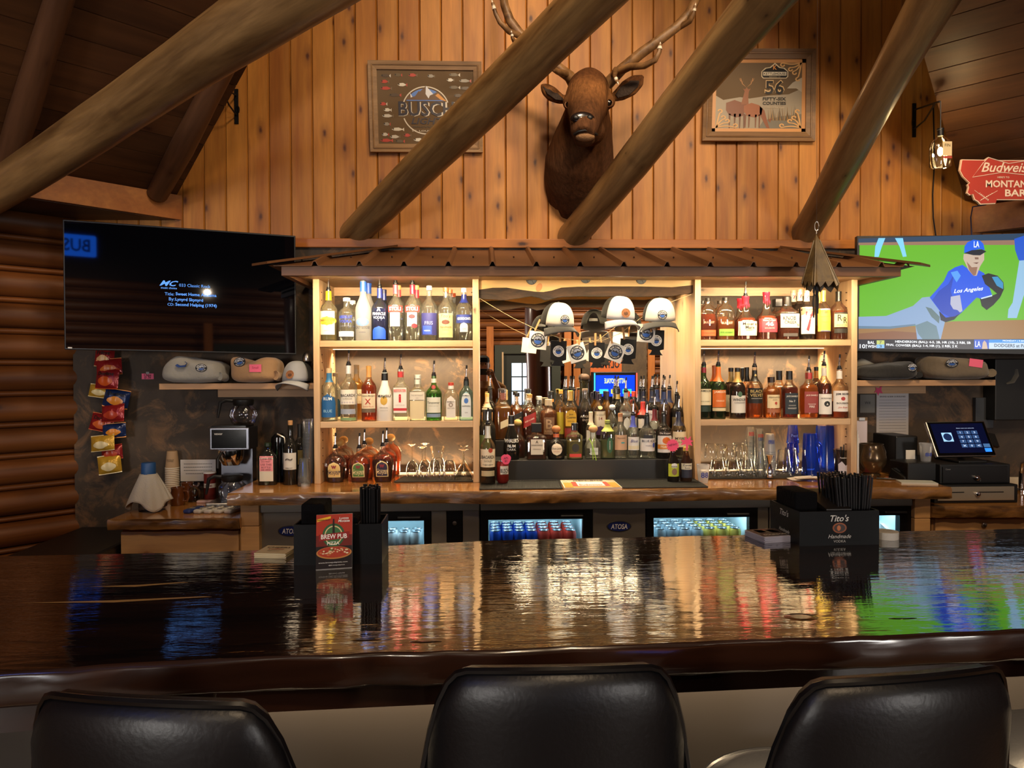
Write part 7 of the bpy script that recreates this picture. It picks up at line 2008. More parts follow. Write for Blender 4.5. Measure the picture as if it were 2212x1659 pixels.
for s_, x, z, w_, col, k in (("Tito's", L * .5, .078, .055, '#c9c6c0', {'shear': .3, 'bold': .01}), ('Handmade', L * .5, .026, .068, '#c9c6c0', {'shear': .35}), ('VODKA', L * .5, .012, .036, '#a9a6a0', {})):
    text_on(s_, (x, -.0008, z), (1, 0, 0), (0, 0, 1), mat(col, .5), t, wd=w_, **k)
    text_on(s_, (-.0008, .095, z), (0, -1, 0), (0, 0, 1), mat(col, .5), t, wd=w_, **k)
MB().lathe([(.021, 0), (.0205, .0008)], 28, dy=.72).xf(Matrix.Translation((L * .5, -.0002, .05)) @ Matrix.Rotation(PI / 2, 4, 'X')).build('emblem_rim', mat('#8a4a26', .5), t)
MB().lathe([(.017, 0), (.016, .0014)], 28, dy=.68).xf(Matrix.Translation((L * .5, -.0002, .05)) @ Matrix.Rotation(PI / 2, 4, 'X')).build('emblem', mat('#2a1a14', .5), t)
MB().lathe([(.006, 0), (.0055, .002)], 12, dy=1.4).xf(Matrix.Translation((L * .5 - .003, -.0002, .05)) @ Matrix.Rotation(PI / 2, 4, 'X')).build('emblem_still', mat('#b8683a', .5), t)
straws(t, L * .60, L - .01, .03, .15, .19, 90, 'wide bundle of black straws standing in the right caddy', .22, 6)
o = put(t, 'napkin_stack', 'stack of black napkins in the right caddy', 'napkins')
MB().box(.012, .05, .007, L * .34, .18, .145).build('napkins', NAP, o, bevel=.006)
MB().hexa([(L * .38, .02, .08), (L * .70, .02, .08), (L * .70, .17, .08), (L * .38, .17, .08)], [(L * .38, .02, .10), (L * .70, .02, .10), (L * .70, .17, .135), (L * .38, .17, .135)]).build('lid', mat('#17130f', .4), t)

# ================================================================== TELEVISIONS
def tv(name, label, L0, L1, Yl, Yr, xmax=None):
    """flat television; L0/L1 = left and right bottom corners (room points), upright"""
    A, B = Vector(L0), Vector(L1)
    ex = (B - A).normalized()
    nrm = Vector((ex.y, -ex.x, 0)).normalized()
    t = thing(name, label, 'television', A, world=True)
    W_ = (B - A).length
    H_ = .686
    def P(u, v, off=0.0):
        return A + ex * (u * W_) + Vector((0, 0, v * H_)) + nrm * off
    c4 = ((0, 0), (1, 0), (1, 1), (0, 1))
    MB().hexa([P(u, v) for u, v in c4], [P(u, v, -.045) for u, v in c4]).build('case', BLACK, t, bevel=.003)
    MB().hexa([P(u, v, -.045) for u, v in ((.35, .25), (.65, .25), (.65, .75), (.35, .75))], [P(u, v, -.11) for u, v in ((.4, .3), (.6, .3), (.6, .7), (.4, .7))]).build('wall_mount', BLACK, t)
    def hit(px, py, off=0.0):          # where a sight line meets the screen
        d = ray(px, py)
        o = Vector((0, 0, CAMZ))
        tt = (A - o).dot(nrm) / d.dot(nrm)
        p = o + d * tt
        return p + nrm * off
    return t, P, hit, ex
t, P, hit, ex = tv('television', 'dark wall television with blue song text at left', at(139, 755, 3.88), at(640.5, 766, 4.2), 3.88, 4.2)
sc_ = MB().add([P(u, v, .0005) for u, v in ((.006, .012), (.994, .012), (.994, .988), (.006, .988))], [(0, 1, 2, 3)]).build('screen', mat('#05060a', .03, name='dark_screen'), t)
SB = mat('#5aa0ff', .4, emit=.8, name='blue_screen_text')
up = Vector((0, 0, 1))
for s_, px, py, w_, k in (('033 Classic Rock', 421, 617.5, 68, {}), ('Title:', 366, 635, 20, {}), ('Sweet Home Alabama', 424, 636.5, 89, {'bold': .02}), ('By:', 371, 647, 12, {}), ('Lynyrd Skynyrd', 409, 648.5, 60, {'bold': .02}), ('CD:', 369, 657.5, 14, {}), ('Second Helping (1974)', 424, 660, 90, {'bold': .02}), ('music choice', 365, 622, 34, {'bold': .01})):
    text_on(s_, hit(px, py, .0015), ex, up, SB, sc_, wd=w_ * 3.64 / F, **k)
text_on('MC', hit(365, 612, .0015), ex, up, SB, sc_, wd=.095, ht=.03, bold=.02, shear=.5)
MB().hexa([hit(147, 752.5, .001), hit(156, 753, .001), hit(156, 750, .001), hit(147, 749.5, .001)], [hit(a, b, .003) for a, b in ((147, 752.5), (156, 753), (156, 750), (147, 749.5))]).build('maker_tag', WHITE, t)
A = at(1850, 759, 4.2)
B = at(2212, 766, 4.02)
t, P, hit, ex = tv('television', 'lit wall television showing a baseball pitcher at right', A, A + (B - A).normalized() * 1.22, 4.2, 4.02)
cp = lambda x, y: (1820 + x / 5.53, 480 + y / 5.53)
EM = .85
def scr(pts, col, lay, nm='picture', e=EM):
    return MB().add([hit(*cp(x, y), .0008 + .0003 * lay) for x, y in pts], [tuple(range(len(pts)))]).build(nm, mat(col, .3, emit=e), SCN)
SCN = MB().add([P(u, v, .0005) for u, v in ((.012, .05), (.988, .05), (.988, .975), (.012, .975))], [(0, 1, 2, 3)]).build('screen', mat('#5fae22', .3, emit=.8), t)
RX = 2900
scr([(190, 196), (190, 245), (RX, 200), (RX, 110)], '#1c3a56', 1)
scr([(190, 245), (190, 275), (RX, 270), (RX, 200)], '#8a6a58', 1)
scr([(190, 1270), (870, 1240), (1300, 1185), (RX, 1150), (RX, 1410), (190, 1405)], '#8f6a3e', 1)
scr([(190, 1330), (600, 1300), (900, 1320), (900, 1405), (190, 1405)], '#7d5238', 2)
scr([(430, 190), (510, 190), (470, 290), (430, 415), (380, 415), (390, 290)], '#79c6ee', 2)
scr([(625, 190), (720, 190), (740, 300), (765, 410), (720, 415), (680, 290)], '#79c6ee', 2)
scr([(2050, 200), (2200, 150), (2330, 170), (2380, 330), (2300, 460), (2140, 470), (2100, 450), (2060, 330)], '#1450c0', 2)
scr([(2110, 460), (2300, 440), (2330, 700), (2360, 1140), (2260, 1140), (2200, 760), (2080, 1145), (1970, 1145), (1980, 1040), (2030, 960)], '#8ab4d4', 2)
scr([(1040, 890), (950, 900), (840, 1000), (520, 1120), (190, 1130), (190, 1270), (560, 1272), (870, 1232), (890, 1405), (1170, 1405), (1220, 1200), (1170, 1050), (1100, 970)], '#7f9cc0', 3)
scr([(870, 1232), (1010, 1180), (1120, 1240), (1160, 1405), (960, 1405), (900, 1330)], '#5f7c88', 4)
scr([(990, 1010), (1060, 1030), (1160, 1130), (1150, 1210), (1060, 1130)], '#566f74', 4)
scr([(190, 1240), (560, 1245), (870, 1215), (870, 1235), (560, 1275), (190, 1272)], '#5a7890', 4)
scr([(1640, 910), (1780, 880), (1900, 830), (1880, 900), (1800, 990), (1720, 1050), (1660, 1000)], '#10141f', 4)
scr([(1430, 510), (1340, 540), (1260, 590), (1210, 700), (1130, 800), (1040, 900), (1100, 980), (1160, 1060), (1170, 1170), (1230, 1190), (1330, 1160), (1420, 1080), (1600, 900), (1650, 915), (1785, 875), (1740, 740), (1690, 610), (1620, 570), (1500, 560)], '#0f50d6', 5)
scr([(1150, 820), (1260, 740), (1330, 620), (1290, 820), (1330, 960), (1420, 1080), (1330, 1160), (1180, 1080), (1070, 930)], '#0b3cae', 6)
scr([(1150, 1060), (1170, 1170), (1230, 1195), (1330, 1165), (1400, 1090), (1340, 1125), (1230, 1140)], '#0a1230', 7)
scr([(1650, 905), (1785, 868), (1785, 885), (1655, 920)], '#bcd4f0', 7)
scr([(1290, 600), (1370, 580), (1410, 640), (1360, 720), (1310, 640)], '#4a94ea', 7)
scr([(1460, 380), (1690, 360), (1690, 450), (1640, 530), (1600, 640), (1560, 640), (1500, 570), (1440, 440), (1445, 380)], '#b9a594', 6)
scr([(1480, 470), (1540, 540), (1610, 535), (1590, 630), (1560, 640), (1510, 575)], '#8a6450', 7)
scr([(1575, 420), (1620, 420), (1622, 445), (1580, 445)], '#7a5c4c', 8)
scr([(1555, 485), (1625, 480), (1600, 500)], '#6a4238', 8)
scr([(1450, 370), (1455, 290), (1490, 240), (1560, 210), (1640, 220), (1680, 260), (1695, 335), (1640, 320), (1540, 340)], '#0f58dc', 8)
scr([(1450, 370), (1540, 335), (1660, 325), (1715, 350), (1640, 397), (1560, 395)], '#081022', 9)
scr([(1660, 640), (1740, 610), (1850, 640), (1920, 720), (1925, 800), (1885, 890), (1780, 800), (1700, 740)], '#0a0e18', 7)
scr([(1780, 655), (1850, 650), (1915, 725), (1915, 800), (1840, 760)], '#2a86b8', 8)
scr([(1290, 890), (1400, 870), (1430, 1060), (1400, 1080), (1370, 1050), (1320, 1040), (1285, 980)], '#a9adc4', 8)
def stext(s_, x, y, w_, col, h_=None, lay=12, e=1.2, **k):
    d = hit(*cp(x, y)).y
    return text_on(s_, hit(*cp(x, y), .0008 + .0003 * lay), ex + Vector((0, 0, k.pop('tilt', 0))), up, mat(col, .3, emit=e), SCN, wd=w_ / 5.53 * d / F, ht=h_ / 5.53 * d / F if h_ else None, **k)
stext('Los Angeles', 1500, 815, 330, '#d8e4f4', shear=.3, tilt=.12, bold=.015)
stext('LA', 1597, 265, 60, '#e4eefa', 75, bold=.01)
scr([(185, 1400), (RX, 1395), (RX, 1520), (185, 1516)], '#0c1020', 10, 'ticker')
for s_, x, y, w_, h_, col in (('BAL', 340, 1437, 78, 34, '#f0f4fa'), ('WSH', 348, 1484, 98, 34, '#f0f4fa'), ('FINAL', 566, 1464, 90, 26, '#e4e8f0'), ('HENDERSON (BAL): 4-5, 2B, HR (10), 2 RBI, SB', 1072, 1437, 850, 36, '#f0f4fa'), ('COWSER (BAL): 1-4, HR (1), 2 RBI, 2 K', 998, 1480, 700, 36, '#f0f4fa'), ("10!", 245, 1482, 80, 50, '#f0f4fa')):
    stext(s_, x, y, w_, col, h_, 13, bold=.01)
scr([(405, 1412), (497, 1412), (497, 1460), (405, 1460)], '#b8c46a', 11)
scr([(405, 1460), (497, 1460), (497, 1505), (405, 1505)], '#7fb4e0', 11)
stext('7', 450, 1437, 28, '#14203a', 36, 13)
stext('3', 450, 1483, 28, '#14203a', 36, 13)
scr([(1568, 1402), (1745, 1402), (1745, 1512), (1568, 1514)], '#1450c0', 11)
scr([(1745, 1402), (RX, 1400), (RX, 1440), (1745, 1440)], '#2a8ad8', 11)
scr([(1745, 1440), (RX, 1440), (RX, 1514), (1745, 1514)], '#b9cfe4', 11)
stext('LA', 1612, 1455, 58, '#f0f4fa', 70, 13)
scr([(1660, 1514), (1670, 1440), (1690, 1412), (1715, 1440), (1730, 1514)], '#c0a898', 12)
stext('DODGERS at PADRES', 2060, 1476, 470, '#14203a', 40, 13, bold=.015)
stext('MONDAY | 9:30 ET', 2060, 1421, 280, '#f0f4fa', 24, 13)

# ================================================================== PICTURES ON THE PLANK WALL
def framed(name, label, corners, fw, matf, glass, Y=4.385):
    TL, TR, BR_, BL = [at(px, py, Y) for px, py in corners]
    t = thing(name, label, 'framed mirror', (TL + BR_) / 2, world=True)
    def Q(u, v, off=0.0):
        return BL.lerp(BR_, u).lerp(TL.lerp(TR, u), v) + Vector((0, -off, 0))
    W_, H_ = (BR_ - BL).length, (TL - BL).length
    a, b = fw / W_, fw / H_
    for q_ in ([(0, 0), (1, 0), (1 - a, b), (a, b)], [(1, 0), (1, 1), (1 - a, 1 - b), (1 - a, b)], [(1, 1), (0, 1), (a, 1 - b), (1 - a, 1 - b)], [(0, 1), (0, 0), (a, b), (a, 1 - b)]):
        f_ = MB().hexa([Q(u, v, .0) for u, v in q_], [Q(u, v, .022 if i < 2 else .014) for i, (u, v) in enumerate(q_)]).build('frame_rail', matf, t)
        m_ = [((p0[0] * .55 + p1[0] * .45), (p0[1] * .55 + p1[1] * .45)) for p0, p1 in ((q_[0], q_[3]), (q_[1], q_[2]))]
        MB().tube([Q(*m_[0], .0195), Q(*m_[1], .0195)], .005, 6).build('bead', matf, f_)
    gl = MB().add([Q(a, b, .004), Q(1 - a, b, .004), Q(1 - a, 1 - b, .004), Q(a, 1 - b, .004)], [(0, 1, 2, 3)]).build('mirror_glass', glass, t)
    def shape(pts, col, lay, nm='print'):
        return MB().add([Q(a + (1 - 2 * a) * u, b + (1 - 2 * b) * v, .0045 + .0003 * lay) for u, v in pts], [tuple(range(len(pts)))]).build(nm, mat(col, .4), gl)
    def word(s_, u, v, w_, h_, col, lay=8, **k):
        return text_map(s_, w_, h_, lambda x, y: Q(a + (1 - 2 * a) * (u + x), b + (1 - 2 * b) * (v + y), .0045 + .0003 * lay), **k).build('lettering', mat(col, .4), gl)
    return t, shape, word
FRM = wood('weathered_frame', '#7a5a38', '#96744c', axis=0, grain=14, rough=.6, spread=.1)
FRD = wood('dark_moulded_frame', '#6e4e2c', '#8a6438', axis=0, grain=16, rough=.5, spread=.1)
gd = NT('mirror_reflection_tint')
gd.set(Base_Color=(.26, .18, .105, 1), Metallic=.5, Roughness=.05)  # brown base colour paints in the reflection of the warm room
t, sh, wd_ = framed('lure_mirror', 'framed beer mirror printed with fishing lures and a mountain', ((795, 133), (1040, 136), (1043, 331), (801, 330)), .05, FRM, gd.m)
ring = lambda cu, cv, ru, rv, a0, a1, th, n=28: [(cu + ru * math.cos(a0 + (a1 - a0) * i / n), cv + rv * math.sin(a0 + (a1 - a0) * i / n)) for i in range(n + 1)] + [(cu + (ru - th) * math.cos(a1 + (a0 - a1) * i / n), cv + (rv - th * 1.25) * math.sin(a1 + (a0 - a1) * i / n)) for i in range(n + 1)]
asp = 1.3
sh(ring(.5, .46, .25, .25 * asp, .35, PI - .35, .012), '#c9c2b4', 2)
sh(ring(.5, .46, .25, .25 * asp, PI + .35, 2 * PI - .35, .012), '#c9c2b4', 2)
sky = [(.5 + .225 * math.cos(.45 + (PI - .9) * i / 20), .46 + .225 * asp * math.sin(.45 + (PI - .9) * i / 20)) for i in range(21)]
sh(sky, '#4f78c0', 1)
sh([(.29, .60), (.34, .69), (.37, .64), (.39, .65), (.43, .72), (.44, .71), (.505, .79), (.58, .68), (.62, .71), (.66, .68), (.70, .60)], '#5c4026', 3)
sh([(.505, .79), (.50, .68), (.53, .62), (.545, .66), (.58, .68)], '#cfd2da', 4)
sh([(.34, .69), (.345, .63), (.365, .64)], '#cfd2da', 4)
sh([(.60, .66), (.63, .69), (.72, .58), (.66, .60)], '#c98a3c', 4)
wd_('BUSCH', .515, .475, .60, .20, '#cfc8ba', 6, bold=.03)
wd_('BUSCH', .505, .48, .58, .20, '#17142a', 8, bold=.02)
wd_('LIGHT', .51, .315, .33, .085, '#17142a', 8, shear=.25, bold=.015)
wd_('BREWED', .50, .235, .28, .02, '#3c3428', 8)
wd_('ST. LOUIS, MO', .50, .18, .3, .025, '#cfc8ba', 8)
def lure(u, v, L, col, tail, k):
    b = [(u - L, v), (u - L * .5, v + .022), (u + L * .2, v + .026), (u + L * .8, v + .006), (u + L * .8, v - .006), (u + L * .2, v - .02), (u - L * .5, v - .018)]
    o = sh(b, col, 5, 'lure')
    sh([(u + L * .75, v), (u + L * 1.1, v + .025), (u + L * 1.1, v - .025)], tail, 5, 'lure_tail')
    sh([(u - L * .7 + .008 * math.cos(i), v + .006 + .010 * math.sin(i)) for i in range(6)], '#1a1612', 6, 'lure_eye')
rn = random.Random(9)
spots = [(.09, .92), (.22, .93), (.37, .93), (.56, .92), (.80, .94), (.08, .84), (.26, .80), (.76, .87), (.91, .86), (.09, .75), (.18, .66), (.80, .77), (.92, .76), (.84, .66), (.92, .60), (.06, .54), (.10, .46), (.10, .38), (.09, .27), (.20, .20), (.07, .13), (.17, .10), (.30, .12), (.08, .05), (.22, .04), (.42, .06), (.58, .05), (.84, .46), (.9, .36), (.86, .2), (.72, .08)]
for i, (u, v) in enumerate(spots):
    lure(u, v, rn.uniform(.035, .065), rn.choice(['#b9b4a8', '#c9c4b6', '#4a3a2a', '#a83a2c', '#8a8478', '#5a4c34']), rn.choice(['#b04034', '#c9c4b6', '#6a5a44']), i)
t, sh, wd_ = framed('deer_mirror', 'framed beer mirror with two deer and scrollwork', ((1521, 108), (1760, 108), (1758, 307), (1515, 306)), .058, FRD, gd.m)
sh([(0, 0), (1, 0), (1, .05), (0, .05)], '#c28a50', 3)
for q_ in ([(0, 0), (.04, 0), (.04, 1), (0, 1)], [(.96, 0), (1, 0), (1, 1), (.96, 1)], [(0, .95), (1, .95), (1, 1), (0, 1)]):
    sh(q_, '#b98450', 3)
sh([(.04, .05), (.96, .05), (.96, .60), (.82, .52), (.6, .50), (.4, .46), (.3, .48), (.12, .44), (.04, .5)], '#8f8472', 1)
sh([(.5, .05), (.96, .05), (.96, .25), (.75, .22), (.55, .16)], '#6a6458', 2)
for i in range(26):
    u = .60 + .34 * i / 26
    hh = .16 + .06 * math.sin(i * 1.7)
    sh([(u, .16), (u + .012, .16), (u + .02 * math.sin(i), .16 + hh)], ('#6a4e28', '#8a6a38', '#4c3c22')[i % 3], 3, 'reed')
sh([(.90, .60), (.96, .55), (.96, .75), (.86, .68), (.80, .60)], '#a89c88', 2)
DB = '#6e3a1e'
sh([(.15, .40), (.24, .44), (.33, .40), (.36, .46), (.38, .42), (.36, .30), (.33, .22), (.26, .20), (.18, .24), (.15, .30)], DB, 4, 'deer')
sh([(.31, .38), (.345, .56), (.325, .60), (.35, .585), (.365, .615), (.385, .585), (.41, .60), (.39, .555), (.385, .48), (.39, .38)], '#7d4826', 5, 'deer')
for x in (.18, .235, .29, .335):
    sh([(x, .25), (x + .022, .25), (x + .014, .05), (x + .004, .05)], '#5a3018', 4, 'deer_leg')
for s in (-1, 1):
    for pts in ([(.365, .61), (.365 + s * .05, .66), (.365 + s * .07, .74), (.365 + s * .062, .74), (.365 + s * .043, .665)], [(.365 + s * .05, .66), (.365 + s * .035, .73), (.365 + s * .045, .67)], [(.365 + s * .06, .70), (.365 + s * .085, .745), (.365 + s * .065, .69)]):
        sh(pts, '#a87848', 5, 'deer_antler')
sh([(.34, .36), (.42, .40), (.50, .37), (.54, .32), (.53, .24), (.46, .20), (.38, .22), (.34, .28)], '#8a4c28', 6, 'deer')
sh([(.51, .36), (.56, .30), (.60, .12), (.62, .05), (.585, .06), (.545, .16), (.51, .26)], '#7d4424', 6, 'deer')
sh([(.60, .16), (.64, .2), (.625, .13)], '#7d4424', 7, 'deer')
for x in (.35, .39, .46, .50):
    sh([(x, .24), (x + .02, .24), (x + .012, .06), (x + .002, .06)], '#6a3a1c', 6, 'deer_leg')
sh([(.52, .83), (.56, .88), (.61, .89), (.665, .95), (.72, .89), (.77, .88), (.81, .83), (.81, .76), (.79, .735), (.54, .735), (.52, .76)], '#cdbb98', 6)
sh([(.53, .83), (.57, .87), (.62, .88), (.665, .93), (.71, .88), (.76, .87), (.80, .83), (.80, .765), (.785, .745), (.545, .745), (.53, .765)], '#17130f', 7)
sh([(.54, .775), (.79, .775), (.79, .825), (.54, .825)], '#d8ccb2', 8)
wd_('K', .665, .885, .04, .06, '#d8904c', 9, bold=.02)
wd_('KETTLEHOUSE', .665, .80, .235, .034, '#17130f', 10, bold=.02)
wd_('BREWING CO', .665, .757, .12, .014, '#b9a888', 10)
wd_('56', .665, .62, .215, .20, '#c9a878', 8, bold=.05)
wd_('56', .665, .61, .20, .19, '#17130f', 10, bold=.02)
wd_('FIFTY-SIX', .665, .455, .25, .045, '#17130f', 10, bold=.03)
wd_('COUNTIES', .665, .395, .25, .045, '#17130f', 10, bold=.03)
wd_('Unfiltered Pale Lager', .665, .335, .22, .025, '#b9ac94', 10, shear=.3)
def scroll(cu, cv, su, sv):
    for k, (ph, L) in enumerate(((0, .20), (.5, .13), (1.0, .13), (1.4, .2))):
        pts, back_ = [], []
        for i in range(22):
            f = i / 21
            if f < .6:
                u, v = f / .6 * L * math.cos(ph), f / .6 * L * math.sin(ph) + .02 * math.sin(f * 5)
                an = ph + .3
            else:
                g_ = (f - .6) / .4 * 5.0
                rr = .028 * (1 - .5 * (f - .6) / .4)
                u, v = L * math.cos(ph) + rr * math.sin(g_), L * math.sin(ph) + .02 * math.sin(3) + .028 - rr * math.cos(g_)
                an = g_
            w_ = .008
            nu, nv = -math.sin(an) * w_, math.cos(an) * w_
            pts.append((cu + su * (u + nu), cv + sv * (v + nv)))
            back_.append((cu + su * (u - nu), cv + sv * (v - nv)))
        mbp = pts + back_[::-1]
        n_ = len(pts)
        for i in range(n_ - 1):
            pass
        sh(mbp, '#c89a60', 9, 'scroll')
for cu, cv, su, sv in ((.95, .95, -1, -1), (.05, .06, 1, 1), (.95, .06, -1, 1)):
    scroll(cu, cv, su, sv)

# state-shaped bar sign on the ledge
YM = 3.95
ms = lambda x, y: (1880 + x / 6.663, 300 + y / 6.663)
outl = [(1310, 295), (1640, 300), (1700, 260), (1830, 305), (2212, 305), (3150, 305), (3150, 880), (1810, 880), (1800, 935), (1580, 945), (1545, 905), (1500, 880), (1470, 800), (1430, 815), (1390, 780), (1410, 700), (1395, 660), (1425, 635), (1380, 590), (1330, 540), (1285, 450)]
t = thing('state_sign', 'red state shaped beer sign with cream letters on the right ledge', 'sign', at(*ms(2200, 900), YM), world=True)
MB().prism([(at(*ms(x, y), YM).x, at(*ms(x, y), YM).z) for x, y in outl], YM, YM + .012).build('border', mat('#d8b8a0', .5), t)
cxm, cym = 2230, 600
MB().prism([(at(*ms(cxm + (x - cxm) * .985, cym + (y - cym) * .955), YM).x, at(*ms(cxm + (x - cxm) * .985, cym + (y - cym) * .955), YM).z) for x, y in outl], YM - .002, YM + .001).build('face', mat('#a8382c', .45), t)
def mtext(s_, x, y, w_, h_, **k):
    return text_on(s_, at(*ms(x, y), YM - .0045), (1, 0, 0), (0, 0, 1), mat('#e2cdb8', .5), t, wd=w_ / 6.663 * YM / F, ht=h_ / 6.663 * YM / F, **k)
def mline(pts, r=.0022):
    MB().tube([at(*ms(x, y), YM - .003) for x, y in pts], r, 6).build('line', mat('#e2cdb8', .5), t)
mline([(1630, 340), (1470, 552), (1900, 482), (2600, 560)])
mline([(1640, 330), (1700, 268), (1990, 355), (2212, 320), (2700, 290)])
mtext('Budweiser', 2020, 410, 880, 140, shear=.35, bold=.012)
mtext("HERE'S TO", 1915, 552, 180, 26, bold=.01)
mtext('MONTANA', 2010, 648, 730, 105, bold=.025)
mtext('BARS', 2130, 778, 400, 105, bold=.025)
for a0, b0, a1, b1 in ((1500, 740, 1700, 890), (1830, 745, 1580, 890)):
    mline([(a0, b0), (a1, b1)], .0013)
    for i in range(7):
        f = .35 + .6 * i / 6
        x, y = a0 + (a1 - a0) * f, b0 + (b1 - b0) * f
        MB().ball(at(*ms(x + 8, y - 10), YM - .003), (.0035, .001, .0025), 8, 5).build('grain', mat('#e2cdb8', .5), t)
t = thing('red_light', 'small red lit bottle behind the state sign', 'lamp', at(2172, 347, 4.25))
MB().lathe([(.012, 0), (.012, .03), (.009, .05), (.008, .068), (.001, .07)], 14).build('red_glass', mat('#c8202c', .3, emit=.8), t, True)
MB().lathe([(.014, -.02), (.014, 0)], 14).build('red_base', mat('#7a1a20', .4), t)

# ================================================================== BRACKETS, BOTTLE LAMP, TIN TEPEE
IRON = mat('#17161a', .5, .6, name='black_iron')
def bracket(pl, arm_end, yend, label):
    t = thing('iron_bracket', label, 'bracket', at(*pl[1], YW - .004), group='scrolled iron wall brackets', world=True)
    a, b = at(*pl[0], YW), at(*pl[1], YW)
    MB().box(a.x - .011, YW - .008, b.z, a.x + .011, YW, a.z).build('plate', IRON, t)
    e = at(*arm_end, yend)
    s = Vector((a.x, YW - .006, a.z - .04))
    MB().tube([s, s.lerp(e, .5), e], .005, 6).build('arm', IRON, t)
    MB().tube([Vector((a.x, YW - .006, b.z + .05)), Vector((a.x, YW - .006, b.z + .04)).lerp(e, .45) + Vector((0, 0, -.01)), e.lerp(s, .15)], .005, 6).build('brace', IRON, t)
    MB().tube([Vector((a.x, YW - .01, b.z + .07)) + Vector((.02 * (1 if e.x > a.x else -1) * (1 - math.cos(i * .6)) * .6, -.02 * i / 5, .03 * math.sin(i * .6))) for i in range(7)], .004, 6).build('scroll', IRON, t)
    return e
bracket(((511, 193), (511, 268)), (472, 182), 4.1, 'iron wall bracket left of the lure mirror')
e = bracket(((1974, 224), (1974, 297)), (2030, 219), 3.78, 'iron wall bracket carrying the bottle lamp')
YBL = 3.78
t = thing('bottle_lamp', 'glowing whiskey bottle pendant lamp hanging from the iron bracket', 'lamp', at(2031, 361, YBL), world=True)
c = at(2031, 361, YBL)
h = at(2031, 300, YBL).z - c.z
BLG = glassy('lamp_bottle', '#f4e6c4')
MB().lathe([(.05, 0), (.054, .006), (.054, h * .72), (.045, h * .93), (.02, h * 1.06), (.013, h * 1.12)], 22, c, p=2.6, dy=.7, cap=False).build('glass', BLG, t, True)
MB().lathe([(.015, h * 1.10), (.016, h * 1.30), (.018, h * 1.31), (.018, h * 1.36)], 14, c).build('socket', BLACK, t, True)
MB().grid(lambda u, v: (c.x - .012 + .05 * u, c.y - .039, c.z + .05 + .075 * v), 2, 2).build('label', mat('#d8c294', .6), t)
MB().grid(lambda u, v: (c.x - .012 + .05 * u, c.y - .0395, c.z + .036 + .012 * v), 2, 2).build('label_band', mat('#a83a2c', .6), t)
text_on('FIN', (c.x + .013, c.y - .0405, c.z + .105), (1, 0, 0), (0, 0, 1), mat('#3a2a18', .6), t, wd=.03)
MB().ball((c.x, c.y, c.z + h * .55), (.014, .014, .024), 12, 8).build('bulb', mat('#ffdca0', .3, emit=40.0, name='lamp_bulb'), t, True)
lamp('bottle_lamp_light', 'POINT', (c.x, c.y, c.z + h * .55), 6.0, (1, .76, .42), None, .02)
MB().tube([(c.x, c.y, c.z + h * 1.34), (c.x, c.y, e.z)], .003, 6).build('cord', BLACK, t)
MB().tube([at(a, b, 4.385) for a, b in ((2016, 225), (2018, 300), (2018, 360), (2015, 420), (2016, 470), (2022, 512))], .004, 6).build('power_cable', IRON, label='black cable running down the plank wall below the bottle lamp', cat='cable')
MB().tube([at(a, b, 4.15) for a, b in ((2130, 442), (2101, 447), (2097, 470), (2099, 512))], .004, 6).build('power_cable', mat('#1d2140', .5), label='blue black cable dropping from the state sign behind the lit television', cat='cable')
YT = 3.40
t = thing('tin_tepee', 'weathered tin tepee ornament with ragged hem hanging by a chain link', 'ornament', at(1763, 620, YT), world=True)
TIN = mottle('rusty_tin', '#4a3a24', '#7a6238', 9, .4, .35, .65, 6, .2)
ap = at(1763, 506, YT)
cs = [(1728, 614, -.02), (1742, 621, -.085), (1794, 618, -.085), (1816, 626, .03), (1760, 622, .08)]
ring_b = [at(px, py, YT) + Vector((0, dy, 0)) for px, py, dy in cs]
mid = [at(1763 + (px - 1763) * .16, 520, YT) + Vector((0, dy * .16, 0)) for px, py, dy in cs]
for i in range(5):
    a, b = ring_b[i], ring_b[(i + 1) % 5]
    a1, b1 = mid[i], mid[(i + 1) % 5]
    hem, n_ = [], 9
    for k in range(n_ + 1):
        p = a.lerp(b, k / n_)
        p.z += (.016 if k % 3 == 1 else -.010 if k % 3 == 2 else 0) * (0 < k < n_)
        hem.append(p)
    MB().add([ap, a1] + hem + [b1], [tuple(range(n_ + 4))]).build('tin_panel', TIN, t).modifiers.new('th', 'SOLIDIFY').thickness = .002
    MB().tube([a1, a], .004, 6).build('seam', TIN, t)
l0 = at(1764, 489, YT)
MB().tube([l0 + Vector((.010 * math.cos(2 * PI * i / 16), 0, .022 * math.sin(2 * PI * i / 16))) for i in range(17)], .0028, 6).build('chain_link', STEEL, t)
MB().tube([l0 + Vector((0, 0, .02)), l0 + Vector((0, 0, 1.6))], .0007, 5).build('wire', STEEL, t)
MB().tube([at(1763, 506, YT), l0 + Vector((0, 0, -.018))], .004, 6).build('hook', STEEL, t)
cb = at(1762, 628, YT)
for dx, L in ((-.012, .13), (.004, .165), (.012, .11)):
    MB().tube([cb + Vector((dx * .3, 0, .03)), cb + Vector((dx, 0, -L * .4)), cb + Vector((dx * .8, 0, -L))], .0035, 6).build('cord', BLACK, t)
MB().tube([cb + Vector((.012 * math.cos(2 * PI * i / 14), 0, .0 + .022 * math.sin(2 * PI * i / 14))) for i in range(15)], .003, 6).build('cord_loop', BLACK, t)

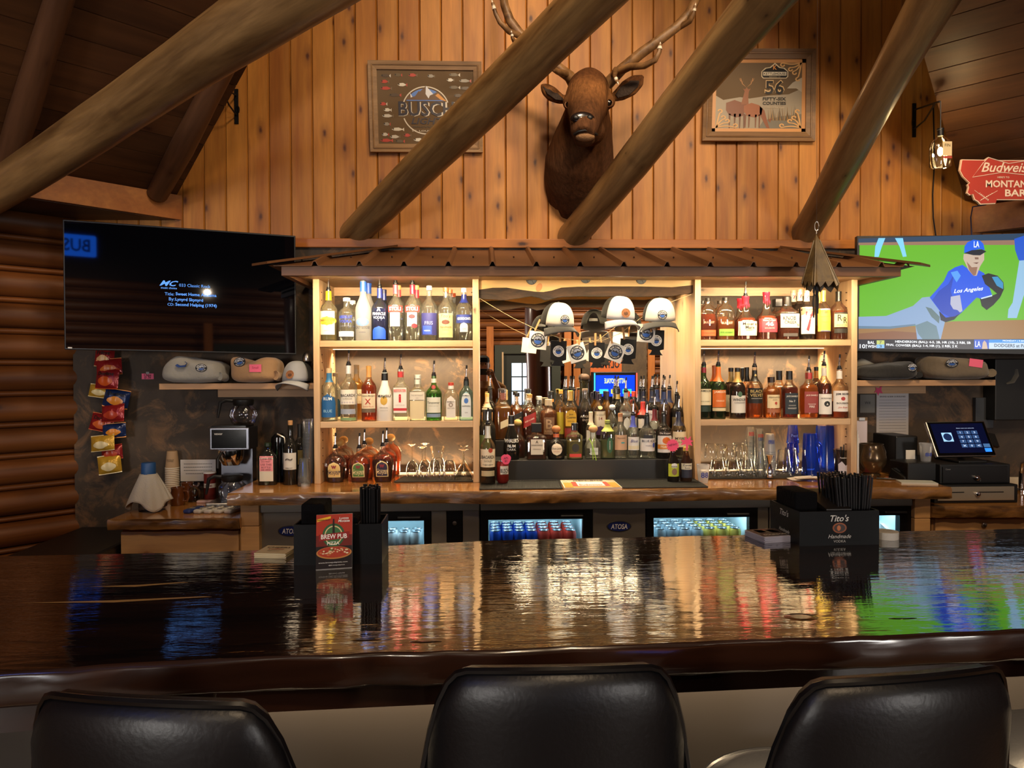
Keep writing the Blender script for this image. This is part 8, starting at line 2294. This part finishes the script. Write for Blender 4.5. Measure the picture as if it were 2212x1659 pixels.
# ================================================================== ELK HEAD
def fur():
    g = NT('elk_fur')
    tc = g.n('TexCoord')
    sp_ = g.n('SeparateXYZ', {0: tc.outputs['Object']})
    mp = g.n('Mapping', {'Vector': tc.outputs['Object'], 'Scale': (1, 1, .22)})
    n1 = g.n('TexNoise', {'Vector': mp.outputs[0], 'Scale': 55.0, 'Detail': 5.0, 'Roughness': .7})
    n2 = g.n('TexNoise', {'Vector': tc.outputs['Object'], 'Scale': 5.0, 'Detail': 3.0})
    hz_ = g.n('MapRange', {'Value': sp_.outputs['Z'], 'From Min': .35, 'From Max': .72})
    base = g.ramp(hz_.outputs[0], [(0.0, '#553620'), (.45, '#5e3c22'), (.75, '#8a5c34'), (1.0, '#6a4224')])
    v = g.ramp(n1.outputs['Fac'], [(.3, .45), (.7, 1.15)])
    c = g.mix(1.0, base, v, 'MULTIPLY')
    v2 = g.ramp(n2.outputs['Fac'], [(.35, .75), (.65, 1.1)])
    c = g.mix(1.0, c, v2, 'MULTIPLY')
    g.set(Base_Color=c, Roughness=.9, Specular_IOR_Level=.15)
    g.bump(n1.outputs['Fac'], .8, .012)
    return g.m
def T(mb, pts, rs, n=16, flat=1.0):
    mb.tube([at(*p) for p in pts], rs, n, True, flat)
EL = at(1240, 482, 4.38)
elk = thing('elk_mount', 'mounted elk head with antlers on the plank wall', 'taxidermy', EL, world=True)
mb = MB()
T(mb, [(1250, 425, 4.45), (1250, 385, 4.36), (1252, 345, 4.27), (1260, 300, 4.19), (1266, 262, 4.12), (1270, 225, 4.06)], [.20, .212, .205, .175, .145, .115], 22)
T(mb, [(1255, 400, 4.40), (1240, 440, 4.40), (1228, 475, 4.40)], [.18, .14, .05], 18)
T(mb, [(1272, 172, 4.12), (1271, 190, 4.06), (1270, 212, 3.99), (1267, 240, 3.92), (1264, 262, 3.85), (1261, 280, 3.79), (1259, 292, 3.765)], [.075, .115, .128, .108, .084, .074, .055], 20)
mb.ball(at(1262, 302, 3.83), (.06, .07, .035), 14, 10)
mb.ball(at(1275, 285, 3.95), (.085, .09, .075), 14, 10)
for s, P_ in ((1, [(1318, 214, 4.06), (1338, 205, 4.05), (1358, 190, 4.04), (1377, 174, 4.03), (1390, 163, 4.02)]), (-1, [(1226, 218, 4.08), (1208, 212, 4.06), (1192, 203, 4.05), (1178, 192, 4.04), (1168, 182, 4.03)])):
    T(mb, P_, [.03, .06, .082, .066, .015], 12, .45)
for px, py in ((1230, 222), (1315, 219)):
    mb.ball(at(px, py, 3.955), (.04, .04, .042), 12, 8)
body = mb.build('head_and_neck', fur(), elk, True, angle=180)
rm = body.modifiers.new('fuse', 'REMESH')
rm.mode = 'VOXEL'
rm.voxel_size = .009
rm.use_smooth_shade = True
sm_ = body.modifiers.new('soft', 'SMOOTH')
sm_.factor = .6
sm_.iterations = 8
EYE = mat('#050403', .03, coat=1)
for px, py, Y in ((1229, 226, 3.927), (1315, 222, 3.922)):
    MB().ball(at(px, py, Y), (.020, .016, .019), 14, 10).build('eye', EYE, elk, True)
    MB().tube([at(px, py, Y - .002) + Vector((.0215 * math.cos(a), .003, .0185 * math.sin(a))) for a in [2 * PI * i / 16 for i in range(17)]], .004, 8).build('eyelid', mat('#6a4426', .8), elk, True)
NOSE = mat('#1a1210', .25, coat=.4)
MB().ball(at(1258, 256, 3.762), (.066, .024, .036), 16, 10).build('nose', NOSE, elk, True)
for px in (1244, 1274):
    MB().ball(at(px, 254, 3.74), (.016, .01, .013), 12, 8).build('nostril', mat('#030202', .5), elk, True)
MB().tube([at(a, b, Y) for a, b, Y in ((1240, 290, 3.772), (1250, 284, 3.748), (1263, 281, 3.740), (1278, 284, 3.752), (1290, 291, 3.785))], .007, 8).build('mouth', mat('#0a0605', .5), elk, True)
MB().ball(at(1264, 296, 3.775), (.052, .03, .022), 14, 8).build('chin', mat('#7d5c3c', .85, bump=.5, bscale=90), elk, True)
for s, P_ in ((1, [(1332, 208, 4.02), (1350, 196, 4.01), (1368, 181, 4.0), (1382, 170, 4.0)]), (-1, [(1216, 214, 4.035), (1200, 206, 4.02), (1186, 197, 4.01), (1174, 187, 4.01)])):
    MB().tube([at(*p) for p in P_], [.02, .055, .048, .008], 12, True, .3).build('ear_lining', mat('#2c1f16', .9, bump=.8, bscale=80), elk, True)
ANT = wood('antler_bone', '#4a3018', '#9a744a', axis=1, grain=14, rough=.45, spread=0, bump=.7)
TIPM = mat('#dcd2c0', .4)
def antler(P_, rs, tines, nm='antler'):
    o = MB().tube([at(*p) for p in P_], rs, 14).build(nm, ANT, elk, True)
    for tp, r0 in tines:
        n_ = len(tp)
        MB().tube([at(*p) for p in tp], [r0 * (1 - .55 * i / (n_ - 1)) for i in range(n_)], 10).build('tine', ANT, o, True)
        a, b = at(*tp[-2]), at(*tp[-1])
        MB().tube([a.lerp(b, .35), a.lerp(b, .8), b + (b - a) * .35], [r0 * .62, r0 * .45, .001], 10).build('tine_tip', TIPM, o, True)
antler([(1312, 182, 4.08), (1325, 168, 4.05), (1345, 148, 4.02), (1385, 115, 3.98), (1425, 86, 3.95), (1462, 58, 3.93), (1488, 30, 3.92), (1503, 0, 3.93), (1515, -60, 3.98), (1515, -130, 4.06)], [.034, .032, .03, .029, .027, .026, .026, .024, .02, .012],
       [([(1332, 158, 4.03), (1360, 144, 3.9), (1392, 142, 3.84), (1415, 130, 3.8), (1424, 112, 3.79), (1426, 96, 3.79)], .023), ([(1326, 160, 4.02), (1330, 150, 3.92), (1328, 165, 3.84), (1334, 178, 3.82)], .018), ([(1468, 58, 3.93), (1490, 46, 3.88), (1498, 30, 3.86), (1502, 12, 3.85)], .018)])
antler([(1240, 182, 4.08), (1230, 165, 4.05), (1212, 152, 4.02), (1180, 125, 4.0), (1150, 98, 3.98), (1122, 72, 3.96), (1102, 45, 3.95), (1090, 12, 3.95), (1082, -50, 4.0), (1085, -120, 4.08)], [.034, .032, .03, .028, .027, .026, .025, .023, .02, .012],
       [([(1224, 160, 4.03), (1205, 155, 3.92), (1196, 150, 3.86), (1188, 138, 3.84)], .02), ([(1125, 78, 3.96), (1100, 68, 3.9), (1080, 48, 3.87), (1070, 28, 3.86), (1064, 6, 3.86)], .019), ([(1122, 88, 3.96), (1112, 92, 3.88), (1107, 82, 3.85), (1105, 70, 3.84)], .015)])

# ================================================================== THE ROOM BEHIND THE CAMERA (seen in the mirror and other reflections)
YRW = -4.55
DAY = mat('#cfe2ff', .5, emit=2.2, name='daylight')
TRIMG = mat('#34372c', .6, name='dark_green_trim')
ORG = wood('orange_pine_trim', '#a8602c', '#c47a3c', axis=2, rough=.45, spread=.1)
def door(x0, x1, zt):
    d = MB().box(x0, YRW - .02, 0, x1, YRW + .06, zt).build('door_1', mat('#2c2f2a', .5), kind='structure')
    for a, b, c, e in ((x0 - .16, x0, 0, zt + .16), (x1, x1 + .16, 0, zt + .16), (x0, x1, zt, zt + .16)):
        MB().box(a, YRW + .0, c, b, YRW + .09, e).build('door_trim', TRIMG, d)
    MB().box(x0 - .03, YRW + .0, 0, x0, YRW + .10, zt + .03).build('door_trim', SIDE, d)
    w0, w1, z0, z1 = x0 + .14, x1 - .14, .95, zt - .16
    for i in range(3):
        for j in range(3):
            a, b = w0 + (w1 - w0) * i / 3, w0 + (w1 - w0) * (i + 1) / 3
            c, e = z0 + (z1 - z0) * j / 3, z0 + (z1 - z0) * (j + 1) / 3
            MB().box(a + .012, YRW + .055, c + .012, b - .012, YRW + .066, e - .012).build('pane', DAY, d)
door(.33, 1.22, 1.90)
for i, x in enumerate((-3.2, 4.2)):
    wn = MB().box(x - .75, YRW, .95, x + .75, YRW + .05, 2.15).build(f'window_{i + 1}', TRIMG, kind='structure')
    for a in (-.7, .02):
        MB().box(x + a, YRW + .045, 1.0, x + a + .68, YRW + .056, 2.1).build('pane', DAY, wn)
for i, x in enumerate((0.02, 1.62, 1.45, 3.0)):
    MB().box(x, YRW + .03, 0, x + .13, YRW + .08, 2.4).build(f'trim_{i + 4}', ORG, kind='structure')
MB().box(1.78, YRW + .02, .0, 2.98, YRW + .075, 2.3).build('wall_rear_panel', mottle('brown_rear_panel', '#4a3a28', '#5f4c34', 2, .6), kind='structure')
mb = MB().tube([(.77 + .01 * math.sin(i), -1.8, i * .55) for i in range(10)], [.18 + .012 * math.sin(i * 1.9) for i in range(10)], 20)
mb.build('centre_post', wood('red_brown_post', '#4a2414', '#6e3a20', axis=2, rough=.35, coat=.3), None, True, label='thick upright log post seen in the mirror beside the door', cat='post')
t = thing('beer_poster', 'orange beer poster with black letters on the rear wall, seen mirrored', 'poster', (2.22, YRW + .08, 1.55), world=True)
MB().box(1.93, YRW + .076, 1.40, 2.51, YRW + .085, 2.0).build('sheet', mat('#c8642c', .6), t)
text_on('OLYMPIA', (2.22, YRW + .088, 1.70), (-1, 0, 0), (0, 0, 1), INK, t, wd=.5, ht=.14, bold=.03)
t = thing('game_machine', 'lit blue game machine by the rear wall, seen in the mirror', 'game machine', (2.33, -4.2, 0), world=True)
MB().box(1.93, -4.42, 0, 2.73, -4.12, 1.56).build('cabinet', BLACK, t, bevel=.01)
sn = MB().box(1.98, -4.12, 1.12, 2.68, -4.112, 1.5).build('screen', mat('#0a3aff', .3, emit=1.6), t)
text_on('BATTLE ROYALE', (2.33, -4.108, 1.40), (-1, 0, 0), (0, 0, 1), mat('#d8e83a', .3, emit=2), sn, wd=.4, ht=.09, bold=.02)
for k, x in enumerate((2.12, 2.33, 2.54)):
    MB().box(x - .08, -4.112, 1.17, x + .08, -4.108, 1.25).build('tile', mat(('#3ad8e8', '#e8c83a', '#3ae8b0')[k], .3, emit=1.5), sn)
for x, col in ((1.945, '#40c0ff'), (2.705, '#ff5040')):
    MB().box(x, -4.12, 1.1, x + .02, -4.10, 1.54).build('light_bar', mat(col, .3, emit=2), t)
# blue lit sign hung in the room: mirrored in the dark television
t = thing('beer_light', 'blue lit beer sign hung in the room, reflected in the dark television', 'sign', (-2.25, -1.5, 3.05), world=True)
MB().box(-2.85, -1.56, 2.95, -1.72, -1.5, 3.20).build('light_box', mat('#1c6cff', .4, emit=5, name='blue_sign_glow'), t, bevel=.02)
text_on('BUSCHHHHH', (-2.285, -1.496, 3.075), (-1, 0, 0), (0, 0, 1), mat('#0a2a9a', .4, emit=.6), t, wd=1.0, ht=.15, bold=.02)
MB().tube([(-2.7, -1.53, 3.2), (-2.7, -1.53, 5.2)], .004, 6).build('hanger', BLACK, t)
MB().tube([(-1.9, -1.53, 3.2), (-1.9, -1.53, 5.2)], .004, 6).build('hanger', BLACK, t)
# the photographer, seen in the mirror
SKIN = mat('#c4957a', .55)
pp = thing('person', 'person in tan t-shirt and black cap photographing the bar with a phone', 'person', (0, -.36, 0), world=True)
mb = MB()
O = Vector((-.03, -.36, 0))
def tb(pts, rs, n=14, m=None, flat=1.0):
    (m or mb).tube([O + Vector(p) for p in pts], rs, n, True, flat)
tb([(0, 0, .90), (0, -.01, 1.02), (0, -.01, 1.2), (0, 0, 1.36), (0, 0, 1.44)], [.135, .15, .165, .17, .10], 18, flat=.75)
tb([(0, 0, 1.42), (0, .015, 1.55)], [.058, .055])
mb.ball(O + Vector((0, .03, 1.655)), (.077, .098, .118), 18, 14)
mb.ball(O + Vector((0, .06, 1.585)), (.055, .055, .045))
tb([(0, .125, 1.665), (0, .145, 1.635)], [.012, .017], 10)
for s in (-1, 1):
    mb.ball(O + Vector((s * .078, .02, 1.65)), (.012, .022, .033), 10, 8)
    tb([(s * .09, 0, .95), (s * .10, .01, .50), (s * .105, -.01, .09)], [.095, .062, .042])
    tb([(s * .105, -.03, .05), (s * .11, .12, .035), (s * .11, .17, .03)], [.045, .04, .03], flat=.8)
    tb([(s * .15, 0, 1.40), (s * .215, -.005, 1.36), (s * .265, .06, 1.13)], [.06, .058, .045])
    tb([(s * .265, .06, 1.13), (s * .19, .22, 1.33), (s * .125, .30, 1.50)], [.045, .041, .029])
    tb([(s * .125, .30, 1.50), (s * .112, .315, 1.545), (s * .105, .318, 1.575)], [.03, .036, .03], flat=.55)
    for k in range(4):                       # fingers curl over the end of the phone
        z = 1.588 - .0225 * k
        L = (.030, .036, .034, .026)[k]
        tb([(s * .112, .325, z), (s * .100, .352, z + .004), (s * (.098 - L * 1.7), .354, z + .003)], [.0088, .0082, .0072], 8)
    tb([(s * .108, .305, 1.525), (s * .085, .302, 1.522), (s * .060, .312, 1.528)], [.012, .011, .009], 8)
body = mb.build('body', SKIN, pp, True, angle=180)
rm = body.modifiers.new('fuse', 'REMESH')
rm.mode = 'VOXEL'
rm.voxel_size = .0045
rm.use_smooth_shade = True
def cloth(nm, col, parts, fl=.75):
    m2 = MB()
    for pts, rs, f_ in parts:
        tb(pts, rs, 18, m2, f_)
    o = m2.build(nm, mat(col, .9, bump=.3, bscale=30), pp, True, angle=180)
    r2 = o.modifiers.new('fuse', 'REMESH')
    r2.mode = 'VOXEL'
    r2.voxel_size = .010
    r2.use_smooth_shade = True
cloth('t_shirt', '#a87c44', [([(0, 0, .88), (0, -.01, 1.02), (0, -.01, 1.2), (0, 0, 1.37), (0, 0, 1.455)], [.16, .17, .18, .185, .085], .8)] + [([(s * .14, 0, 1.40), (s * .22, -.003, 1.355), (s * .25, .035, 1.22)], [.075, .075, .068], 1.0) for s in (-1, 1)])
cloth('trousers', '#23262e', [([(0, 0, .82), (0, 0, .96)], [.15, .155], .8)] + [([(s * .09, 0, .92), (s * .10, .01, .5), (s * .105, -.01, .09)], [.108, .078, .062], 1.0) for s in (-1, 1)])
MB().lathe([(.082, 0), (.084, .02), (.078, .055), (.05, .08), (.001, .088)], 22, O + Vector((0, .02, 1.69)), dy=1.25).build('cap_crown', mat('#17171a', .85), pp, True)
MB().grid(lambda u, v: O + Vector(((2 * u - 1) * .075, .11 + .075 * v * math.sqrt(max(0, 1 - (2 * u - 1) ** 2)), 1.694 - .012 * (2 * u - 1) ** 2)), 12, 4).build('cap_brim', mat('#17171a', .85), pp, True).modifiers.new('th', 'SOLIDIFY').thickness = .004
for s in (-1, 1):
    MB().ball(O + Vector((s * .032, .118, 1.668)), (.011, .008, .008), 10, 8).build('eye', mat('#2a1f18', .2), pp, True)
MB().tube([O + Vector(p) for p in ((-.024, .108, 1.60), (0, .116, 1.602), (.024, .108, 1.60))], .005, 6).build('mouth', mat('#8a4c42', .5), pp, True)
t = thing('phone', 'black phone held sideways by the photographer in the mirror', 'phone', (-.03, -.035, 1.53), world=True)
MB().box(-.11, -.036, 1.532, .05, -.028, 1.608).build('case', BLACK, t, bevel=.003)
for k in range(3):
    MB().lathe([(.006, 0), (.006, .003)], 12, (.042, 0, 1.597 - .018 * k)).xf(Matrix.Identity(4)).build('lens', BLACKG, t) if False else MB().ball((.036, -.028, 1.596 - .019 * k), (.006, .002, .006), 10, 6).build('lens', BLACKG, t)

# bottles stand clear of each other: nudge neighbours apart within their shelf or step
BT = [o for o in COL.objects if '_r' in o]
for o in BT:
    z = o.location.z
    o['_b'] = (YT1, YT2) if abs(z - ZT1) < .01 else (YT2, YP - .014) if abs(z - ZT2) < .01 else (YF, YP) if z > ZC + .2 else (3.6, 4.34)
for it in range(60):
    for i, a in enumerate(BT):
        for b in BT[i + 1:]:
            if abs(a.location.z - b.location.z) > .05:
                continue
            d = Vector((b.location.x - a.location.x, b.location.y - a.location.y))
            g_ = a['_r'] + b['_r'] + .001 - d.length
            if g_ > 0:
                d = d.normalized() if d.length > .001 else Vector((1, 0))
                for o, s in ((a, -.5), (b, .5)):
                    o.location.x += d.x * g_ * s
                    o.location.y = min(max(o.location.y + d.y * g_ * s, o['_b'][0] + o['_r']), o['_b'][1] - o['_r'])
for o in BT:
    del o['_r'], o['_b']

# label housekeeping: nested cups are told apart by their place in the stack
for stem, fmt in (('clear plastic cup in the tall stack', 'clear cup in the tall stack by the left shelf unit, {} from the bottom'), ('clear plastic cup in the short front', 'clear cup in the short front stack at the counter end, {} from the bottom'), ('kraft paper cup in the upside down', 'kraft paper cup in the upside down stack, {} from the bottom')):
    g_ = sorted([o for o in COL.objects if str(o.get('label', '')).startswith(stem)], key=lambda o: o.location.z)
    for i, o in enumerate(g_):
        o['label'] = fmt.format('first' if i == 0 else ORD[i])
for o in COL.objects:
    if '_org' in o:
        del o['_org']
